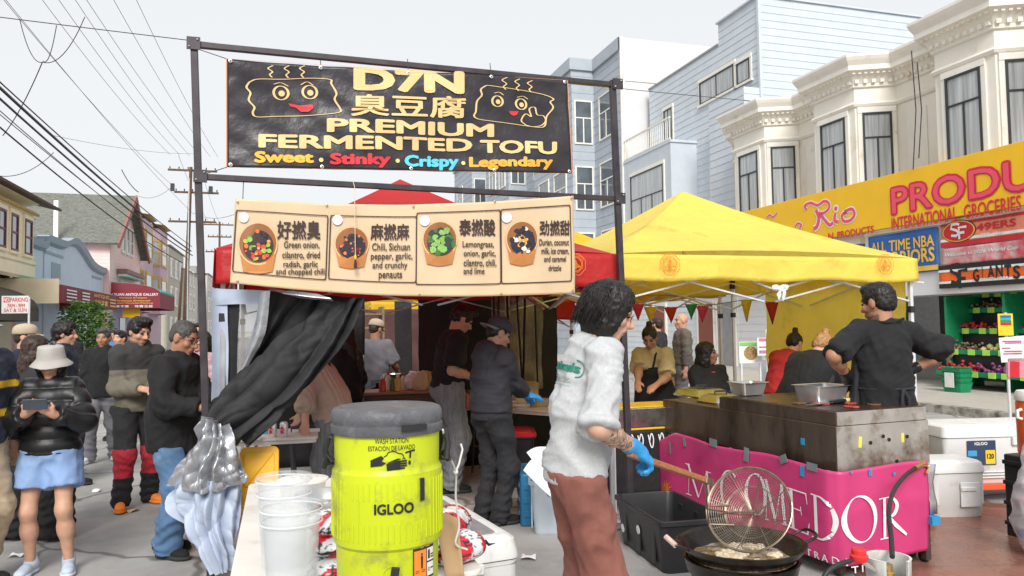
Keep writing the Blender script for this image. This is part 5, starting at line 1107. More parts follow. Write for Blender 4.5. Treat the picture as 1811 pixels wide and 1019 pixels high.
b.build('vent_hole',m_ink,t_g)
m_tape = M('grey duct tape',(.17,.21,.21),r=.45,var=.15); m_btape = M('blue tape',(.02,.26,.52),r=.5,var=.1); m_ytape = M('yellow tape',(.72,.62,.10),r=.5,var=.1)
b = MB(); b.box((.24 * GWd,-.0065,.845),(.026,.002,.07),Matrix.Rotation(R(6),3,'Y')); b.box((.70 * GWd,-.0065,.85),(.024,.002,.06)); b.build('yellow_tape',m_ytape,t_g)
b = MB()
for x in (.03,GWd - .03):
 for y in (.03,GL - .03): b2 = MB(); b2.box((x,y,.345),(.045,.045,.64)); L_ = b2.build('leg',M('rusty leg steel',(.10,.08,.065),r=.6,m=.6,var=.3),t_g,bevel=.003); b3 = MB(); b3.lathe([(.001,-.014),(.035,-.014),(.04,-.008),(.04,.008),(.035,.014),(.001,.014)],20,(x,y + .02,.041),Matrix.Rotation(R(90),4,'Y')); b3.build('caster',m_blackpl,L_,smooth=True)
b = MB(); b.box((GWd / 2,GL / 2,.18),(GWd - .1,GL - .1,.02)); b.build('shelf',m_grill,t_g)
# the pink banner: along the long side, round the near corner, along the end
m_pink = M('pink banner vinyl',(.54,.045,.17),r=.42,var=.05,sc=4)
pth = [(-.07,GL * .985),(-.085,GL * .5),(-.075,.12),(-.055,.0),(-.01,-.055),(.10,-.055),(GWd * .5,-.05),(GWd * .92,-.035)]
PS = [np.array(q) for q in spline([np.array(q) for q in pth],14)]; cum = [0]
for i in range(1,len(PS)): cum.append(cum[-1] + float(np.linalg.norm(PS[i] - PS[i - 1])))
PT = cum[-1]
def top_z(a): return .692 - .10 * max(0,1 - a / .28) ** 1.2 + .012 * math.sin(a * 5.2) - .02 * max(0,(a - 2.5) / .6)
def pink(a,v,l=0.0):
 """a: metres along from the far end, v: 0 bottom .. 1 top"""
 a = min(max(a,0),PT - 1e-4); i = min(int(np.searchsorted(cum,a,'right')) - 1,len(PS) - 2); f_ = (a - cum[i]) / (cum[i + 1] - cum[i]); q = PS[i] * (1 - f_) + PS[i + 1] * f_; d_ = PS[i + 1] - PS[i]; d_ = d_ / np.linalg.norm(d_); n = np.array((d_[1],-d_[0]))
 z = .10 + (top_z(a) - .10) * v; wv_ = .012 * math.sin(a * 6.5 + v * 2) * (1 - v * .7) + .006 * math.sin(a * 15 - v * 4); q = q + n * (l + wv_)
 if n[0] > .5 : pass
 return TG @ Vector((q[0],q[1],z))
# make sure the normal points out to the street
_t = pink(PT * .3,.5,0.1) - pink(PT * .3,.5,0); OUT = 1 if _t.dot(TG.to_3x3() @ Vector((-1,0,0))) > 0 else -1
def PK(a,v,l=0.0): return pink(a,v,l * OUT)
b = MB(); N1,N2 = 120,26; P = np.array([[PK(PT * i / N1,j / N2) for i in range(N1 + 1)] for j in range(N2 + 1)]); q = P.reshape(-1,3); nn = np.array([np.array(PK(PT * i / N1,j / N2,1.0) - PK(PT * i / N1,j / N2,0)) for j in range(N2 + 1) for i in range(N1 + 1)])
q = q + nn * (-.004 + .006 * np.clip(fold(q,6,3),-1,.3))[:,None]; b.grid([[Vector(x) for x in r] for r in q.reshape(P.shape)]); b.build('pink_banner',m_pink,t_g,True,smooth=True,solid=.002,angle=180)
def pk_inv(px,py):
 """the banner coordinates seen at a pixel of the photograph (search)"""
 best = None; r = ray(px,py).normalized(); o = CAM_M.translation
 for rng in ((0,PT,60,0,1.05,22),) :
  a0_,a1_,na,v0_,v1_,nv = rng
  for _ in range(4):
   best = None
   for i in range(na + 1):
    for j in range(nv + 1):
     a = a0_ + (a1_ - a0_) * i / na; v = v0_ + (v1_ - v0_) * j / nv; p = PK(a,v) - o; e = (p - r * p.dot(r)).length
     if best is None or e < best[0]: best = (e,a,v)
   da,dv_ = (a1_ - a0_) / na * 1.5,(v1_ - v0_) / nv * 1.5; a0_,a1_,v0_,v1_ = best[1] - da,best[1] + da,best[2] - dv_,best[2] + dv_; na = nv = 8
 return best[1],best[2]
def serif(ch):
 """strokes of a display serif in a unit box: (points, widths)"""
 th,tk = .022,.085
 hs = lambda x0,x1,y: ([(x0,y),(x1,y)],[.025,.025])
 if ch == 'M': return [([(.12,0),(.14,1)],[th,th]),hs(.02,.24,.012),hs(.0,.16,.988),([(.10,1),(.50,.05)],[tk,tk * .9]),([(.50,.03),(.86,1)],[th,th]),([(.86,1),(.88,0)],[tk,tk]),hs(.76,1.,.012),hs(.84,1.,.988)]
 if ch == 'E': return [([(.26,0),(.26,1)],[tk * 1.1] * 2),hs(.08,.3,.012),hs(.06,.86,.985),([(.86,1),(.92,.74)],[.04,.02]),hs(.26,.62,.52),([(.62,.62),(.66,.42)],[.03,.02]),hs(.06,.90,.015),([(.90,.0),(1,.30)],[.05,.02])]
 if ch == 'D': return [([(.22,0),(.22,1)],[tk] * 2),hs(.02,.3,.012),hs(.02,.3,.988),([tuple(q) for q in spline([(.2,.988),(.5,.97),(.80,.80),(.93,.5),(.80,.2),(.5,.03),(.2,.012)],6)],None)]
 if ch == 'O': return [([(.5 + .46 * math.cos(a),.5 + .5 * math.sin(a)) for a in [6.2832 * i / 40 for i in range(41)]],[.02 + .085 * abs(math.cos(6.2832 * i / 40 - .25)) ** 1.5 for i in range(41)])]
 if ch == 'C': return [([(.5 + .46 * math.cos(a),.5 + .5 * math.sin(a)) for a in [R(50) + R(260) * i / 36 for i in range(37)]],[.02 + .085 * abs(math.cos(R(50) + R(260) * i / 36)) ** 1.5 for i in range(37)])]
 if ch == 'R': return [([(.22,0),(.22,1)],[tk] * 2),hs(.04,.42,.012),hs(.02,.3,.988),([tuple(q) for q in spline([(.2,.988),(.48,.97),(.66,.85),(.70,.72),(.60,.56),(.42,.50),(.22,.49)],6)],None),([(.42,.50),(.62,.3),(.98,.02)],[.05,.09,.05])]
k_ = Ink(PK,.006); cw = PK
def put_serif(ch,pA,pB,pC):
 """pixel corners: top left, bottom left, bottom right"""
 a0_,v1_ = pk_inv(*pA); a1_,v0_ = pk_inv(*pC); a2_,v2_ = pk_inv(*pB); wdt = a1_ - a0_; h = (v1_ - v2_) * .55
 for L,ws in serif(ch):
  if ws is None: n = len(L); ws = [.02 + .08 * math.sin(math.pi * i / (n - 1)) ** 2 for i in range(n)]
  Q = [];
  for (x,y) in L: Q.append((a0_ + wdt * x,v2_ + (v1_ - v2_) * y))
  # widths in metres, v scaled by the cloth height
  pts_ = [Vector((x,y * .55)) for x,y in Q]; n = len(pts_); vs = []
  for i in range(n):
   d_ = pts_[min(i + 1,n - 1)] - pts_[max(i - 1,0)]; d_ = d_.normalized() if d_.length > 1e-9 else Vector((1,0)); q_ = Vector((-d_.y,d_.x)) * ws[i] * h * .62; vs += [(pts_[i] + q_),(pts_[i] - q_)]
  k_.put([(p.x,p.y / .55) for p in vs],[(2 * i,2 * i + 1,2 * i + 3,2 * i + 2) for i in range(n - 1)])
for ch,A,B,C in (('M',(1213,819),(1217,874),(1262,884)),('C',(1275,828),(1279,900),(1312,905)),('O',(1318,835),(1320,905),(1356,912)),('M',(1352,847),(1354,918),(1394,925)),('E',(1388,860),(1390,930),(1434,948)),('D',(1434,872),(1436,949),(1484,958)),('O',(1488,882),(1490,962),(1551,965)),('R',(1552,882),(1555,955),(1604,956))): put_serif(ch,A,B,C)
for s_,A,C in (('TRADI',(1427,969),(1499,1004)),('TION',(1503,985),(1562,1006))):
 a0_,v1_ = pk_inv(*A); a1_,v0_ = pk_inv(*C); k_.text(' '.join(s_),a0_,v0_ + .02,a1_,v0_ + .095,.012)
k_.build('lettering',M('white banner print',(.80,.78,.78),r=.5,var=.03),t_g)
k_ = Ink(PK,.006)
for i in range(7):
 a = R(15 + 25 * i); c0,v0_ = pk_inv(1180,872); k_.line([tuple(q) for q in spline([(c0,v0_),(c0 + .05 * math.cos(a),v0_ + .09 * math.sin(a)),(c0 + .12 * math.cos(a) + .01,v0_ + .20 * math.sin(a))],5)],[.012] * 10 + [.004]) if 0 else k_.line([(c0 + .02 * math.cos(a),v0_ + .04 * math.sin(a)),(c0 + .07 * math.cos(a + .15),v0_ + .13 * math.sin(a + .15)),(c0 + .11 * math.cos(a - .1),v0_ + .2 * math.sin(a - .1))],[.01,.022,.004])
k_.build('flower_print',m_org,t_g)
for px,py,w_,h_,kind,tl in ((1186,792,.03,.10,0,5),(1211,782,.03,.07,0,-12),(1262,782,.09,.06,0,4),(1321,804,.05,.10,0,6),(1386,812,.075,.055,0,-24),(1420,833,.035,.07,1,3),(1437,826,.095,.05,0,2),(1504,836,.02,.015,1,0),(1538,836,.025,.04,1,3),(1580,838,.02,.02,1,20)):
 a,v = pk_inv(px,py); c = PK(a,min(v,1.03),.006); dd = (PK(a + .03,v) - PK(a - .03,v)); an = math.atan2(dd.y,dd.x); b = MB(); b.box(c,(w_,.003,h_),Matrix.Rotation(an,3,'Z') @ Matrix.Rotation(R(tl),3,'Y')); b.build('tape_piece',m_btape if kind else m_tape,t_g,True)
bb = MB(); bb.box(TG @ Vector((-.002,.30,.82)),(.003,.035,.045),TG.to_3x3()); bb.build('tape_piece',m_btape,t_g,True); bb = MB(); bb.box(TG @ Vector((GWd - .03,-.03,.30)),(.07,.06,.05),TG.to_3x3()); bb.build('tape_piece',m_btape,t_g,True)
b = MB(); Q = [TG @ Vector((GWd - .005,-.006,z)) + Vector((.012 * math.sin(z * 21),-.012,0)) for z in (.66,.60,.54,.47,.40,.33)]; b.grid([[p + gu * o for p in Q] for o in (-.035,-.01,.015,.03)]); b.build('foil_wrap',m_silver,t_g,True,smooth=True,solid=.003)
# pans and lids on it
def pan(label,px,py,z,L,wd,h,rz,cat='pan',grp='steel food pans'):
 p = G(px,py,z); t = thing('food_pan',label,cat,(p.x,p.y,z),rz,grp); b = MB(); lay = [(-.025,0),(-.02,.003),(-.002,h - .006),(.012,h - .002),(.012,h + .001),(-.003,h - .003),(-.022,.008)]; rings = [[Vector((x,y,q_)) for x,y in rrpoly(-L / 2 - o,-wd / 2 - o,L / 2 + o,wd / 2 + o,.03)] for o,q_ in lay]; b.grid(rings,closed=True); b.add(rings[0],[tuple(range(len(rings[0])))[::-1]]); b.add(rings[-1],[tuple(range(len(rings[0])))]); b.build('pan',M('brushed pan steel',(.66,.66,.66),r=.33,m=.85,var=.1),t,smooth=True,angle=40); return t
zp = GZ1 + .094
pan('nearer and larger steel food pan on the griddle in front of the bent blonde woman',1453,712,zp,.31,.24,.125,grz + R(4)); pan('farther steel food pan on the griddle beside the red collar woman',1323,698,zp + .004,.24,.20,.10,grz)
def chafing(label,px,py,L,wd,h):
 p = G(px,py,GZ1); t = thing('chafing_lid',label,'lid',(p.x,p.y,GZ1 + .001),grz,'steel lids on the griddle'); b = MB(); lay = [(0,0),(.004,.012),(-.004,.02),(-.03,h),(-.06,h + .01)]; rings = [[Vector((x,y,q_)) for x,y in rrpoly(-L / 2 - o,-wd / 2 - o,L / 2 + o,wd / 2 + o,.04)] for o,q_ in lay]; b.grid(rings,closed=True); b.add(rings[-1],[tuple(range(len(rings[0])))]); b.build('lid_shell',m_ss,t,smooth=True,angle=50); b = MB(); b.tube([(-.06,0,h + .008),(-.055,0,h + .035),(.055,0,h + .035),(.06,0,h + .008)],.008,8); b.build('handle',m_blackpl,t,smooth=True)
chafing('farther low steel lid on the far end of the griddle',1240,700,.36,.42,.06); chafing('steel lid next to the splash rim of the griddle',1275,712,.30,.30,.06)
p = TG @ Vector((.28,.35,zp)); t = thing('tongs','long knife with pale handle on the hot plate by the larger pan','knife',p,grz + R(8)); b = MB(); b.box((-.10,0,.012),(.24,.035,.003)); b.build('blade',m_ss,t); b = MB(); b.tube([(.02,0,.014),(.10,0,.016),(.17,0,.018)],[.011,.015,.012],10); b.build('handle',m_blackpl,t,smooth=True); b = MB(); b.tube([(.17,0,.018),(.22,0,.018),(.25,0,.018)],[.013,.018,.012],10); b.build('handle_end',M('pale yellow plastic',(.75,.62,.25),r=.5),t,smooth=True)
rs = random.Random(11)
m_meat = M('raw red meat',(.35,.06,.05),r=.35,var=.35,sc=40); b = None
for i in range(9):
 q = TG @ Vector((rs.uniform(.12,.62),rs.uniform(.08,.80),zp));
 t = thing('meat_slice','thin meat slice cooking on the hot plate','food',q,rs.uniform(0,3),'meat slices on the hot plate'); b = MB(); b.prism([(.06 * rs.uniform(.7,1.2) * math.cos(R(40 * z)),.035 * rs.uniform(.7,1.2) * math.sin(R(40 * z))) for z in range(9)],0,.012); b.build('slice',(m_meat,M('seared meat',(.16,.07,.035),r=.5,var=.3,sc=30))[i % 2],t,bevel=.004)
# ---------------------------------------------------------------- wok on its burner, wire strainer
m_wok = M('oily wok iron',(.035,.03,.027),r=.28,m=.7,var=.4,sc=7,dirt=((.09,.06,.04),.3,9))
WK = G(1310,958,.45); WR = .335
t = thing('wok','wide black wok of frying oil on a gas ring','wok',(WK.x,WK.y,0),R(8)); b = MB(); pr = [(WR * math.sin(R(a)) / math.sin(R(62)),.45 - .165 + .165 * (1 - math.cos(R(a))) / (1 - math.cos(R(62)))) for a in range(0,63,4)]
b.lathe([(max(r_,.001),z) for r_,z in pr] + [(WR + .004,.452),(WR - .002,.455),(WR - .006,.449)] + [(max(r_ * .975,.001),z + .007) for r_,z in pr[::-1]],64); b.build('bowl',m_wok,t,smooth=True,angle=60)
b = MB(); n = 40; rows = []
for j in range(13):
 rr = (WR * .835) * j / 12; rows.append([Vector((rr * math.cos(a),rr * math.sin(a),.375 + .003 * math.sin(9 * a + 5 * j))) for a in [6.2832 * i / n for i in range(n)]])
b.grid(rows,closed=True); b.build('oil',M('frying oil',(.16,.09,.035),r=.05,var=.3,coat=.6,dirt=((.55,.48,.38),.5,14)),t,smooth=True)
for sg in (-1,1):
 b = MB(); b.tube([Vector(q_) for q_ in spline([(sg * WR * .93,-.075,.44),(sg * (WR + .06),-.07,.475),(sg * (WR + .075),0,.485),(sg * (WR + .06),.07,.475),(sg * WR * .93,.075,.44)],6)],.008,8); b.build('handle',m_wok,t,smooth=True)
b = MB(); b.tube([(-(WR + .055),-.075,.47),(-(WR + .085),-.01,.50)],.015,10); b.build('handle_wrap',M('pale cloth wrap',(.62,.45,.38),r=.8,var=.2,sc=40),t,smooth=True)
rs = random.Random(21); m_fr = M('frying foam',(.72,.60,.42),r=.5,var=.2,sc=60)
for i in range(14):
 a = rs.uniform(0,6.28); rr = WR * .62 * math.sqrt(rs.random()); q = Vector((WK.x + rr * math.cos(a),WK.y + rr * math.sin(a),.368)); tt_ = thing('frying_tofu','pale tofu piece bubbling in the wok oil','food',q,rs.uniform(0,3),'tofu pieces frying in the wok'); f = SDF(); f.group(.02)
 f.ell((0,0,.008),(.04,.034,.016)); sdf_obj('piece',f,.006,m_fr,tt_,lambda V,N: .009 * vnoise(V * 60 + i * 7))
t = thing('gas_burner','low black gas ring under the wok','burner',(WK.x,WK.y,0)); b = MB(); b.lathe([(.20,.20),(.285,.30),(.30,.36),(.305,.37),(.29,.37),(.27,.30),(.19,.20)],40); b.build('ring',m_wok,t,smooth=True,angle=50)
for k in range(3): a = R(30 + 120 * k); b = MB(); b.tube([(.25 * math.cos(a),.25 * math.sin(a),.26),(.31 * math.cos(a),.31 * math.sin(a),.0)],.016,8); b.build('leg',m_wok,t,smooth=True)
b = MB(); b.lathe([(.001,.16),(.06,.16),(.07,.20),(.001,.21)],24); b.tube([(0,0,.17),(.3,-.05,.15),(.42,-.05,.14)],.012,8); b.build('jet',m_grill,t,smooth=True)
b = MB(); b.ico((.02,-.30,.345),.012,2); b.build('knob',M('brass knob',(.6,.25,.05),r=.3,m=.6),t,smooth=True)
# strainer
HD = W(1140,812,3.20); BC = W(1325,902,3.95); J = W(1252,851,3.66); nrm = (CAM_M.translation - BC).normalized(); nrm = (nrm + Vector((-.38,.0,.42))).normalized(); ax = (BC - J); ax = (ax - nrm * ax.dot(nrm)).normalized(); ay = nrm.cross(ax)
SRr = .222; t = thing('wire_strainer','big round wire strainer with a wooden handle held over the wok','strainer',BC,0); m_wire = M('worn wire',(.30,.245,.18),r=.35,m=.85,var=.25,sc=30)
def bw(r_,a): d_ = -.085 * (1 - (r_ / SRr) ** 2) + .02; return BC + ax * r_ * math.cos(a) + ay * r_ * math.sin(a) + nrm * d_
b = MB()
for rr in (1.0,.985): b.tube([bw(SRr * rr,a) for a in [6.2832 * i / 56 for i in range(57)]],.0045,6)
b.build('hoop',m_wire,t,True,smooth=True)
b = MB()
for q in range(2,22): r_ = SRr * q / 22; b.tube([bw(r_,a) for a in [6.2832 * i / 44 for i in range(45)]],.00125,4,caps=False)
for q in range(72): a = 6.2832 * q / 72; b.tube([bw(SRr * x,a) for x in (.12,.34,.56,.78,1.0)],.0009,3,caps=False)
b.build('mesh',m_wire,t,True)
b = MB()
for q in range(4): a = math.pi * q / 4 + .35; b.tube([bw(SRr * x,a) + nrm * -.004 for x in (-1,-.8,-.6,-.4,-.2,0,.2,.4,.6,.8,1)],.0028,5)
for rr in (.3,.62): b.tube([bw(SRr * rr,a) - nrm * .003 for a in [6.2832 * i / 44 for i in range(45)]],.0024,5)
b.build('rib',m_wire,t,True,smooth=True)
hx = (J - HD).normalized(); b = MB(); b.tube([J - hx * .03,J.lerp(bw(SRr,math.pi),.8),bw(SRr * .55,math.pi - .12) + nrm * .012,bw(.02,0) + nrm * .02],.0055,6); b.tube([J - hx * .03,bw(SRr,math.pi - .22),bw(SRr * .5,math.pi - .5) + nrm * .01],.0045,6); b.tube([J - hx * .03,bw(SRr,math.pi + .22),bw(SRr * .5,math.pi + .5) + nrm * .01],.0045,6); b.build('neck_wire',m_wire,t,True,smooth=True)
b = MB(); q0 = HD - hx * .13; b.bar(q0,J + hx * .02,.032,.026); b.build('handle',M('oiled wood',(.38,.15,.06),r=.45,var=.25,sc=14,stretch=(1,6,6)),t,True,bevel=.006)
b = MB(); b.bar(J - hx * .05,J + hx * .03,.038,.031); b.build('ferrule',m_wire,t,True,bevel=.004)
STR_H,STR_X = HD,hx
# ---------------------------------------------------------------- propane tank, hose
p = W(1570,985,3.76); t = thing('propane_tank','pale propane tank with a red regulator in front of the pink banner','gas tank',(p.x,p.y,0)); m_tank = M('white tank paint',(.66,.66,.64),r=.4,var=.08,dirt=((.4,.36,.3),.3,8)); b = MB(); b.lathe([(.001,.03),(.10,.03),(.148,.06),(.153,.10),(.153,.26),(.14,.31),(.10,.335),(.001,.345)],44); b.lathe([(.12,0),(.125,.04)],36); b.build('shell',m_tank,t,smooth=True,angle=50)
b = MB(); b.lathe([(.100,.325),(.103,.45),(.106,.456),(.097,.456),(.095,.325)],40,a0=R(-60),a1=R(240)); b.build('collar',m_tank,t,smooth=True,angle=40,solid=.003)
b = MB(); b.lathe([(.03,.34),(.03,.38),(.02,.385),(.02,.42),(.001,.42)],20); b.build('valve',M('brass fitting',(.55,.36,.12),r=.35,m=.8),t,smooth=True)
qr = XF[t.name].inverted() @ W(1519,985,3.64); b = MB(); b.lathe([(.001,-.02),(.036,-.02),(.042,-.008),(.042,.008),(.034,.014),(.034,.034),(.028,.040),(.001,.040)],28,qr); b.build('regulator',M('red regulator',(.60,.03,.03),r=.4),t,smooth=True,angle=40)
b = MB(); b.tube([(0,0,.40),(qr.x * .5,qr.y * .5,.41),qr - Vector((0,0,.01))],.012,8); b.build('pipe',m_grill2,t,smooth=True)
p0 = W(1512,990,3.62); t = thing('gas_hose','black rubber gas hose curving from the tank up to the griddle corner','hose',(p0.x,p0.y,0)); m_hose = M('black rubber',(.02,.02,.022),r=.5); b = MB()
b.tube([Vector(q_) for q_ in spline([W(1578,985,3.74),W(1576,950,3.9),W(1572,905,4.15),W(1580,870,4.45),W(1600,842,4.75),W(1622,826,4.95)],8)],.0125,10); b.tube([Vector(q_) for q_ in spline([W(1505,992,3.62),W(1485,998,3.60),W(1465,1010,3.58),W(1452,1030,3.56)],6)],.012,10); b.build('rubber',m_hose,t,True,smooth=True)
b = MB(); b.tube([W(1618,828,4.92),W(1634,820,5.02)],.017,10); b.tube([W(1630,822,5.0),W(1642,826,5.02),W(1638,838,5.0)],.010,8); b.build('fitting',MATS['brass fitting'],t,True,smooth=True)
# ---------------------------------------------------------------- right hand coolers, orange jug, bag, tarp
t,hl = cooler('smaller white cooler with a handle recess, on the ground right of the griddle',Vector((W(1664,700,6.42).x,W(1664,700,6.42).y,0)),YAW - R(12),.46,.38,.47)
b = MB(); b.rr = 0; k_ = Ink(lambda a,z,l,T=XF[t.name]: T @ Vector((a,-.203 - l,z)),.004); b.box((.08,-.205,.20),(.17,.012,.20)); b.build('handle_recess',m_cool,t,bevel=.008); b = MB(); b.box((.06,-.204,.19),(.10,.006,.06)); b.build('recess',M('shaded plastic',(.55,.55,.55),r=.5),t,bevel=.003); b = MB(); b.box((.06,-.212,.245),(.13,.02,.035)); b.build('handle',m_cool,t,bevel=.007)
pd = W(1738,700,7.0); t,hl = cooler('long white cooler on an orange dolly at the right',Vector((pd.x,pd.y,.17)),YAW - R(12),1.12,.50,.52)
TC = XF[t.name]; k_ = Ink(lambda a,z,l: TC @ Vector((a,-.254 - l,z)),.003); k_.rect(-.36,.17,-.09,.385); k_.build('label',M('dark blue label',(.03,.05,.10),r=.4),t)
k_ = Ink(lambda a,z,l: TC @ Vector((a,-.254 - l,z)),.0055); k_.text('IGLOO',-.29,.345,-.17,.372,.04); k_.build('lettering',MATS['white print'],t)
k_ = Ink(lambda a,z,l: TC @ Vector((a,-.254 - l,z)),.0055); k_.rect(-.19,.18,-.10,.30); k_.build('label_patch',M('yellow label',(.80,.50,.03),r=.4),t)
k_ = Ink(lambda a,z,l: TC @ Vector((a,-.254 - l,z)),.0055); k_.rect(-.355,.25,-.27,.30); k_.build('label_patch',M('blue label',(.05,.30,.60),r=.4),t)
k_ = Ink(lambda a,z,l: TC @ Vector((a,-.254 - l,z)),.0075); k_.text('120',-.178,.225,-.115,.27,.03); k_.build('lettering',m_ink,t)
b = MB(); b.box((.10,-.268,.375),(.08,.03,.07)); b.build('latch',m_cool,t,bevel=.006)
b = MB()
for z in (.06,.085,.11): b.box((0,-.254,z),(1.0,.012,.012))
b.build('rib',m_cool,t,bevel=.004)
cpos = XF[t.name].translation; t = thing('dolly','orange wheeled dolly under the long white cooler','dolly',(cpos.x,cpos.y,0),YAW - R(12)); m_dol = M('orange dolly paint',(.75,.10,.03),r=.45,var=.1); b = MB();
for y in (-.24,.24): b.box((0,y,.145),(1.05,.05,.045))
for x in (-.5,.5): b.box((x,0,.143),(.05,.43,.04))
b.build('frame',m_dol,t,bevel=.005); b = MB(); b.box((.46,-.243,.148),(.12,.062,.05)); b.build('corner_pad',m_blackpl,t,bevel=.006)
for x in (-.46,.46):
 for y in (-.2,.2): b = MB(); b.lathe([(.001,-.015),(.045,-.015),(.052,-.008),(.052,.008),(.045,.015),(.001,.015)],24,(x,y,.053),Matrix.Rotation(R(90),4,'X')); b.box((x,y + .026,.095),(.05,.006,.09)); b.box((x,y - .026,.095),(.05,.006,.09)); b.build('caster',m_grill2 if 0 else m_blackpl,t,smooth=True,angle=40)
p = W(1842,742,5.6); t = thing('drink_jug','orange drink jug at the right edge above the clear bag','water jug',(p.x,p.y,.62)); b = MB(); b.lathe([(.001,0),(.15,0),(.158,.02),(.16,.38),(.155,.40)],40); b.build('jug_body',M('orange plastic',(.80,.13,.02),r=.4),t,smooth=True,angle=40); b = MB(); b.lathe([(.165,.40),(.168,.44),(.15,.47),(.001,.475)],40); b.build('lid',m_cool,t,smooth=True,angle=40); b = MB(); b.tube([(-.165,-.03,.34),(-.195,-.03,.33),(-.195,-.03,.28),(-.165,-.03,.27)],.012,8); b.build('handle',m_cool,t,smooth=True)
t = thing('crate_stack','dark crate under the orange jug at the right edge','crate',(p.x,p.y,0),YAW); b = MB(); b.box((.05,0,.305),(.40,.40,.61)); b.build('crate',m_bin,t,bevel=.012); b = MB();
for z in (.1,.25,.4,.55): b.box((.05,0,z),(.42,.41,.03))
b.build('rib',m_bin,t,bevel=.003)
p = W(1832,870,5.15); t = thing('plastic_bag','clear plastic bag of red and blue packets at the right edge','plastic bag',(p.x,p.y,.05)); f = SDF(.05); f.group(.08); f.ell((0,0,.30),(.15,.14,.28)); f.ell((.02,0,.12),(.13,.13,.14)); f.cap((0,0,.5),(.01,0,.64),.06,.09); sdf_obj('film',f,.010,M('clear bag film',(.80,.80,.82),r=.1,var=.05,alpha=.35),t,lambda V,N: .020 * fold(V,9,3))
for i,(z,c) in enumerate(((.10,(.05,.12,.45)),(.22,(.65,.08,.10)),(.33,(.70,.12,.18)),(.44,(.70,.55,.6)))): bb_ = thing('food_packet',('blue packet at the bottom of the clear bag','red packet low in the clear bag','red packet in the middle of the clear bag','pale packet on top in the clear bag')[i],'packet',(p.x + .01 * i,p.y,.05 + z - .05),i * .7,'packets in the clear bag'); f = SDF(); f.group(.02); f.ell((0,0,.05),(.11,.09,.05)); sdf_obj('pouch',f,.010,M('packet %d' % i,c,r=.35,var=.3,sc=14),bb_,lambda V,N: .008 * fold(V,12,i))
A = [G(1440,1040),G(1830,1040),G(2000,905),G(1700,895),G(1560,930)]; t = thing('ground_tarp','shiny brown plastic tarp spread on the ground at the lower right','tarp',(A[0].x,A[0].y,0)); z = Vector((0,0,.004))
rows = [[A[4] + z,A[3] + z,A[2] + z],[(A[4] + A[0]) / 2 + z,(A[3] + A[1]) / 2 - Vector((.2,0,0)) + z,(A[2] + A[1]) / 2 + Vector((.6,0,0)) + z],[A[0] - Vector((0,.8,0)) + z,A[1] - Vector((.3,.9,0)) + z,A[1] + Vector((1.2,-.8,0)) + z]]
Pg = np.array(patch(rows,34,34,0,px=False)); q = Pg.reshape(-1,3); q[:,2] = .006 + .020 * np.clip(fold(q * np.array([.55,1.1,1]),3.2,2) + .25,0,2); b = MB(); b.grid([[Vector(x) for x in r] for r in q.reshape(Pg.shape)]); b.build('sheet',M('brown plastic sheet',(.25,.115,.085),r=.28,var=.15,sc=3,bump=.2,bs=14,bd=.03),t,True,smooth=True,angle=180)
# ---------------------------------------------------------------- the tan shirt woman's steam tray, bottles
p = G(1150,752,.74); pc = p + UX * .0 + VX * .28
folding_table('narrow folding table with a yellow cloth under the steam tray',pc + VX * .05,1.0,.62,.72,YAW,M('yellow table cloth',(.80,.48,.03),r=.7,var=.1))
t = thing('table_cloth','black cloth printed with white letters hanging from the steam tray table','cloth',(pc.x,pc.y,.1),YAW); b = MB(); b.grid(patch([[Vector((pc.x,pc.y,0)) + UX * (x * .5) - VX * .275 + ZX * z for x in (-1,-.5,0,.5,1)] for z in (.70,.45,.15)],8,6,.012,4,px=False)); b.build('cloth',m_blk2,t,True,smooth=True,solid=.003,angle=180)
k_ = Ink(lambda a,z,l: pc * 1 + UX * a - VX * (.275 + l) + ZX * (z - pc.z),.022)
for i,x in enumerate((-.22,-.13,-.03,.07,.17,.27,.36)): k_.line([tuple(q_) for q_ in spline([(x,.66),(x + .02,.57),(x + .04,.55),(x + .05,.62),(x + .03,.67),(x + .01,.6)],4)],.010)
k_.build('lettering',MATS['white print'],t)
t = thing('steam_tray','wide steel steam tray with yellow lids beside the steel griddle','food warmer',Vector((pc.x,pc.y,.721)),YAW); b = MB(); b.box((.02,-.06,.085),(.66,.42,.17)); b.build('case',m_ss,t,bevel=.01); b = MB(); b.prism(rrpoly(-.29,-.25,.33,.13,.03),.171,.18); b.build('tray_top',M('yellow tray top',(.72,.45,.03),r=.4),t,bevel=.003)
for i,(px,c,lab) in enumerate(((1131,(.25,.50,.22),'squeeze bottle of green sauce with a white cap'),(1146,(.62,.25,.12),'squeeze bottle of orange sauce on the steam tray'),(1160,(.74,.73,.70),'short white squeeze bottle on the steam tray'),(1172,(.72,.74,.70),'tall clear white squeeze bottle at the right end'))):
 a = XF[t.name].inverted() @ G(px,693,.915); tt_ = thing('squeeze_bottle',lab,'bottle',XF[t.name] @ Vector((a.x,a.y,.181)),0,'squeeze bottles'); b = MB(); b.lathe([(.001,0),(.028,0),(.030,.01),(.030,.085),(.026,.10)],24); b.build('bottle',M('sauce %d' % i,c,r=.35,var=.05),tt_,smooth=True,angle=50); b = MB(); b.lathe([(.029,.10),(.029,.115),(.012,.13),(.007,.165),(.003,.17),(.001,.17)],20); b.build('cap',m_wbox,tt_,smooth=True,angle=50)
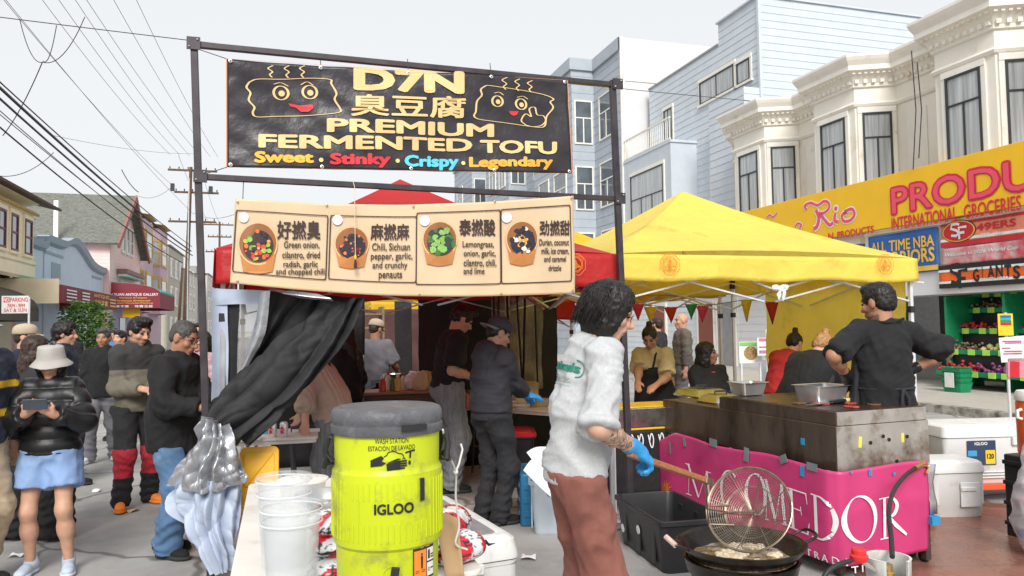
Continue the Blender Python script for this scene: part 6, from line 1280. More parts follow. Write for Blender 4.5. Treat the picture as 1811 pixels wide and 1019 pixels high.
# ================================================================ buildings
m_white = M('cream white paint',(.80,.76,.68),r=.6,var=.04,sc=2,dirt=((.62,.54,.42),.10,1.2)); m_trimw = M('white trim paint',(.81,.78,.71),r=.6,var=.04,sc=3,dirt=((.58,.44,.28),.10,2))
m_bluesid = M('pale blue siding',(.56,.61,.66),r=.6,var=.05,sc=2); m_greysid = M('blue grey siding',(.40,.44,.49),r=.6,var=.06,sc=2); m_whitesid = M('white panel siding',(.66,.66,.67),r=.6,var=.04,sc=2)
m_dkframe = M('dark window frame',(.03,.032,.035),r=.4); m_pane = M('window glass with pale blinds',(.40,.42,.43),r=.12,var=.35,sc=1.5,bump=.05,bs=4,coat=.6,stretch=(9,9,.35)); m_paned = M('dark window glass',(.10,.12,.14),r=.08,var=.4,sc=1.2,coat=.7); m_roofgrey = M('grey flat roof',(.3,.3,.3),r=.9)
def bldg(label,s,t,cat='building'): return thing('building',label,cat,S(s,t),YAW)
def wallstrip(path,z0,z1,lap=0.0):
 """a wall along street points (s, t); lap > 0 builds overlapping boards"""
 b = MB()
 for (a,c) in zip(path[:-1],path[1:]):
  d = Vector((c[0] - a[0],c[1] - a[1])); n = Vector((-d.y,d.x)).normalized()
  if not lap: b.add([S(a[0],a[1],z0),S(c[0],c[1],z0),S(c[0],c[1],z1),S(a[0],a[1],z1)],[(0,1,2,3)]); continue
  z = z0
  while z < z1 - .01:
   h = min(lap,z1 - z); o = n * .014
   b.add([S(a[0] + o.x,a[1] + o.y,z),S(c[0] + o.x,c[1] + o.y,z),S(c[0],c[1],z + h),S(a[0],a[1],z + h),S(a[0],a[1],z),S(c[0],c[1],z)],[(0,1,2,3),(4,5,1,0)]); z += h
 return b
def win(T,a,c,z0,z1,out,mf=m_dkframe,mp=None,trim=None,mull=0,rail=None,fw=.05,name='window'):
 """a, c street points on the wall; out +1/-1 the side the normal lies"""
 A,C = S(*a),S(*c); d = (C - A); L = d.length; d.normalize(); n = Vector((-d.y,d.x,0)) * out; Mx = Matrix((d,n,ZX)).transposed()
 def bx_(b,x0,x1,za,zb,o,th): b.box(A + d * (x0 + x1) / 2 + ZX * (za + zb) / 2 + n * (o + th / 2),(x1 - x0,th,zb - za),Mx)
 b = MB(); bx_(b,0,L,z0,z0 + fw,.0,.07); bx_(b,0,L,z1 - fw,z1,.0,.07); bx_(b,0,fw,z0 + fw,z1 - fw,.0,.068); bx_(b,L - fw,L,z0 + fw,z1 - fw,.0,.068)
 if rail is not None: zr = z0 + (z1 - z0) * rail; bx_(b,fw,L - fw,zr - fw * .4,zr + fw * .4,.0,.06)
 for k in range(mull): x = L * (k + 1) / (mull + 1); bx_(b,x - fw * .4,x + fw * .4,z0 + fw,(z0 + (z1 - z0) * rail - fw * .4) if rail is not None else z1 - fw,.0,.055)
 w_ = b.build(name,mf,T,True); b = MB(); bx_(b,fw * .5,L - fw * .5,z0 + fw * .5,z1 - fw * .5,.031,.004); p = b.build('pane',mp or m_pane,w_,True)
 if trim is not None:
  tw = .11; b = MB(); bx_(b,-tw,L + tw,z1,z1 + tw * 1.3,0,.06); bx_(b,-tw,0,z0,z1,0,.045); bx_(b,L,L + tw,z0,z1,0,.045); bx_(b,-tw * 1.4,L + tw * 1.4,z0 - .09,z0,0,.09); b.build('sill',trim,w_,True)
 return w_
def offs(path,o):
 """offset a street path towards the street (-s for the right side when o > 0)"""
 P = [Vector(p) for p in path]; N = []
 for a,c in zip(P[:-1],P[1:]): d = (c - a).normalized(); N.append(Vector((d.y,-d.x)))
 out = []
 for i,p in enumerate(P):
  n = N[0] if i == 0 else N[-1] if i == len(P) - 1 else (N[i - 1] + N[i]).normalized() / max(.35,math.cos(N[i - 1].angle(N[i]) / 2)); out.append(tuple(p + n * o))
 return out
def mould(T,path,prof,m,name='cornice'):
 """a moulding: prof is (out, z) from bottom to top along the street path"""
 b = MB(); b.grid([[S(p[0],p[1],z) for p in offs(path,o)] for o,z in prof]); return b.build(name,m,T,True)
# ---- the grocery: white, three bays, dentil cornice
T = bldg('cream white two storey building with three bays above the yellow shop sign',FR,16)
bays = [(21.2,19.6,19.15),(17.35,15.8,15.35),(13.3,11.8,11.35),(9.3,7.8,7.35)]
path = [(FR,22.6)]
for tf,tn,te in bays: path += [(FR,tf + .45),(FR - .9,tf),(FR - .9,tn),(FR,te)]
path += [(FR,3.0)]; path = path[::-1]; Pn = path                     # runs away from the camera so that the offset goes to the street
sgn = 1 if offs(path,.1)[0][0] < path[0][0] else -1
wallstrip(path,3.6,8.0).build('wall',m_white,T,True)
flat = [(FR,3.0),(FR,22.6)]; b = wallstrip([(FR,15.5),(FR,22.6)],.15,3.6,.24); b.build('wall',m_whitesid,T,True)
b = MB(); b.add([S(FR,3,8),S(FR,22.6,8),S(30,22.6,8),S(30,3,8)],[(0,1,2,3)]); b.add([S(FR,22.61,.1),S(30,22.61,.1),S(30,22.61,8.0),S(FR,22.61,8.0)],[(0,1,2,3)]); b.build('roof',m_roofgrey,T,True)
mould(T,path,[(sgn * o,z) for o,z in ((.003,7.10),(.05,7.12),(.08,7.18),(.04,7.24),(.003,7.25))],m_trimw,'belt_moulding')
mould(T,path,[(sgn * o,z) for o,z in ((.003,7.60),(.06,7.62),(.06,7.70),(.16,7.86),(.20,7.90),(.34,7.98),(.34,8.10),(.42,8.22),(.46,8.30),(.46,8.36),(-.2,8.40))],m_trimw)
for z0_,o_,sz in ((7.70,.09,.09),(7.90,.22,.07)):
 b = MB(); q = offs(path,sgn * o_)
 for a,c in zip(q[:-1],q[1:]):
  d = Vector((c[0] - a[0],c[1] - a[1])); L = d.length; n = max(1,int(L / (sz * 1.9))); an = math.atan2(d.y,d.x) + YAW
  for i in range(n): f_ = (i + .5) / n; b.box(S(a[0] + d.x * f_,a[1] + d.y * f_,z0_ + sz / 2),(sz,.10,sz),Matrix.Rotation(an,3,'Z'))
 o = b.build('dentil_row',m_trimw,T,True); o['kind'] = 'stuff'
for tf,tn,te in bays:
 win(T,(FR - .9,tf - .30),(FR - .9,tn + .32),5.05,6.95,-1,m_dkframe,m_pane,m_trimw,1,.66); u = Vector((.9,te - tn)); L = u.length; u /= L
 win(T,(FR - .9 + u.x * .16,tn + u.y * .16),(FR - .9 + u.x * (L - .14),tn + u.y * (L - .14)),5.05,6.95,-1,m_dkframe,m_pane,m_trimw,1,.66)
 b = MB(); b.box(S(FR - .012,te - .62,5.9),(.02,.62,1.9),ST.to_3x3()); b.build('wall_panel',m_trimw,T,True,bevel=.008)
for x,y0_,y1_,d in ((1612,90,300,17.3),(1622,110,280,17.2)):
 b = MB(); b.tube([W(x,y0_,d),W(x + 8,(y0_ + y1_) / 2,d),W(x + 3,y1_,d)],.012,5); b.build('cable',m_hose,T,True)
# yellow shop sign
SP = FR - 1.15
def sg(px,py,s_=SP): q = on_plane(px,py,S(s_,0),UX); return -q.dot(VX),q.z
sgf = lambda a,z,l: S(SP - l,-a,z)
ts = thing('shop_sign','long yellow shop sign with red lettering under the white bays','sign',S(SP,15,3.85),YAW); b = MB(); b.box(S(SP + .08,15,4.47),(.16,15.8,1.26),ST.to_3x3()); b.build('panel',M('yellow sign paint',(.86,.50,.01),r=.45,var=.04,sc=2),ts,True,bevel=.01)
m_sred = M('red sign paint',(.62,.02,.06),r=.45,var=.05); m_sred2 = M('bright red sign paint',(.80,.08,.14),r=.45,var=.04)
k_ = Ink(sgf,.012); a0_,zt = sg(1574,331); a1_,zb = sg(1574,384); aU = sg(1767,350)[0]; wd = (aU - a0_) / .565; k_.text('PRODUCE',a0_,zb,a0_ + wd,zt,.07); k_.build('lettering',m_sred,ts)
k_ = Ink(sgf,.020); k_.text('PRODUCE',a0_ + .05,zb + .05,a0_ + wd - .05,zt - .05,.015); k_.build('lettering',m_sred2,ts)
k_ = Ink(sgf,.012); A = sg(1577,386); C = sg(1694,386); D = sg(1577,409); k_.text('INTERNATIONAL',A[0],D[1],C[0],A[1],.02); A2 = sg(1705,368); C2 = sg(1806,350); k_.text('GROCERIES',A2[0],D[1],C2[0],A[1],.02)
A = sg(1452,414); C = sg(1470,408);
A = sg(1481,404); C = sg(1546,400); D = sg(1546,412); k_.text('PRODUCTS',A[0],D[1],C[0],C[1] + .02,.02); B_ = sg(1465,410); k_.text('N',B_[0],D[1],sg(1474,410)[0],C[1] + .02,.02); k_.build('lettering',m_sred,ts)
def script(k_,L,w_):
 P = [sg(*p) for p in L]; P = [tuple(p) for p in spline(P,6)]; k_.line(P,w_)
for m_,ws,l_ in ((M('white print',None),1.75,.010),(m_sred2,1.0,.018)):
 k_ = Ink(sgf,l_); W_ = .10 * ws
 script(k_,[(1444,372),(1449,385),(1446,400),(1440,405)],W_ * 1.1); script(k_,[(1427,371),(1424,364),(1434,359),(1447,363),(1458,356),(1466,359),(1467,368),(1459,376),(1449,378)],W_ * .75); script(k_,[(1452,379),(1460,390),(1468,398),(1474,394)],W_ * .9)
 script(k_,[(1478,378),(1477,390),(1483,393)],W_ * .9); k_.ell(*sg(1479,369),.06 * ws,.06 * ws,14)
 script(k_,[(1498,374),(1490,381),(1493,391),(1504,390),(1512,380),(1508,370),(1498,373),(1494,380)],W_ * .8); script(k_,[(1357,385),(1362,380),(1368,384),(1375,377)],W_ * .5); script(k_,[(1407,401),(1412,395),(1418,398),(1415,404)],W_ * .6); k_.build('lettering',m_,ts)
# banners below it
def wbanner(label,x0,y0,x1,y1,m,name='team_banner',s_=None,dt=0):
 """px corners top left and bottom right"""
 s_ = s_ or FR - 1.05; A = sg(x0,y0,s_); C = sg(x1,y1,s_); E = sg(x0,y1 + (y0 - y1) * 0,s_); t = thing(name,label,'banner',S(s_,-A[0],C[1]),YAW,'banners under the shop sign'); f_ = lambda a,z,l: S(s_ - l - .012 * math.sin(a * 5 + z * 2),-a,z)
 return t,f_,A[0],C[0],s_
def sheet(t,f_,a0,a1,z0,z1,m,l=0.0,name='sheet'):
 b = MB(); b.grid([[f_(a0 + (a1 - a0) * i / 24,z0 + (z1 - z0) * j / 8,l) for i in range(25)] for j in range(9)]); return b.build(name,m,t,True,smooth=True,solid=.006,angle=180)
def stripe(t,f_,a0,a1,z0,z1,m,l=.012,name='stripe'):
 k_ = Ink(f_,l)
 for i in range(12): k_.rect(a0 + (a1 - a0) * i / 12,z0,a0 + (a1 - a0) * (i + 1) / 12,z1)
 k_.build(name,m,t)
m_or = M('orange fabric',(.75,.13,.02),r=.7); m_rd = M('red fabric',(.52,.02,.03),r=.7); m_bk = M('black fabric',(.02,.02,.022),r=.8); m_wh = M('white fabric',(.72,.71,.70),r=.7); m_bl = M('blue fabric',(.03,.12,.38),r=.7); m_gd = M('gold fabric',(.80,.48,.06),r=.7); m_sal = M('salmon fabric',(.72,.24,.14),r=.7)
sB = FR - 1.05; aA = lambda x: sg(x,450,sB)[0]
zz = lambda x,y: sg(x,y,sB)[1]
t,f_,a0_,a1_,_ = wbanner('blue basketball banner with gold letters hanging at the canopy corner',1535,410,1661,478,m_bl); z1_,z0_ = zz(1650,402) ,zz(1650,480); sheet(t,f_,a0_,a1_,z0_,z1_,m_bl); k_ = Ink(f_,.014); k_.text('ALL TIME NBA',a0_ + .1,z1_ - .42,a1_ - .08,z1_ - .16,.03); k_.text('WARRIORS',a0_ + .1,z0_ + .22,a1_ - .08,z0_ + .55,.04); k_.build('lettering',m_gd,t); stripe(t,f_,a0_,a1_,z0_ + .03,z0_ + .14,m_gd)
a0_,a1_ = aA(1665),aA(1822)
t,f_,*_ = wbanner('red football banner with an oval crest, topmost of the three at the right',1665,395,1822,440,m_sal); z1_,z0_ = zz(1665,398),zz(1665,439); sheet(t,f_,a0_,a1_,z0_,z1_,m_sal); stripe(t,f_,a0_,a1_,z0_,z0_ + .10,m_rd); stripe(t,f_,a0_,a1_,z0_ + .12,z0_ + .18,m_wh); stripe(t,f_,a0_,a1_,z1_ - .05,z1_,m_rd); L = a1_ - a0_; cx,cz = a0_ + L * .23,(z0_ + z1_) / 2 + .06
for r1,r2,m_,l_ in ((.44,.24,m_bk,.014),(.42,.225,m_gd,.020),(.39,.20,m_rd,.026)): k_ = Ink(f_,l_); k_.ell(cx,cz,r1,r2,36); k_.build('crest',m_,t)
k_ = Ink(f_,.034)
def sfmark(k_,cx,cz,w_,h,th):
 k_.line([(cx + .10 * w_,cz + .40 * h),(cx - .02 * w_,cz + .48 * h),(cx - .30 * w_,cz + .46 * h),(cx - .36 * w_,cz + .22 * h),(cx - .06 * w_,cz + .06 * h),(cx + .04 * w_,cz - .14 * h),(cx - .10 * w_,cz - .28 * h),(cx - .36 * w_,cz - .22 * h)],th)
 k_.line([(cx + .06 * w_,cz - .52 * h),(cx + .06 * w_,cz + .22 * h),(cx + .46 * w_,cz + .22 * h)],th); k_.line([(cx + .06 * w_,cz - .12 * h),(cx + .34 * w_,cz - .12 * h)],th)
sfmark(k_,cx,cz,.50,.34,.055); k_.build('crest',m_wh,t); k_ = Ink(f_,.014); k_.text('49ERS',a0_ + L * .44,z0_ + .26,a1_ - L * .12,z1_ - .10,.04); k_.build('lettering',m_rd,t); k_ = Ink(f_,.022); k_.text('EST. 1946',a0_ + L * .50,z0_ + .11,a1_ - L * .26,z0_ + .20,.02); k_.build('lettering',m_wh,t)
t,f_,*_ = wbanner('pale and red world cup welcome banner, middle one of the three',1665,440,1822,470,m_wh); z1_,z0_ = zz(1665,441),zz(1665,470); sheet(t,f_,a0_,a1_,z0_,z1_,M('pale printed fabric',(.62,.50,.48),r=.7,var=.3,sc=3,dirt=((.55,.03,.07),.75,1.6))); k_ = Ink(f_,.014); k_.text('Welcome to 2026 World Cup',a0_ + L * .05,z0_ + .16,a1_ - L * .12,z1_ - .10,.02,.3); k_.build('lettering',m_wh,t)
a0_ = aA(1660)
t,f_,*_ = wbanner('orange and black baseball banner, lowest of the three at the right',1660,470,1822,514,m_or); z1_,z0_ = zz(1660,471),zz(1660,511); sheet(t,f_,a0_,a1_,z0_,z1_,m_or); L = a1_ - a0_
for za,zb_,m_ in ((z0_,z0_ + .10,m_bk),(z0_ + .10,z0_ + .15,m_wh),(z1_ - .10,z1_,m_bk),(z1_ - .15,z1_ - .10,m_wh)): stripe(t,f_,a0_,a1_,za,zb_,m_)
k_ = Ink(f_,.016); sfmark(k_,a0_ + L * .23,(z0_ + z1_) / 2,.50,.52,.075); n = 6;
for i,ch in enumerate('GIANTS'): x = a0_ + L * (.40 + .085 * i); o_ = .05 * math.sin(math.pi * i / 5); k_.text(ch,x + (.05 if ch == 'I' else 0),(z0_ + z1_) / 2 - .13 - .02 + o_,x + L * (.03 if ch == 'I' else .07),(z0_ + z1_) / 2 + .12 + o_,.04)
k_.build('lettering',m_bk,t); k_ = Ink(f_,.018); k_.text('SINCE 1958',a0_ + L * .48,z0_ + .10,a1_ - L * .22,z0_ + .17,.02); k_.build('lettering',m_wh,t)
b = MB(); b.box(S(FR - .5,9.2,3.0),(1.0,12.6,1.6),ST.to_3x3()); tt = thing('shop_canopy','white boarded fascia over the produce shop front','fascia',S(FR - .5,9.2,2.2),YAW); b.build('fascia',m_whitesid,tt,True); b = MB(); b.box(S(FR - 1.01,9.2,3.78),(.04,12.6,.08),ST.to_3x3()); b.build('trim',m_trimw,tt,True)
# dark shop front with produce shelves
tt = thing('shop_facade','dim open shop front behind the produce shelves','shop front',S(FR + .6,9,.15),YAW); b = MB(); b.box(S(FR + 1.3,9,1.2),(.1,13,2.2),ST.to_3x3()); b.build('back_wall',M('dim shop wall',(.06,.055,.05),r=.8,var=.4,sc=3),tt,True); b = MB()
for t_ in (15.5,12.6,9.4,6): b.box(S(FR + .1,t_,1.2),(.2,.16,2.2),ST.to_3x3())
b.build('pillar',M('shop pillar green',(.02,.22,.10),r=.5),tt,True)
m_green = M('green crate plastic',(.01,.24,.10),r=.45,var=.12); m_tag = M('lime price card',(.40,.72,.10),r=.6); pS = W(1755,665,15.7); s0_,t0_ = st(pS)[0] ,st(pS)[1]
ts = thing('produce_shelf','tiered green produce shelf with lime price cards in the shop front','shelf',S(s0_,t0_,.15),YAW); tiers = [(0,.45),(.30,.90),(.60,1.35),(.90,1.80),(1.15,2.15)]
b = MB(); LW = 4.4; tc = t0_ - 1.0
for o,z in tiers: b.box(S(s0_ + o - .21,tc,z + .03),(.03,LW,.10),ST.to_3x3())
for k in range(4): b.box(S(s0_ + .55,tc - LW / 2 + .06 + (LW - .12) * k / 3,1.15),(1.0,.06,2.0),ST.to_3x3())
b.build('tier',m_green,ts,True,bevel=.006); rs = random.Random(31)
b = MB()
for o,z in tiers: b.box(S(s0_ + o,tc,z - .01),(.40,LW,.05),ST.to_3x3()); b.box(S(s0_ + o + .2,tc,z + .2),(.03,LW,.45),ST.to_3x3())
b.build('tier_board',m_bin,ts,True)
for o,z in tiers:
 for k in range(12): b = MB(); b.box(S(s0_ + o - .235,tc - LW / 2 + .2 + k * .355 + rs.uniform(-.05,.05),z + .03),(.012,.17,.12),ST.to_3x3()); b.build('price_card',m_tag,ts,True)
fruit = [('red apples',(.42,.03,.03),.042),('yellow apples',(.70,.42,.06),.045),('dark cherries',(.12,.015,.03),.028),('purple onions',(.20,.05,.14),.04),('tan potatoes',(.42,.26,.12),.045),('red tomatoes',(.50,.04,.03),.04),('brown mushrooms',(.25,.15,.09),.035),('dark grapes',(.09,.03,.10),.026),('dark plums',(.10,.03,.07),.035),('pale melons',(.55,.50,.20),.075),('orange squash',(.62,.26,.05),.06),('brown roots',(.22,.12,.07),.04)]
k = 0
for ti,(o,z) in enumerate(tiers[:4]):
 for j in range(5):
  nm,c,rr = fruit[(ti * 5 + j * 3 + ti) % 12]; q = S(s0_ + o,tc + LW / 2 - .44 - j * .87,z + .03); t = thing('produce_heap','heap of %s, %s heap from the left on the %s shelf tier' % (nm,('first','second','third','fourth','fifth')[j],('lowest','second','third','highest')[ti]),'produce',q,YAW,'produce heaps on the shelf'); b = MB()
  for i in range(80 if rr < .05 else 26): b.ico((rs.uniform(-.18,.17),rs.uniform(-.42,.42),rr * .8 + abs(rs.gauss(.02,.07))),rr * rs.uniform(.85,1.1),1)
  ob = b.build('fruit',M('fruit ' + nm,c,r=.4,var=.3,sc=9),t,smooth=True,angle=180); ob['kind'] = 'stuff'
p = W(1692,664,15.6); t = thing('basket_stack','stack of green shopping baskets on the pavement before the produce shelf','baskets',(p.x,p.y,.15),YAW)
for i in range(4):
 b = MB(); lay = [(-.04,.0),(0,.2),(.015,.205),(-.01,.2),(-.05,.01)]; rings = [[Vector((x,y,q + i * .10)) for x,y in rrpoly(-.17 - o,-.25 - o,.17 + o,.25 + o,.04)] for o,q in lay]; b.grid(rings,closed=True); b.add(rings[0],[tuple(range(len(rings[0])))[::-1]]); b.build('basket',m_green,t,smooth=True,angle=40)
b = MB(); b.box((-.20,0,.25),(.01,.22,.30)); b.build('label_card',m_wh,t)
p = W(1790,760,8.6); t = thing('flyer_stand','flyer stand with a yellow pad and pink and white flyers at the right edge','flyer stand',(p.x,p.y,0),R(6)); b = MB(); b.tube([(0,.02,0),(0,.02,1.7)],.016,8); b.build('pole',m_white_steel,t,smooth=True)
zf = lambda py: 1.62 + (565.5 - py) / 1342 * 8.6
xf = lambda px: (px - 1790) / 1342 * 8.6
for x0,y0,x1,y1,m_,nm,tl in ((1771,555,1800,594,M('yellow card',(.85,.52,.02),r=.5),'pad',0),(1771,596,1822,640,m_wh,'flyer',-4),(1784,634,1824,668,M('pink card',(.70,.22,.30),r=.5),'flyer',0),(1788,640,1806,668,m_rd,'flyer',3)):
 b = MB(); b.box(((xf(x0) + xf(x1)) / 2,-.01 - .012 * (nm == 'flyer') - .006 * (x0 > 1785),(zf(y0) + zf(y1)) / 2),(xf(x1) - xf(x0),.008,zf(y0) - zf(y1)),Matrix.Rotation(R(tl),3,'Y')); b.build(nm,m_,t,bevel=.003)
for y,m_ in ((560,m_bl),(564,MATS['teal plastic']),(569,m_green),(573,m_rd)): b = MB(); b.box((xf(1785.5),-.017,zf(y)),(.13,.006,.028)); b.build('pad_stripe',m_,t)
b = MB()
for y,x0,x1 in ((604,1776,1812),(607,1780,1812),(622,1778,1812),(626,1776,1812),(616,1774,1790)): b.box((xf((x0 + x1) / 2),-.030,zf(y)),((x1 - x0) / 1342 * 8.6,.002,.012))
b.build('flyer_print',M('magenta print',(.45,.05,.18),r=.5),t)
# ---- pale blue clapboard building
T = bldg('pale blue clapboard building with a stepped roof and a balcony, behind the yellow canopy',FR + .5,26); SB_ = FR + 1.2
wallstrip([(SB_,22.62),(SB_,25.2)],3.4,13.2,.27).build('wall',m_bluesid,T,True); wallstrip([(SB_,25.2),(SB_,31)],3.4,12.4,.27).build('wall',m_bluesid,T,True)
wallstrip([(34,22.62),(SB_,22.62)],7.5,13.2,.27).build('wall',m_bluesid,T,True); b = MB(); b.box(S(SB_ + 4,23.9,13.22),(8.2,2.7,.06),ST.to_3x3()); b.box(S(SB_ - .005,22.62,10.2),(.12,.12,6.1),ST.to_3x3()); b.build('corner_trim',m_bluesid,T,True); b = MB(); b.box(S(SB_ + 4,28.1,12.4),(8.1,5.8,.08),ST.to_3x3()); b.build('roof',m_roofgrey,T,True)
fv = [(SB_,27.0),(FR,27.0),(FR,31.4)]; wallstrip(fv[::-1],3.4,9.0,.27).build('wall',m_bluesid,T,True); wallstrip([(FR,31.4),(FR,27.0)][::-1],3.4,9.0,.27) ; b = MB(); b.box(S((FR + SB_) / 2,29.2,9.0),(1.25,4.5,.1),ST.to_3x3()); b.build('balcony_floor',m_bluesid,T,True)
wallstrip([(FR + .5,22.63),(FR + .5,24.9)],3.4,9.9,.27).build('wall',m_bluesid,T,True); wallstrip([(SB_,22.64),(FR + .5,22.64)],7.5,9.9,.27).build('wall',m_bluesid,T,True); wallstrip([(FR + .5,24.9),(SB_,24.9)],3.4,9.9,.27).build('wall',m_bluesid,T,True)
wallstrip([(FR,22.62),(FR,31.4)],.15,3.4,.24).build('wall',M('pale siding',(.60,.63,.66),r=.6,var=.05,sc=2),T,True); b = MB(); b.box(S(FR + .6,27,3.42),(1.3,8.8,.1),ST.to_3x3()); b.build('ledge',m_trimw,T,True)
b = MB()
for i in range(26): b.box(S(FR + .03,27.1 + i * .165,9.5),(.025,.025,.9),ST.to_3x3())
b.box(S(FR + .03,29.2,9.98),(.06,4.3,.06),ST.to_3x3()); b.box(S(FR + .03,29.2,9.12),(.05,4.3,.05),ST.to_3x3()); b.build('balcony_railing',m_trimw,T,True)
for A,C,z0_,z1_,ml,rl in (((FR,30.6),(FR,27.6),5.0,8.2,2,.66),((SB_,25.9),(SB_,25.0),5.6,7.6,0,.5),((SB_,26.6),(SB_,24.2),10.4,11.3,1,None),((SB_,29.6),(SB_,28.9),9.1,11.0,1,None),((SB_,24.0),(SB_,23.2),10.4,11.2,0,None)): win(T,A,C,z0_,z1_,-1,m_dkframe,m_pane,m_trimw,ml,rl)
for tA,m_ in ((24.6,M('red brown door',(.22,.06,.04),r=.5)),(28.2,MATS['red brown door']),(23.3,M('grey door',(.25,.25,.26),r=.5))): b = MB(); b.box(S(FR - .04,tA,1.25),(.06,1.0,2.2),ST.to_3x3()); b.build('door',m_,T,True,bevel=.01); b = MB(); b.box(S(FR - .035,tA - .56,1.3),(.08,.1,2.35),ST.to_3x3()); b.box(S(FR - .035,tA + .56,1.3),(.08,.1,2.35),ST.to_3x3()); b.build('door_frame',m_trimw,T,True)
# ---- grey building with square bays
T = bldg('tall blue grey building with square bays and a white side wall',FR,45); BZ = 14.8; gp = [(FR,31.42),(FR,34.6),(FR - 1.2,34.6),(FR - 1.2,40.5),(FR,40.5),(FR,45.5),(FR - 1.2,45.5),(FR - 1.2,51),(FR,51),(FR,55),(FR - 1.2,55),(FR - 1.2,61),(FR,61)]
wallstrip(gp,.15,BZ,.42).build('wall',m_greysid,T,True); mould(T,gp,[(sgn * o,z) for o,z in ((.03,BZ - .5),(.12,BZ - .48),(.12,BZ + .1),(-.2,BZ + .12))],m_greysid,'parapet'); b = wallstrip([(32,31.42),(FR,31.42)],3.4,BZ + .1); b.build('wall',m_whitesid,T,True); b = MB(); b.box(S(FR + .05,31.4,9),(.2,.1,11.8),ST.to_3x3()); b.box(S(23,31.4,BZ - 1.9),(16,.04,.06),ST.to_3x3()); b.build('corner_trim',m_trimw,T,True); b = MB(); b.box(S(FR + 8,46,BZ - .3),(15.9,29,.1),ST.to_3x3()); b.build('roof',m_roofgrey,T,True)
for z in (4.0,7.3,10.6):
 for A,C in (((FR,33.9),(FR,32.3)),((FR - 1.2,39.6),(FR - 1.2,38.0)),((FR - 1.2,37.2),(FR - 1.2,35.4)),((FR,44),(FR,42)),((FR - 1.2,50),(FR - 1.2,48.4)),((FR - 1.2,47.6),(FR - 1.2,46.2)),((FR,54),(FR,52)),((FR - 1.2,60),(FR - 1.2,58)),((FR - .12,34.6),(FR - 1.08,34.6)),((FR - .12,45.5),(FR - 1.08,45.5)),((FR - .12,55),(FR - 1.08,55))): win(T,A,C,z,z + 2.2,1 if A[1] == C[1] else -1,m_trimw,m_paned,None,1,.6,.07)
# ---------------------------------------------------------------- left side of the street
m_cream2 = M('cream house paint',(.86,.74,.53),r=.6,var=.06,sc=2); m_maroon = M('maroon sash paint',(.16,.035,.035),r=.5); m_shingle = M('grey roof shingles',(.17,.175,.15),r=.9,var=.35,sc=7,bump=.6,bs=12,stretch=(1,1,3),dirt=((.10,.10,.09),.4,3)); m_pinkp = M('pink house paint',(.86,.60,.57),r=.65,var=.05,sc=2); m_mauve = M('mauve house paint',(.52,.36,.42),r=.6,var=.05); m_gold = M('gold trim paint',(.55,.36,.08),r=.5,var=.12); m_palebl = M('pale blue stucco',(.58,.67,.78),r=.75,var=.06,sc=1.5); m_slate = M('slate blue trim',(.30,.36,.43),r=.6,var=.1); m_brownroof = M('brown roof felt',(.13,.085,.065),r=.9,var=.25,sc=5)
T = bldg('cream house with maroon sash windows in a bay, at the left edge',FL,28); wallstrip([(FL,32.3),(FL,14)],.15,6.3).build('wall',m_cream2,T,True); wallstrip([(FL,32.3),(-22,32.3)][::-1],.15,6.3).build('wall',m_cream2,T,True)
bp_ = [(FL,32),(FL + 1.0,31),(FL + 1.0,24.6),(FL,23.6)]; b = wallstrip(bp_,4.1,6.0); b.build('bay_wall',m_cream2,T,True); mould(T,bp_,[(o,z) for o,z in ((0.0,3.5),(-.08,3.6),(-.05,4.0),(-.10,4.06),(-.10,4.16),(0.0,4.18))],m_cream2,'bay_base')
mould(T,[(FL,32.4),(FL + 1.0,31.3),(FL + 1.0,24.2),(FL,23.2),(FL,14)],[(o,z) for o,z in ((0,5.75),(.10,5.82),(.10,5.94),(.40,6.08),(.50,6.24),(-.1,6.3))],m_cream2); b = MB(); b.add([S(FL + 1.5,32.6,6.28),S(FL + 1.5,13,6.28),S(FL - 6,13,8.2),S(FL - 6,32.6,8.2)],[(0,1,2,3)]); b.build('roof',m_brownroof,T,True,solid=.08)
for A,C in (((FL + 1,29.9),(FL + 1,30.7)),((FL + 1,28.5),(FL + 1,29.2)),((FL + 1,27.3),(FL + 1,28.0)),((FL + 1,25.6),(FL + 1,26.5)),((FL + .17,23.8),(FL + .83,24.4))): win(T,A,C,4.35,5.6,-1,m_maroon,m_paned,m_cream2,0,.5,.08)
b = MB()
for k in range(44): b.box(S(FL + 1.12,24.5 + k * .152,5.86),(.10,.06,.08),ST.to_3x3())
o = b.build('dentil_row',m_gold,T,True); o['kind'] = 'stuff'
def panels(T,L,m):
 for A,C,z0_,z1_ in L: a,c = S(*A),S(*C); b = MB(); d = (c - a).normalized(); n = Vector((-d.y,d.x,0)); b.box((a + c) / 2 + ZX * (z0_ + z1_) / 2 + n * 0,((c - a).length,.03,z1_ - z0_),Matrix((d,n,ZX)).transposed()); b.build('wall_panel',m,T,True,bevel=.008)
panels(T,(((FL + 1.0,29.8),(FL + 1.0,30.8),3.68,3.94),((FL + 1.0,28.2),(FL + 1.0,29.3),3.68,3.94),((FL + 1.0,25.5),(FL + 1.0,27.4),3.68,3.94)),m_gold)
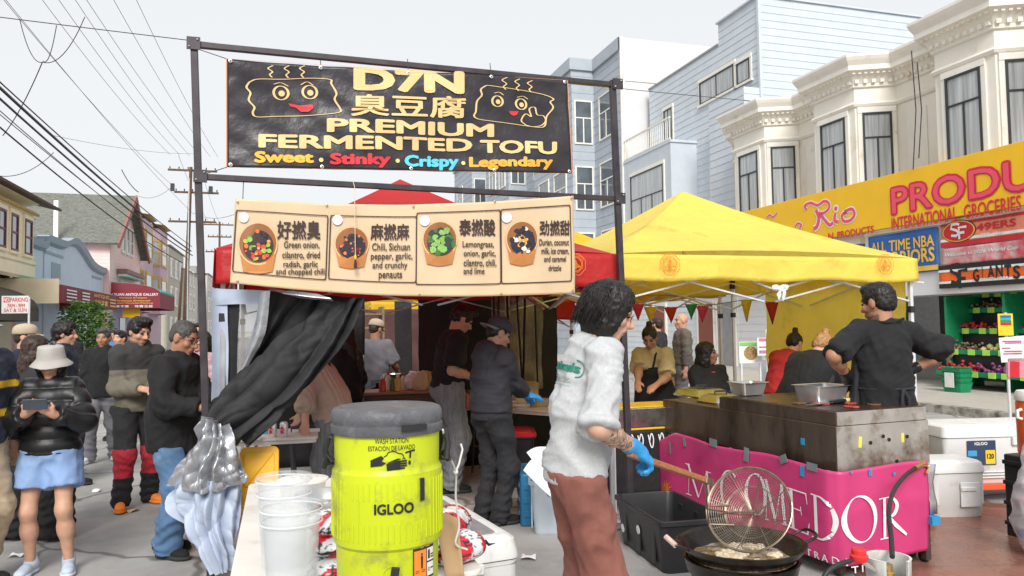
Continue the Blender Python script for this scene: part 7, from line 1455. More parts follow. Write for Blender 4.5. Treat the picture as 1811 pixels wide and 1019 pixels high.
def awning(label,s0,s1,t0,t1,z0,z1,m,curve=False,mv=None,vz=.35):
 T = thing('awning',label,'awning',S(s0,t0,z0),YAW); n = 8; pr = []
 for i in range(n + 1):
  f_ = i / n
  pr.append((s0 + (s1 - s0) * (math.sin(f_ * math.pi / 2) if curve else f_),z1 + (z0 + vz - z1) * ((1 - math.cos(f_ * math.pi / 2)) if curve else f_)))
 b = MB(); b.grid([[S(s,t_,z) for t_ in (t0,(t0 + t1) / 2,t1)] for s,z in pr]); b.build('top',m,T,True,smooth=True,solid=.02,angle=30)
 b = MB(); b.add([S(s1,t0,z0),S(s1,t1,z0),S(s1,t1,z0 + vz),S(s1,t0,z0 + vz)],[(0,1,2,3)]); b.build('valance',mv or m,T,True,solid=.02)
 for t_ in (t0,t1): b = MB(); P = [S(s,t_,z) for s,z in pr]; b.add(P + [S(s1,t_,z0),S(s0,t_,z0)],[tuple(range(len(P) + 2))]); b.build('side',mv or m,T,True,solid=.015)
 return T
m_maroonc = M('maroon awning cloth',(.22,.025,.04),r=.7); m_greenc = M('sea green awning cloth',(.05,.36,.28),r=.7,var=.06)
awning('dark olive rounded awning at the left edge under the cream bay',FL,FL + 1.9,19,28.4,2.0,3.2,M('dark olive cloth',(.075,.07,.055),r=.8,var=.15),True)
T = awning('cream ended green awning with a maroon menu strip along its front',FL,FL + 2.3,29.4,38.6,2.65,3.6,m_greenc,False,m_maroonc,.62); b = MB(); b.box(S(FL + 1.1,29.35,3.05),(2.3,.04,.85),ST.to_3x3()); b.build('end_panel',m_cream2,T,True)
k_ = Ink(lambda a,z,l: S(FL + 2.315 + l,a,z),.02)
for r_ in range(4):
 for q in range(2): k_.rect(30.0 + q * 2.2,2.74 + r_ * .12,31.4 + q * 2.0,2.79 + r_ * .12)
k_.build('lettering',MATS['white print'],T); k_ = Ink(lambda a,z,l: S(FL + 2.315 + l,a,z),.02); k_.text('古玩字畫',34.2,2.72,36.6,2.95,.02); k_.text('ANTIQUES',34.0,3.02,36.9,3.18,.02)
for r_ in range(3): k_.rect(37.1,2.74 + r_ * .14,38.3,2.80 + r_ * .14)
k_.build('lettering',M('gold print',(.80,.50,.08),r=.5),T)
T = awning('sea green awning of the antique gallery with a maroon lettered end',FL,FL + 2.85,47.8,54,2.95,4.45,m_greenc,True,m_maroonc,.9)
b = MB(); b.box(S(FL + 1.42,47.72,3.42),(2.9,.06,.92),ST.to_3x3()); b.build('end_panel',m_maroonc,T,True); k_ = Ink(lambda a,z,l: S(FL + a,47.69 - l,z - .2),.012); k_.text('XIN YUAN ANTIQUE GALLERY',.08,3.84,2.78,4.02,.02); k_.text('古董字畫',.35,3.2,1.25,3.34,.01); k_.text('珠寶玉器',1.55,3.2,2.5,3.34,.01); k_.build('lettering',MATS['white print'],T); k_ = Ink(lambda a,z,l: S(FL + a,47.69 - l,z - .2),.012); k_.text('Various Antiques',.75,3.69,2.2,3.80,.01); k_.text('Vietnamese Arrowwood',.6,3.54,2.35,3.65,.01); k_.text('Ancient Porcelain/Painting',.4,3.39,2.5,3.50,.01); k_.build('lettering',MATS['gold print'],T)
T = bldg('low pale blue shop with a curved slate parapet',FL,42); L = [(32.7,5.3),(36,5.3),(36.1,5.6),(38.8,5.65),(40.2,5.95),(41.4,5.95),(42.8,5.6),(44.2,5.2),(45.8,5.05),(47.3,5.05)]
L2 = [tuple(q) for q in spline(L,4)]; b = MB(); b.grid([[S(FL,t_,.15) for t_,z in L2],[S(FL,t_,z) for t_,z in L2]]); b.build('wall',m_palebl,T,True); b = MB()
for o,dz in ((.06,0),): b.grid([[S(FL - .25,t_,z - .02) for t_,z in L2],[S(FL - .25,t_,z + .14) for t_,z in L2],[S(FL + .22,t_,z + .14) for t_,z in L2],[S(FL + .16,t_,z - .14) for t_,z in L2],[S(FL + .005,t_,z - .26) for t_,z in L2]])
b.build('parapet',m_slate,T,True); b = MB(); b.box(S(FL - 5,40,4.95),(9.9,14.4,.1),ST.to_3x3()); b.build('roof',m_slate,T,True); panels(T,(((FL + .01,37.2),(FL + .01,38.6),4.0,4.7),((FL + .02,36.2),(FL + .02,39),5.0,5.12),((FL + .02,44.6),(FL + .02,46.8),4.5,4.62)),m_slate)
T = bldg('pink clapboard house with a steep grey shingle roof',FL,52); FP = FL + .3; wallstrip([(FP,57),(FP,47.4)],-.1,6.8,.2).build('wall',m_pinkp,T,True); wallstrip([(FP,47.41),(-24,47.41)],-.1,6.8,.2).build('wall',m_pinkp,T,True); b = MB(); b.add([S(FP - .01,47.5,6.8),S(FP - .01,57,6.8),S(FP - .01,52.2,9.9)],[(0,1,2)]); b.build('gable',m_pinkp,T,True)
b = MB(); b.add([S(FP + .5,46.9,6.55),S(-24,46.9,6.55),S(-24,52.2,10.1),S(FP + .5,52.2,10.1)],[(0,1,2,3)]); b.add([S(FP + .5,57.5,6.55),S(-24,57.5,6.55),S(-24,52.2,10.1),S(FP + .5,52.2,10.1)],[(0,1,2,3)]); b.build('roof',m_shingle,T,True,solid=.12)
b = MB(); b.bar(S(FP + .52,46.9,6.45),S(FP + .52,52.2,10.0),.12,.35); b.bar(S(FP + .52,57.5,6.45),S(FP + .52,52.2,10.0),.12,.35); b.box(S(FP + .25,52.2,5.2),(.7,6,.25),ST.to_3x3()); b.build('barge_board',M('red brown trim',(.30,.13,.11),r=.6),T,True); b = MB()
for k in range(18): b.box(S(FP + .3,49.4 + k * .33,4.98),(.5,.1,.14),ST.to_3x3())
b.build('bracket_row',m_trimw,T,True)
for t_ in (50.6,52.0,53.4): win(T,(FP,t_),(FP,t_ + .8),6.5,8.1,-1,m_trimw,m_paned,m_trimw,0,.5,.08); win(T,(FP,t_ - .2),(FP,t_ + .9),3.2,4.6,-1,m_trimw,m_paned,m_trimw,0,.5,.08)
b = MB(); b.box(S(FP - 2.6,47.0,7.6),(.22,.22,2.6),ST.to_3x3()); b.build('vent_pipe',m_trimw,T,True)
T = bldg('mauve house with two tall bays and gold cornices',FL,64); wallstrip([(FL - .4,72),(FL - .4,57.1)],.15,9.2).build('wall',m_mauve,T,True)
for tA,tB,zt in ((57.6,62.8,9.6),(65,70.4,9.8)):
 bp_ = [(FL - .4,tB + .3),(FL + .35,tB - .7),(FL + .35,tA + .9),(FL - .4,tA)]; wallstrip(bp_,3.0,zt).build('bay_wall',m_mauve,T,True); mould(T,bp_,[(o,z) for o,z in ((.0,zt - .7),(.15,zt - .6),(.15,zt - .3),(.55,zt - .05),(.6,zt + .2),(-.3,zt + .3))],m_gold); b = MB(); b.add([S(p[0],p[1],zt + .2) for p in bp_] ,[(0,1,2,3)]); b.build('bay_roof',m_gold,T,True)
 for z in (3.9,6.9): win(T,(FL + .35,tA + 1.4),(FL + .35,tB - 1.2),z,z + 1.9,-1,m_gold,m_pane,m_gold,0,.5,.1); d_ = Vector((.75,.9)); win(T,(FL - .4 + .1,tA + .12),(FL + .35 - .1,tA + .78),z,z + 1.9,-1,m_gold,m_pane,m_gold,0,.5,.08)
for lab,tA,tB,zt,m_,s_ in (('grey beige flat roofed house far down the street left',73,84,9.2,M('grey beige stucco',(.42,.40,.34),r=.7,var=.08),FL),('pale far house next to the far utility pole',85,98,8.0,M('pale stucco',(.55,.53,.48),r=.7,var=.08),FL),('distant cream block at the street end',99,150,8.5,M('far stucco',(.50,.48,.46),r=.7,var=.08),FL + 1)):
 T = bldg(lab,s_,tA); wallstrip([(s_,tB),(s_,tA)],.15,zt).build('wall',m_,T,True); wallstrip([(s_,tA),(-24,tA)],.15,zt).build('wall',m_,T,True); mould(T,[(s_,tB),(s_,tA),(-24,tA)],[(0,zt - .5),(.2,zt - .4),(.4,zt),(-.2,zt + .1)],m_,'cornice'); b = MB(); b.box(S(s_ - 6,(tA + tB) / 2,zt - .1),(11.9,tB - tA,.1),ST.to_3x3()); b.box(S(s_ - 2,tA + 3,zt + .6),(1,1,1.2),ST.to_3x3()); b.build('roof',m_roofgrey,T,True)
 for k in range(3):
  for z in (1.2,4.0,6.6): win(T,(s_,tA + 1.2 + k * 3.2),(s_,tA + 2.6 + k * 3.2),z,z + 1.6,-1,m_trimw,m_paned,m_trimw,0,.5,.1)
 for z in (4.0,6.6): win(T,(s_ - 3.5,tA),(s_ - 2.2,tA),z,z + 1.6,-1,m_trimw,m_paned,m_trimw,0,.5,.1)
# lilac shop front under the gallery awning
T = thing('shop_facade','lilac shop front with a glass door beneath the antique gallery awning','shop front',S(FP + .1,49,.15),YAW); b = MB(); b.box(S(FP + .08,50,1.6),(.1,5.0,2.9),ST.to_3x3()); b.build('wall',M('lilac paint',(.42,.36,.58),r=.6),T,True); b = MB(); b.box(S(FP + .14,50.4,1.4),(.04,1.6,2.1),ST.to_3x3()); b.build('pane',m_paned,T,True); b = MB(); b.box(S(FP + 1.0,48.2,2.75),(.9,.03,.6),ST.to_3x3()); b.build('hanging_sign',M('yellow sign paint',None),T,True)
T = thing('shop_facade','dark shuttered shop front behind the no parking sign','shop front',S(FL + .06,26,.15),YAW); b = MB(); b.box(S(FL + .05,26,1.35),(.08,7,2.4),ST.to_3x3()); b.build('shutter',M('brown shutter',(.10,.07,.055),r=.6,var=.2),T,True); b = MB()
for k in range(10): b.box(S(FL + .10,26,.3 + k * .23),(.03,7,.03),ST.to_3x3())
b.build('slat',M('brown shutter',None),T,True)
# bush
m_leaf = M('bush leaves',(.06,.16,.03),r=.55,var=.5,sc=9,thin=.25); m_leaf2 = M('pale bush leaves',(.20,.30,.06),r=.55,var=.4,sc=9,thin=.25)
q = W(150,640,27); T = thing('bush','tall leafy green bush before the cream ended awning','bush',(q.x,q.y,.15)); rs = random.Random(8); b = MB(); b2 = MB()
for i in range(7): a = i * .9; b.tube([(0,0,0),(.25 * math.cos(a),.25 * math.sin(a),.9),(.6 * math.cos(a),.6 * math.sin(a),1.8 + .3 * rs.random())],[.05,.035,.012],6)
b.build('stem',M('bark',(.12,.08,.05),r=.9),T); b = MB()
for i in range(5200):
 th = rs.uniform(0,6.283); z = rs.uniform(.15,2.55); rr = (.80 + .14 * math.sin(5 * th + z * 3) + .12 * math.sin(9 * th - 4 * z)) * math.sqrt(max(.02,1 - ((z - 1.25) / 1.4) ** 2)) * (1 - .7 * rs.random() ** 2.5); p = Vector((rr * math.cos(th),rr * math.sin(th),z)); dr = Vector((rs.gauss(0,1) + math.cos(th),rs.gauss(0,1) + math.sin(th),rs.gauss(-.2,.7))).normalized(); sd = dr.cross(Vector((rs.gauss(0,1),rs.gauss(0,1),rs.gauss(0,1)))).normalized(); l = rs.uniform(.09,.20); wd = l * .2
 (b if rs.random() < .6 else b2).add([p,p + dr * l * .5 + sd * wd,p + dr * l,p + dr * l * .5 - sd * wd],[(0,1,2,3)])
b.build('leaves',m_leaf,T); b2.build('leaves',m_leaf2,T)
# ---- utility poles and wires
m_wood = M('creosoted pole wood',(.13,.075,.045),r=.9,var=.3,sc=6,stretch=(1,1,.15)); m_wire2 = M('black cable',(.03,.03,.032),r=.6)
def upole(label,s,t_,h,arms,lean=0.0,r_=.16):
 T = thing('utility_pole',label,'utility pole',S(s,t_),YAW,'utility poles'); b = MB(); b.tube([(0,0,0),(lean * .5,0,h * .5),(lean,0,h)],[r_,r_ * .85,r_ * .65],12); b.build('post',m_wood,T,smooth=True)
 for z,L,o in arms:
  b = MB(); b.box((lean * z / h + o,.16,z),(L,.11,.13)); a_ = b.build('crossarm',m_wood,T); b = MB()
  for k in range(6): x = lean * z / h + o + L * (-.46 + .184 * k); b.lathe([(.02,.06),(.03,.12),(.05,.14),(.03,.18),(.045,.22),(.001,.24)],8,(x,.16,z))
  b.build('insulator',m_dkframe,a_,smooth=True)
 return T
tP = 55.0; sP = -6.15
T = upole('tall brown wooden utility pole with three crossarms, left of the banner frame',sP,tP,12.7,[(12.5,3.1,.1),(11.0,2.8,.4),(9.0,3.0,.2)],.35); b = MB(); b.tube([(.25,-.1,11.9),(.2,-.2,2)],.04,6); b.build('conduit',m_white_steel,T); b = MB(); b.box((-.8,.1,11.3),(.25,.2,.5)); b.box((1.6,.1,11.2),(.25,.2,.5)); b.build('cutout_box',m_dkframe,T)
upole('distant utility pole with three crossarms, right beside the red canopy',-6.2,86,13.2,[(12.9,3.2,0),(11.6,2.4,0),(10.0,2.8,0)],0,.15); upole('thin short wooden pole before the grey beige house',-7.4,62,6.4,[],.3,.12)
def wire(a,c,sag,r_=.014,label='thin black overhead wire above the left houses',n=14):
 a,c = Vector(a),Vector(c); t = thing('overhead_wire',label,'wire',a,0,'overhead wires'); b = MB(); b.tube([a.lerp(c,i / n) - ZX * sag * 4 * (i / n) * (1 - i / n) for i in range(n + 1)],r_,5); b.build('cable',m_wire2,t,True,smooth=True); return t
PT_ = lambda x,z: S(sP + .35 * z / 13.6 + x,tP + .1,z)
for (px,py,d),e,sg_,r_ in (((-30,128,20),PT_(.2,7.0),.25,.045),((-30,148,20),PT_(.3,6.7),.3,.035),((-30,118,20),PT_(.25,7.3),.2,.022),((-30,200,22),PT_(-.3,6.2),.35,.028),((-30,170,22),PT_(0,6.5),.3,.016),((-30,178,21),PT_(.1,6.4),.2,.014)): wire(W(px,py,d),e,sg_,r_,'thick black overhead cable sweeping down to the wooden utility pole')
for (px,py,d),e in (((-10,-20,24),PT_(-1.2,11.5)),((60,-20,25),PT_(-1.3,13.5)),((90,-20,25),PT_(-.7,13.5)),((120,-20,26),PT_(-.1,13.5)),((140,-20,26),PT_(.6,13.5)),((190,-20,27),PT_(1.2,13.5)),((232,-20,28),PT_(1.7,13.5)),((-10,-25,24),PT_(.3,9.5))): wire(W(px,py,d),e,.3,.010)
wire(W(-20,28,15),W(1400,185,26),.1,.010,'thin span wire crossing behind the black banner'); wire(W(-10,310,24),W(95,270,26),.3,.012); wire(W(75,110,18),W(5,240,20),.15,.012); wire(W(150,30,18),W(75,110,18),.35,.010); wire(W(35,35,18),W(75,110,18),.3,.010); wire(W(100,45,18),W(76,108,18),.3,.010)
wire(PT_(.3,9.6),W(430,372,40),.4,.012); wire(W(95,240,30),W(345,272,50),.2,.008); wire(PT_(.4,13.5),S(-6.2,86,13),.4,.012); wire(PT_(-.8,13.5),S(-7.2,86,13),.4,.012); wire(W(240,345,50),PT_(-1,11.5),.5,.012); wire(W(215,300,50),W(245,340,50),.2,.03)
# ---- no parking sign, pavement boards and fruit under the yellow canopy
p = W(48,700,18); T = thing('parking_sign','white no parking board with red letters at the left','sign',(p.x,p.y,0),R(8)); b = MB(); zc = 1.62 + (584 - 533) / 1342 * 18; b.box((-.30,0,zc),(.60,.012,.42)); b.build('board',M('white sign board',(.70,.68,.67),r=.5),T,bevel=.004); b = MB(); b.box((.0,.02,zc / 2 + .1),(.04,.03,zc + .15)); b.build('post',m_white_steel,T)
fS = lambda a,z,l: XF[T.name] @ Vector((a - .22,-.006 - l,zc + (z - zc) * 1.4)); m_srd = M('red sign print',(.60,.04,.06),r=.5); k_ = Ink(fS,.003); k_.rect(-.345,zc + .04,-.20,zc + .125); k_.text('PARKING',-.19,zc + .045,.20,zc + .12,.02); k_.text('7AM - 9PM',-.25,zc - .05,.14,zc + .015,.02); k_.text('SAT & SUN',-.32,zc - .125,.18,zc - .065,.015); k_.build('lettering',m_srd,T); k_ = Ink(fS,.005); k_.text('NO',-.335,zc + .05,-.21,zc + .115,.03); k_.build('lettering',MATS['white print'],T)
p = W(1328,655,14.2); T = thing('sandwich_board','white poster board with a round food picture under the yellow canopy','poster board',(p.x,p.y,.0),R(4)); zl = lambda py: 1.62 + (569 - py) / 1342 * 14.2; b = MB(); b.box((0,0,(zl(602) + zl(640)) / 2),(.44,.03,zl(602) - zl(640))); b.build('board',m_wh,T,bevel=.004); b = MB(); b.box((0,-.018,zl(606)),(.42,.006,.07)); b.build('header',M('green print',(.20,.45,.12),r=.5),T); b = MB(); b.lathe([(.001,0),(.13,0),(.13,-.004)],24,(0,-.017,zl(622)),Matrix.Rotation(R(90),4,'X')); b.build('picture',M('food picture',(.32,.20,.08),r=.5,var=.5,sc=25),T); b = MB()
for x in (-.18,.18): b.box((x,0,zl(640) / 2),(.03,.03,zl(640)))
b.build('leg',m_white_steel,T)
p = W(1358,655,14); T = thing('sandwich_board','narrow white notice board with magenta print left of the orange fruit','poster board',(p.x,p.y,0),R(4)); b = MB(); b.box((-.02,0,(zl(595) + zl(626)) / 2),(.34,.03,zl(595) - zl(626))); b.build('board',m_wh,T,bevel=.004); b = MB(); b.box((0,.012,.75),(.04,.02,1.5)); b.build('post',m_white_steel,T); b = MB()
for y in (597,600,611,618,621): b.box((-.02,-.017,zl(y)),(.28,.004,.022))
b.build('print',MATS['magenta print'],T)
p = W(1395,640,14.8); T = thing('fruit_crate','white crate heaped with oranges in front of the yellow curtain','crate',(p.x,p.y,.15),R(6)); b = MB(); b.box((0,0,.38),(.9,.5,.76)); b.build('crate',m_wh,T,bevel=.01); rs = random.Random(2); b = MB()
for i in range(90): b.ico((rs.uniform(-.42,.42),rs.uniform(-.22,.22),.80 + abs(rs.gauss(0,.05))),.045,1)
ob = b.build('oranges',M('oranges',(.80,.36,.02),r=.4),T,smooth=True,angle=180); ob['kind'] = 'stuff'
p = W(1340,650,15); T = thing('pallet','blue pallet on the far pavement below the poster board','pallet',(p.x,p.y,.15),R(6)); b = MB();
for k in range(5): b.box((0,-.4 + k * .2,.14),(1.2,.12,.02))
for x in (-.55,0,.55): b.box((x,0,.065),(.1,.95,.12))
b.build('boards',M('blue pallet paint',(.02,.16,.40),r=.6),T)
p = W(1442,672,8.9); T = thing('storage_box','orange and pink plastic boxes stacked between the blonde bun and the apron man','box',(p.x,p.y,0),YAW); b = MB(); b.box((0,.1,.86),(.42,.35,.32)); b.build('box_body',M('coral plastic',(.70,.24,.20),r=.4),T,bevel=.02); b = MB(); b.box((0,.1,1.10),(.44,.37,.10)); b.build('lid',M('orange plastic',None),T,bevel=.02); b = MB(); b.box((0,.1,.35),(.40,.34,.70)); b.build('stand',m_bin,T)
# bunting under the rear edge of the yellow canopy
cols = ['#d43d6a','#e2c53a','#c8342e','#3f9a5a','#d8456e','#d9c23c','#b93434','#e0532e']
xs = [(1128,548),(1150,553),(1186,554),(1222,548),(1242,552),(1320,540),(1365,545),(1090,548)]
for i,((px,py),c) in enumerate(zip(xs,cols)):
 q = W(px,py - 10,8.9); T = thing('bunting_flag','small %s bunting flag, %s one along the rear of the yellow canopy' % (('pink','yellow','red','green','pink','yellow','dark red','orange')[i],('second','third','fourth','fifth','sixth','seventh','eighth','first')[i]),'flag',q,rs.uniform(-.4,.4),'bunting flags'); b = MB(); h = .20 if px < 1300 else .27; w_ = .075; b.grid([[Vector((-w_ * (1 - v) + (2 * w_ * (1 - v)) * u,.02 * math.sin(3 * v + i + 2 * u),-v * h)) for u in (0,.5,1)] for v in (0,.25,.5,.75,.96)]); b.build('pennant',M('bunting ' + c,srgb(c),r=.7,thin=.3),T,smooth=True,solid=.003,angle=180)
b = MB(); P = [W(x,y,8.92) for x,y in ((1075,540),(1128,538),(1186,544),(1242,542),(1320,530),(1365,535),(1400,528))]; T = thing('bunting_string','thin string carrying the bunting flags','string',P[0]); b.tube(P,.004,5); b.build('string',m_wire2,T,True)
# ================================================================ the people
def gp(px,d): p = W(px,600,d); return Vector((p.x,p.y,0))
def LC(loc,yaw,px,py,d): return (Matrix.Translation(loc) @ Matrix.Rotation(yaw,4,'Z')).inverted() @ W(px,py,d)
def LD(yaw,v): return Matrix.Rotation(-yaw,3,'Z') @ v
c_blk = cloth('black cloth',(.0095,.0095,.0105)); c_char = cloth('charcoal cloth',(.024,.023,.029)); c_navy = cloth('navy cloth',(.013,.017,.032)); c_grey = cloth('heather grey fleece',(.46,.47,.48),var=.08,sc=90); c_jean = cloth('blue denim',(.075,.15,.27),dirt=((.17,.26,.38),.3,3)); c_bjean = cloth('black denim',(.018,.018,.021)); c_cord = cloth('rust corduroy',(.23,.085,.065),dirt=((.15,.05,.04),.3,3))
c_khaki = cloth('khaki cotton',(.42,.33,.22)); c_shorts = cloth('light blue shorts',(.22,.33,.55)); c_puff = cloth('black puffer nylon',(.010,.010,.011),r=.40); c_bucket = cloth('grey cotton hat',(.42,.40,.37)); c_gpant = cloth('grey trousers',(.16,.16,.175)); c_gjean = cloth('grey jeans',(.20,.21,.22),stretch=(8,8,.6),var=.3)
c_bglove = cloth('blue nitrile',(.03,.28,.62),r=.4,bump=.1); c_kglove = cloth('black nitrile',(.012,.012,.014),r=.35,bump=.1); c_cream = cloth('beige ribbed knit',(.44,.34,.27)); c_polo = cloth('grey polo',(.17,.165,.18)); c_mustard = cloth('tan shirt cotton',(.46,.37,.20)); c_brown = cloth('brown grey jersey',(.12,.10,.09)); c_whshoe = cloth('white shoe',(.62,.64,.66)); c_blushoe = cloth('pale blue shoe',(.46,.55,.66)); c_dksole = cloth('dark sole',(.03,.03,.03)); c_org = cloth('orange shoe',(.75,.22,.03)); c_attr = cloth('two tone cloth',(.3,.3,.3),attr=True); c_red = cloth('red cloth',(.42,.025,.03)); c_plaid = cloth('patterned cloth',(.40,.20,.22),dirt=((.55,.45,.5),.6,16)); c_yelj = cloth('yellow jacket',(.62,.40,.04)); c_tancap = cloth('tan cap',(.42,.34,.25)); c_capg = cloth('grey cap',(.30,.31,.32))
SB = (c_blk,c_dksole); SW = (c_whshoe,c_whshoe); seen = {}
# bucket hat
l = gp(93,5.2); y = R(196)
P_b = person('woman in a grey bucket hat and black puffer typing on her phone',l,y,1.53,'f',1.02,hat=('bucket',c_bucket),hair=('bob',None),glasses=True,head=(.16,-.05),top=dict(m=c_puff,loose=.040,puff=.085,hem=-.02,fold=.002,collar=1,name='puffer_jacket',sleeve=.96),pants=dict(m=c_shorts,len=.30,loose=.022,name='shorts',fold=.012),shoes=(c_blushoe,c_whshoe),feet=((.12,.0,0,-.15),(-.12,.03,0,.2)),handR=(.075,.26,1.10),handL=(-.085,.27,1.09),hdirR=(-.55,.55,.45),hdirL=(.55,.5,.45),palmR=(-.3,-.5,.8),palmL=(.3,-.5,.8),poleR=(1,-.6,-.8),poleL=(-1,-.6,-.8),curl=.7,res=.0065)
p = P_b['M'] @ Vector((.0,.345,1.165)); t = thing('phone','dark phone held by the woman in the bucket hat','phone',p,y); b = MB(); T = Matrix.Rotation(R(-15),3,'X'); b.box((0,0,0),(.07,.009,.14),T @ Matrix.Rotation(R(90),3,'Y')); b.build('phone_body',c_pinkcase if 0 else M('dark phone case',(.05,.06,.08),r=.3),t,bevel=.003)
q = P_b['M'] @ Vector((.27,-.10,.78)); t = thing('shoulder_bag','checked beige shoulder bag on a maroon strap hanging behind the bucket hat woman','bag',q,y + R(20)); f = SDF(); f.group(.03); f.ell((0,0,.10),(.13,.06,.13)); f.ell((0,0,.04),(.15,.06,.07))
def chk(V): u,v = V[:,0] * 26,V[:,2] * 26; a = (np.abs(u % 1 - .5) < .22) * 1. + (np.abs(v % 1 - .5) < .22) * 1.; c = np.tile(np.array((.55,.44,.30)),(len(V),1)); c[a == 1] = (.30,.24,.18); c[a == 2] = (.06,.05,.05); return c
sdf_obj('bag_body',f,.006,c_attr,t,lambda V,N: .006 * fold(V,9,2),color=chk); b = MB(); b.tube([q + Vector((0,0,.18)),P_b['M'] @ Vector((.20,-.07,1.0)),P_b['M'] @ (P_b['shR'] + Vector((-.03,.02,.085))),P_b['M'] @ Vector((.17,.16,1.08)),q + Vector((.03,-.02,.17))],.008,6); b.build('strap',cloth('maroon leather',(.18,.03,.03)),t,True,smooth=True)
# jeans man
l = gp(308,5.6); y = R(-104)
person('man with grey hair in a long black jacket and blue jeans beside the post',l,y,1.70,'m',1.02,bend=.10,belly=.10,skin='tan',hair=('crop',m_hairg),glasses=2,head=(.38,.06),top=dict(m=c_blk,loose=.030,hem=-.17,collar=1,name='jacket',fold=.016,sleeve=.98),pants=dict(m=c_jean,loose=.026,hem=.06,knee=.062,name='jeans',fold=.014),shoes=SB,feet=((.10,.06,0,-.1),(-.08,-.10,0,.2)),handR=(.15,.34,1.08),handL=(-.05,.38,1.10),res=.0075)
# olive jacket man
l = gp(242,7.13); y = R(-136)
def oliv(V): c = np.tile(np.array((.15,.135,.10)),(len(V),1)); c[(V[:,2] > 1.27) & (np.abs(V[:,0]) < .30)] = (.035,.035,.035); return c
def redk(V): c = np.tile(np.array((.016,.016,.018)),(len(V),1)); c[(V[:,2] > .30) & (V[:,2] < .56)] = (.38,.02,.035); return c
person('man in an olive and black jacket, red kneed black trousers and orange shoes',l,y,1.75,'m',1.0,bend=.06,skin='fair',hair=('quiff',None),beard=.7,head=(.30,.30),top=dict(m=c_attr,color2=oliv,loose=.027,hem=-.06,name='jacket',collar=1,fold=.014,sleeve=.97),pants=dict(m=c_attr,color2=redk,loose=.030,hem=.04,fold=.014),shoes=(c_org,c_org),feet=((.15,.10,0,-.3),(-.16,-.05,0,.3)),handR=(.05,.30,1.10),handL=(-.06,.32,1.10),res=.009)
# the others at the left
person('man in a black zip jacket and grey trousers walking towards the camera',gp(184,9.6),R(188),1.67,'m',1.05,skin='tan',hair=('short',m_hairg),head=(.1,0),top=dict(m=c_blk,loose=.032,hem=-.10,name='jacket',collar=1),pants=dict(m=c_gpant,loose=.03,hem=.06),shoes=SW,feet=((.12,.14,0),(-.10,-.16,0)),res=.012)
person('black haired person half hidden behind the olive jacket man',gp(213,11.5),R(165),1.64,'m',hair=('short',None),top=dict(m=c_navy),pants=dict(m=c_bjean),shoes=SB,res=.015)
person('young man with black hair in a navy jacket behind the bucket hat woman',gp(112,8.2),R(-72),1.73,'m',hair=('messy',None),head=(.05,0),top=dict(m=c_navy,loose=.035,hem=-.08,collar=1,name='jacket'),pants=dict(m=c_bjean,loose=.03),shoes=SB,feet=((.12,.16,0),(-.1,-.12,0)),res=.011)
person('woman with long brown hair and wide black trousers, back turned',gp(63,6.1),R(-42),1.60,'f',hair=('long',m_hairb),top=dict(m=c_char,loose=.03,hem=-.05,name='jacket'),pants=dict(m=c_blk,loose=.04,knee=.09,hem=.13,fold=.02),shoes=SB,feet=((.14,.10,0),(-.12,-.1,0)),res=.010)
person('bearded man in a tan cap and navy vest at the far left',gp(44,7.7),R(-70),1.70,'m',1.1,skin='fair',hair=('crop',m_hairb),hat=('cap',c_tancap),beard=.5,top=dict(m=c_navy,loose=.03,name='vest'),pants=dict(m=c_khaki),shoes=SB,res=.012)
def offc(V): c = np.tile(np.array((.020,.026,.045)),(len(V),1)); z = V[:,2]; c[((z > 1.27) & (z < 1.31)) | ((z > 1.09) & (z < 1.13))] = (.75,.45,.02); return c
l = gp(-44,4.9); y = R(-100); Pm = person('man cut by the left edge in a grey cap and navy sweater with yellow stripes',l,y,1.79,'m',1.08,skin='fair',hair=('short',None),hat=('cap',c_capg),head=(.05,.05),top=dict(m=c_attr,color2=offc,loose=.035,hem=-.05,name='sweater'),pants=dict(m=c_khaki,loose=.03,hem=.06),shoes=SB,handR=(.22,.12,.86),res=.009)
from mathutils.bvhtree import BVHTree
def bvh(P,nm): o = [o for o in bpy.data.objects if o.parent == P['obj'] and o.name.startswith(nm)][0]; return BVHTree.FromPolygons([v.co.copy() for v in o.data.vertices],[tuple(p.vertices) for p in o.data.polygons])
B1 = bvh(Pm,'sweater')
def side_map(a,z,lf): h = B1.ray_cast(Vector((1.2,a,z)),Vector((-1,0,0))); q = h[0] if h[0] is not None else Vector((.2,a,z)); return Pm['M'] @ (q + Vector((lf,0,0)))
k_ = Ink(side_map,.006); k_.text('POLICE OFF',-.17,1.165,.235,1.235,.03); k_.build('lettering',MATS['white print'],Pm['obj'])
person('person in a patterned pink top behind the left post',gp(358,8.6),R(150),1.62,'f',hair=('long',None),top=dict(m=c_plaid,loose=.03),pants=dict(m=c_bjean),shoes=SW,res=.013)
person('person in a red top far behind the jeans man',gp(349,12.5),R(200),1.74,'m',hair=('short',None),top=dict(m=c_red,loose=.03),pants=dict(m=c_gpant),shoes=SW,res=.015)
person('distant person in black on the left pavement',gp(128,15),R(170),1.70,'m',hair=('short',None),top=dict(m=c_blk),pants=dict(m=c_bjean),shoes=SB,res=.017)
person('distant person in blue far down the street',gp(200,17),R(190),1.66,'f',hair=('bob',None),top=dict(m=cloth('blue cloth',(.05,.18,.40))),pants=dict(m=c_bjean),shoes=SB,res=.017)
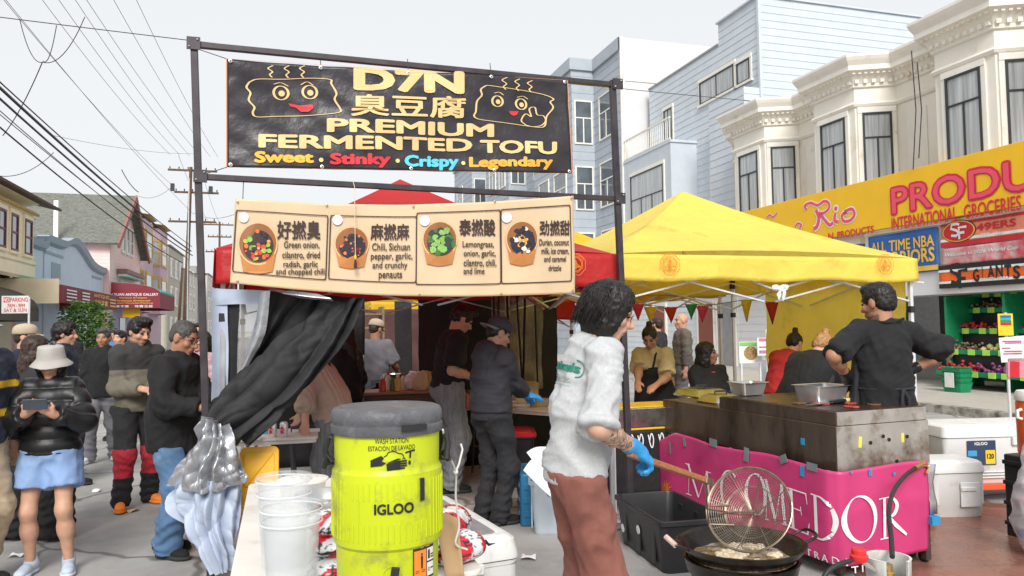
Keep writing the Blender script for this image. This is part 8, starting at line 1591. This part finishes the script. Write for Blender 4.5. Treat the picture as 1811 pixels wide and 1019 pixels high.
# ---- inside the stall
l = gp(588,6.75); y = R(82)
person('woman in a beige ribbed cardigan bending over the table behind the black sash',l,y,1.68,'f',1.12,bend=.66,hair=('long',None),head=(.9,0),top=dict(m=c_cream,loose=.032,hem=-.10,rib=.042,fold=.010,name='cardigan',sleeve=(.75,.75),cuff=1),pants=dict(m=c_gjean,loose=.022,name='jeans'),shoes=SB,handR=LC(l,y,528,742,6.55),handL=LC(l,y,540,748,6.35),res=.009)
person('person in black half hidden behind the beige cardigan',gp(612,8.0),R(60),1.66,'f',hair=('long',None),top=dict(m=c_blk,loose=.03),pants=dict(m=c_blk),shoes=SB,res=.013)
person('man in a grey polo shirt and pale cap at the back of the kitchen',gp(664,10.2),R(-12),1.73,'m',1.04,skin='tan',hair=('crop',m_hairb),hat=('cap',c_tancap),head=(.25,-.35),top=dict(m=c_polo,loose=.03,hem=-.12,sleeve=.42,name='polo_shirt'),pants=dict(m=c_bjean),shoes=SB,handR=(.20,.30,1.02),handL=(-.18,.30,1.02),res=.011)
l = gp(790,7.6); y = R(-74)
person('tall man in a black tee shirt and grey jeans looking down at the work table',l,y,1.86,'m',1.06,bend=.20,skin='fair',hair=('quiff',None),head=(.62,.05),gloves=c_bglove,top=dict(m=c_blk,loose=.030,hem=.0,sleeve=.44,name='tee_shirt'),pants=dict(m=c_gjean,loose=.032,hem=.06,knee=.065,name='jeans'),shoes=SB,handR=LC(l,y,838,668,7.5),handL=LC(l,y,845,672,7.7),res=.0085)
l = gp(868,6.35); y = R(-52)
Ph = person('man in a charcoal hoodie and backwards cap with blue gloves',l,y,1.69,'m',1.08,bend=.08,skin='fair',hair=('crop',None),hat=('backcap',cloth('slate cap',(.05,.052,.065)),cloth('grey brim',(.20,.20,.20))),head=(.42,-.18),gloves=c_bglove,top=dict(m=c_char,loose=.032,hem=-.07,band=.075,hood=1,fold=.015,sleeve=(.76,.8),cuff=1,name='hoodie'),pants=dict(m=c_bjean,loose=.016,hem=.045,knee=.058,fold=.016,name='jeans'),shoes=SB,handR=LC(l,y,932,700,6.55),handL=LC(l,y,935,704,6.75),hdirR=LD(y,Vector((1,.3,-.1))),res=.0075)
b = MB(); hd_ = Ph['hd'];
for a_,z_,c_ in ((-.3,.085,0),(.15,.080,0),(-.05,.10,1)): b.ico(hd_(.094 * math.cos(2.9 + a_),-.012 + .108 * math.sin(2.9 + a_) * .9,z_),(.012,.022,.020),2)
b.build('cap_badge',c_red,Ph['obj'])
# ---- the man with the strainer
l = gp(1014,3.28); y = R(-80)
wr = W(1124,794,3.15); hdv = W(1162,826,3.22) - wr
PF = person('man with long wavy hair, grey sweatshirt and rust trousers, holding the wire strainer',l,y,1.865,'m',.80,hscale=.85,bend=.26,skin='pale',hair=('shag',None),glasses=True,head=(.42,-.30),gloves=None,top=dict(m=c_grey,loose=.017,hem=-.06,band=.055,fold=.021,flare=.016,sleeve=(.5,.95),name='sweatshirt'),pants=dict(m=c_cord,loose=.022,hem=.085,knee=.075,fold=.018),shoes=SB,handR=LC(l,y,1124,794,3.15),hdirR=LD(y,hdv),palmR=LD(y,Vector((-.45,.25,-.85))),curlR=1.15,handL=(-.20,.12,.90),poleR=(.8,-.7,-.8),tattoo=True,res=.0058)
f = SDF(.012); s_ = PF['s']; v = (PF['handR'] - PF['elR']).normalized(); f.group(.012); f.cap(PF['handR'] - v * .05,PF['handR'],.037,.034); hand_sdf(f,PF['handR'],LD(y,hdv),LD(y,Vector((-.45,.25,-.85))),1,s_,curl=1.15,g=.0035); sdf_obj('glove',f,.005,c_bglove,PF['obj'],lambda V,N: .0025 * fold(V,22,1))
def strands(P,n,seed,r0=.0045,m=None):
 rs = random.Random(seed); hd = P['hd']; b = MB()
 for i in range(n):
  th = (rs.uniform(-1.6,1.6) if rs.random() < .93 else rs.uniform(-2.3,2.3)) + math.pi; el = rs.uniform(.0,1.45); fx = abs(abs(th - math.pi) - 2.0) < .5; x0 = Vector((math.sin(th) * math.cos(el) * .092,-math.cos(th + math.pi) * math.cos(el) * .112 - .012,.050 + math.sin(el) * .088)); L = []; out = Vector((x0.x,x0.y,0)).normalized() if Vector((x0.x,x0.y,0)).length > 1e-4 else Vector((0,-1,0)); ph,fq,am = rs.uniform(0,6.3),rs.uniform(3,5.2),rs.uniform(.003,.010); tl = rs.uniform(.11,.19) + (.05 * math.sin(el)); q = x0.copy(); fl = rs.uniform(.010,.03)
  for j in range(11):
   u = j / 10; rad = .086 + .016 * math.sin(u * 2.5) + fl * u; k = min(1,.25 + u * 1.6); z = x0.z + .02 * math.sin(u * 3) - tl * u ** 1.15; ez = max(0,min(1,(z - .05) / .09)); rr = rad * math.sqrt(max(.05,1 - ez * ez)); a = out * rr; tw = Vector((-out.y,out.x,0)) * am * math.sin(ph + fq * u * 2); q = Vector((a.x + tw.x,a.y * 1.15 - .012 + tw.y,z)); q += out * am * .7 * math.cos(ph * 1.3 + fq * u * 2.3); L.append(hd(q.x,q.y,q.z))
  b.tube(L,[r0 * (1 - .6 * (j / 10) ** 2) for j in range(11)],5)
 b.build('hair_locks',m or m_hair,P['obj'],smooth=True,angle=180)
strands(PF,800,4,.0021)
# print on the back of his sweatshirt and the phone in his pocket
Rb = Matrix((PF['rx'],PF['fy'],PF['up'])).transposed(); ob_ = [c for c in PF['obj'].children] if 0 else None
def back_map(a,z,lf):
 """a: to the wearer's right, z up from the chest; sits on the cloth by a ray to the mesh"""
 o_ = PF['chest'] + PF['rx'] * a + PF['up'] * z - PF['fy'] * .6; d_ = PF['fy']; h = BV.ray_cast(o_,d_)
 q = (h[0] if h[0] is not None else o_ + d_ * .45) - d_ * lf; return PF['M'] @ q
BV = bvh(PF,'sweatshirt')
m_gp = M('green print',None); m_gpr = M('dark green shirt print',(.02,.20,.14),r=.8); k_ = Ink(back_map,.004)
k_.rrect(-.10,.035,.135,.105,.028,.006); k_.text('animals',-.08,.052,.118,.093,.05); k_.build('shirt_print',m_gpr,PF['obj'])
k_ = Ink(back_map,.004); rs = random.Random(3)
for i,zz_ in enumerate((.020,.006,-.008)):
 for q in range(7): k_.rect(-.07 + q * .024,zz_,-.07 + q * .024 + .017,zz_ + .006)
for a_,zz_,w_ in ((-.10,-.21,.05),(-.10,-.25,.03),(-.08,-.27,.05),(-.10,-.33,.04)): k_.rect(a_,zz_,a_ + w_,zz_ + .006); k_.rect(a_ + .01,zz_ - .012,a_ + w_,zz_ - .007)
k_.build('shirt_print',M('faint green print',(.30,.42,.38),r=.8),PF['obj'])
hp = PF['M'] @ (PF['pel'] + Vector((.158,.03,-.06))); t = thing('phone','phone sticking out of the pocket of the rust trousers','phone',hp,y); b = MB(); b.box((0,0,0),(.010,.045,.10),Matrix.Rotation(R(14),3,'X')); b.build('phone_body',M('silver phone',(.5,.52,.55),r=.25,m=.5),t,bevel=.003)
# ---- under the yellow canopy
l = gp(1158,8.0); y = R(146)
person('woman in a tan shirt and black bib apron preparing food at the steam tray',l,y,1.62,'f',1.16,bend=.22,belly=.1,skin='tan',hair=('bun',None),head=(.5,.25),top=dict(m=c_mustard,loose=.030,sleeve=.46,hem=-.15,name='shirt',over=dict(m=c_blk,front=1,bib=.13,topz=.04,straps=1,skirt=.4,hem=-.3)),pants=dict(m=c_bjean),shoes=SB,handR=LC(l,y,1128,680,7.55),handL=LC(l,y,1160,682,7.5),res=.0095)
person('bald man in a brown grey jersey behind the yellow canopy',gp(1207,12.4),R(96),1.80,'m',1.05,skin='fair',hair=('bald',None),top=dict(m=c_brown,loose=.03,name='jersey'),pants=dict(m=c_gpant),shoes=SB,res=.012)
person('man with short dark hair left of the bald man, seen from behind',gp(1163,14.2),R(40),1.74,'m',hair=('short',m_hairb),top=dict(m=c_char),pants=dict(m=c_bjean),shoes=SB,res=.014)
l = gp(1249,7.7); y = R(-158)
Pq = person('seated woman in a black jacket with a red collar turned to the right',l,y,1.60,'f',1.08,pz=.70,skin='tan',hair=('long',None),head=(-.05,.75),top=dict(m=c_blk,loose=.034,hem=-.05,name='jacket'),pants=dict(m=c_bjean),shoes=SB,feet=((.12,.38,0),(-.12,.38,0)),handR=(.08,.30,.86),handL=(-.05,.30,.86),res=.009)
b = MB(); nb_ = Pq['nb']; b.tube([nb_ + Vector((.075 * math.cos(a),.012 + .075 * math.sin(a),-.012 - .035 * max(0,math.sin(a)))) for a in [6.283 * i / 24 for i in range(25)]],.020,8); b.build('collar',c_red,Pq['obj'],smooth=True)
t = thing('stool','black stool under the seated woman','stool',l,y); b = MB(); b.lathe([(.001,.54),(.17,.54),(.18,.56),(.17,.585),(.001,.59)],28); b.build('seat',m_blackpl,t,smooth=True,angle=40)
for k in range(4): a = R(45 + 90 * k); b = MB(); b.tube([(.11 * math.cos(a),.11 * math.sin(a),.54),(.19 * math.cos(a),.19 * math.sin(a),0)],.013,8); b.build('leg',m_leg,t,smooth=True)
l = gp(1412,6.75); y = R(-52)
person('woman with a blonde bun in black bending over beside the griddle',l,y,1.66,'f',1.30,bend=.78,skin='fair',hair=('bun',m_hairy),head=(.75,-.1),top=dict(m=c_blk,loose=.034,hem=-.10,sleeve=.46,name='shirt',over=dict(m=c_char,front=1,topz=.0,skirt=.35,hem=-.3,tie=1)),pants=dict(m=c_bjean),shoes=SB,handR=(.15,.55,.80),handL=(-.15,.55,.85),res=.009)
l = gp(1378,7.9); y = R(-50)
person('person with a dark hair bun in red bending behind the blonde bun',l,y,1.60,'f',1.1,bend=.62,hair=('bun',None),head=(.5,0),top=dict(m=c_red,loose=.03),pants=dict(m=c_bjean),shoes=SB,handR=(.15,.5,.8),handL=(-.15,.5,.8),res=.012)
l = gp(1560,5.35); y = R(14)
PA = person('big man in a black tee shirt and black apron with gloved hands on his hips',l,y,1.89,'m',1.13,belly=.10,skin='tan',hair=('short',None),beard=.8,head=(.20,.28),gloves=c_kglove,top=dict(m=c_blk,loose=.015,hem=-.12,sleeve=.48,fold=.016,name='tee_shirt',over=dict(m=c_char,front=1,topz=.06,skirt=.45,hem=-.3,tie=1)),pants=dict(m=c_bjean,loose=.03),shoes=SB,handR=(.26,.05,1.26),handL=(-.26,.05,1.24),poleR=(1,-.45,0),poleL=(-1,-.45,0),hdirR=(-.5,.35,-.5),hdirL=(.5,.35,-.5),shoulder=.02,res=.0075)
b = MB(); nb_ = PA['nb']; b.tube([nb_ + Vector((.082 * math.cos(a),-.01 + .085 * math.sin(a),.030 + .0 * a)) for a in [6.283 * i / 24 for i in range(25)]],.011,6); b.tube([nb_ + Vector((.02,-.092,.03)),nb_ + Vector((.09,-.115,.055))],.010,6); b.tube([nb_ + Vector((.02,-.092,.03)),nb_ + Vector((.05,-.11,-.02))],.009,6); b.build('neck_tie',c_blk,PA['obj'],smooth=True)
person('person in a yellow jacket deep in the kitchen beside the tall man',gp(812,10.4),R(60),1.62,'f',1.1,bend=.3,hair=('short',None),head=(.4,0),top=dict(m=c_yelj,loose=.04,name='jacket'),pants=dict(m=c_bjean),shoes=SB,res=.013)
# ---------------------------------------------------------------- kitchen things inside the stall
q = gp(702,8.5); t = thing('cabinet','brown wooden kitchen cabinet in the stall behind the jug','cabinet',q,YAW); m_cab = M('dark plywood',(.10,.06,.04),r=.6,var=.25,sc=4,stretch=(1,1,5)); b = MB(); b.box((0,0,.47),(.74,.45,.86)); b.build('case',m_cab,t,bevel=.008); b = MB(); b.box((0,0,.915),(.80,.50,.028)); b.build('worktop',M('orange wood edge',(.32,.16,.07),r=.5,var=.2),t,bevel=.004); b = MB(); b.box((-.2,-.23,.5),(.34,.02,.7)); b.box((.2,-.23,.5),(.34,.02,.7)); b.build('door',m_cab,t,bevel=.01)
for i,(px,dz,c_,nm,lab) in enumerate(((742,0,(.55,.42,.25),'paper_bag','brown paper bag on the kitchen cabinet'),(728,0,(.72,.70,.68),'plastic_bag','white plastic bag on the kitchen cabinet'),(752,.0,(.48,.33,.12),'paper_bag','gold paper bag at the right end of the kitchen cabinet'))):
 p = W(px,600,8.4 + .1 * i); t = thing(nm,lab,'bag',(p.x,p.y,.93),.3 * i); f = SDF(); f.group(.03); f.ell((0,0,.08),(.09,.07,.10)); f.cap((0,0,.12),(.02,0,.20),.05,.055,1); f.plane((0,0,.003),(0,0,-1)); sdf_obj('bag_body',f,.009,M('bag ' + lab,c_,r=.5),t,lambda V,N: .012 * fold(V,14,i))
q = gp(690,7.7); t = thing('storage_tub','low black tub with a tan sack in front of the kitchen cabinet','tub',q,YAW); b = MB(); b.box((0,0,.35),(1.0,.40,.66)); b.build('tub',m_bin,t,bevel=.02)
for px,lab in ((745,'tan sack standing in the low black tub at the right'),(640,'small tan sack at the left end of the low black tub')):
 p = W(px,600,7.6); t = thing('sack',lab,'sack',(p.x,p.y,.66)); f = SDF(); f.group(.03); f.ell((0,0,.07),(.09,.07,.10)); f.cap((0,0,.1),(.03,0,.18),.05,.02); sdf_obj('sack_body',f,.009,M('tan paper',(.34,.25,.13),r=.7,var=.2),t,lambda V,N: .012 * fold(V,12,px))
q = gp(640,10.9); t = thing('baking_rack','brown slatted rack behind the grey polo shirt','rack',q,YAW); b = MB()
for k in range(9): b.box((0,0,.3 + k * .19),(.55,.45,.025))
for x in (-.28,.28): b.box((x,0,.98),(.03,.45,1.9))
b.build('shelf_frame',M('brown rack',(.26,.19,.11),r=.5,m=.3),t)
q = gp(622,9.2); t = thing('steel_pot','tall steel pot left of the grey polo shirt','pot',(q.x,q.y,.0)); b = MB(); b.lathe([(.001,.9),(.14,.9),(.15,.92),(.15,1.28),(.155,1.29),(.12,1.31),(.001,1.33)],32); b.build('pot_body',m_ss,t,smooth=True,angle=40); b = MB(); b.box((0,0,.45),(.5,.5,.9)); b.build('stand',m_bin,t)
q = gp(728,9.9); t = thing('stove','black stove with pans in front of the grey polo shirt','stove',q,YAW); b = MB(); b.box((0,0,.47),(1.0,.5,.94)); b.build('body',m_wok,t,bevel=.01); b = MB()
for x,r_ in ((-.25,.14),(.15,.17)): b.lathe([(.001,.95),(r_ * .8,.95),(r_,1.03),(r_ * .97,1.03),(r_ * .75,.96)],24,(x,0,0))
b.build('pans',m_ss,t,smooth=True,angle=50); b = MB(); b.tube([(-.1,-.1,1.0),(.12,-.28,1.03)],.012,6); b.build('pan_handle',m_rd,t)
# on the cap man's table
for px,py,d3,m_,nm,lab in ((928,716,(.12,.10,.16),M('cream carton',(.60,.52,.36),r=.6),'carton','cream carton on the work table behind the blue gloves'),(950,712,(.15,.10,.22),M('yellow carton',(.62,.44,.12),r=.6),'carton','tall yellow brown carton on the work table behind the blue gloves'),(968,722,(.18,.12,.08),M('foil box',(.50,.46,.40),r=.35,m=.4),'foil_box','low silvery box on the work table'),(845,712,(.14,.10,.12),M('brown box',(.22,.13,.07),r=.6),'carton','dark brown carton left of the hoodie on the work table')):
 p = G(px,py,.76) + VX * .22; small_box(nm,lab,(p.x,p.y,.761),d3,m_,YAW + .2,'box',grp='boxes on the work table')
for px,py,lab in ((905,716,'white paper tray of food under the blue gloves'),(925,722,'small white cutting sheet at the table edge by the hoodie')):
 p = G(px,py,.76) + VX * .05; t = thing('paper_tray',lab,'tray',(p.x,p.y,.7605),YAW); b = MB(); lay = [(-.02,0),(.01,.03),(.012,.03),(-.015,.004)]; rings = [[Vector((x,y_,z)) for x,y_ in rrpoly(-.08 - o,-.05 - o,.08 + o,.05 + o,.02)] for o,z in lay]; b.grid(rings,closed=True); b.add(rings[-1],[tuple(range(len(rings[0])))]); b.build('tray',m_wbox,t,smooth=True,angle=40)
p = G(950,722,.76) + VX * .10; t = thing('food_cup','small wooden coloured cup beside the blue gloves','cup',(p.x,p.y,.761)); b = MB(); b.lathe([(.001,0),(.03,0),(.042,.07),(.04,.07),(.028,.006)],24); b.build('cup',M('kraft cup',(.42,.27,.14),r=.7),t,smooth=True,angle=50)
rs = random.Random(77)
for i,(px,d,z,c,lab) in enumerate(((676,8.35,.93,(.5,.08,.05),'red sauce bottle'),(686,8.45,.93,(.75,.7,.6),'white cap bottle'),(694,8.4,.93,(.10,.22,.08),'dark green bottle'),(703,8.35,.93,(.6,.4,.1),'amber bottle'),(712,8.5,.93,(.7,.68,.66),'white bottle'),(824,7.95,.761,(.45,.1,.06),'rust red jar'),(836,8.0,.761,(.7,.7,.68),'white jar'),(852,7.95,.761,(.2,.13,.08),'brown jar'),(982,7.9,.761,(.66,.5,.2),'mustard jar'),(1010,7.8,.761,(.6,.6,.58),'pale jar'),(1062,7.6,.761,(.55,.45,.3),'tan jar'),(1080,7.6,.761,(.7,.2,.1),'red jar'))):
 p = W(px,600,d); t = thing('bottle',lab + (' on the kitchen cabinet' if z > .9 else ' on the long work table'),'bottle',(p.x,p.y,z),0,'bottles in the stall'); r_ = rs.uniform(.03,.042); h = rs.uniform(.13,.22); b = MB(); b.lathe([(.001,0),(r_,.002),(r_,h * .65),(r_ * .45,h * .82),(r_ * .45,h * .86)],16); b.build('glass',M('bottle %d' % i,c,r=.25,var=.1),t,smooth=True,angle=50); b = MB(); b.lathe([(r_ * .5,h * .85),(r_ * .5,h),(.001,h)],14); b.build('cap',(m_wbox,m_rd,m_blackpl)[i % 3],t,smooth=True,angle=50)
for i,(px,py,lab,m_) in enumerate(((30,985,'crumpled white napkin on the road at the left','white paper'),(235,905,'small brown paper scrap on the road behind the jeans man','tan cardboard'),(170,870,'tiny white paper scrap on the road behind the bucket hat woman','white paper'),(935,990,'pale leaf of paper on the ground by the white cooler','white paper'))):
 p = G(px,py); t = thing('litter',lab,'litter',(p.x,p.y,.004),i); b = MB(); b.grid(patch([[Vector((x * .05,y_ * .035,.012 + .01 * math.sin(x * 3 + y_ * 5 + i))) for x in (-1,0,1)] for y_ in (-1,0,1)],4,4,.012,20,i,px=False)); b.build('scrap',MATS[m_],t,smooth=True,solid=.001,angle=180)
def pxy(v): q = CAM_M.inverted() @ v; return (round(905.5 + F_PX * q.x / -q.z),round(509.5 - F_PX * q.y / -q.z),round(-q.z,2))
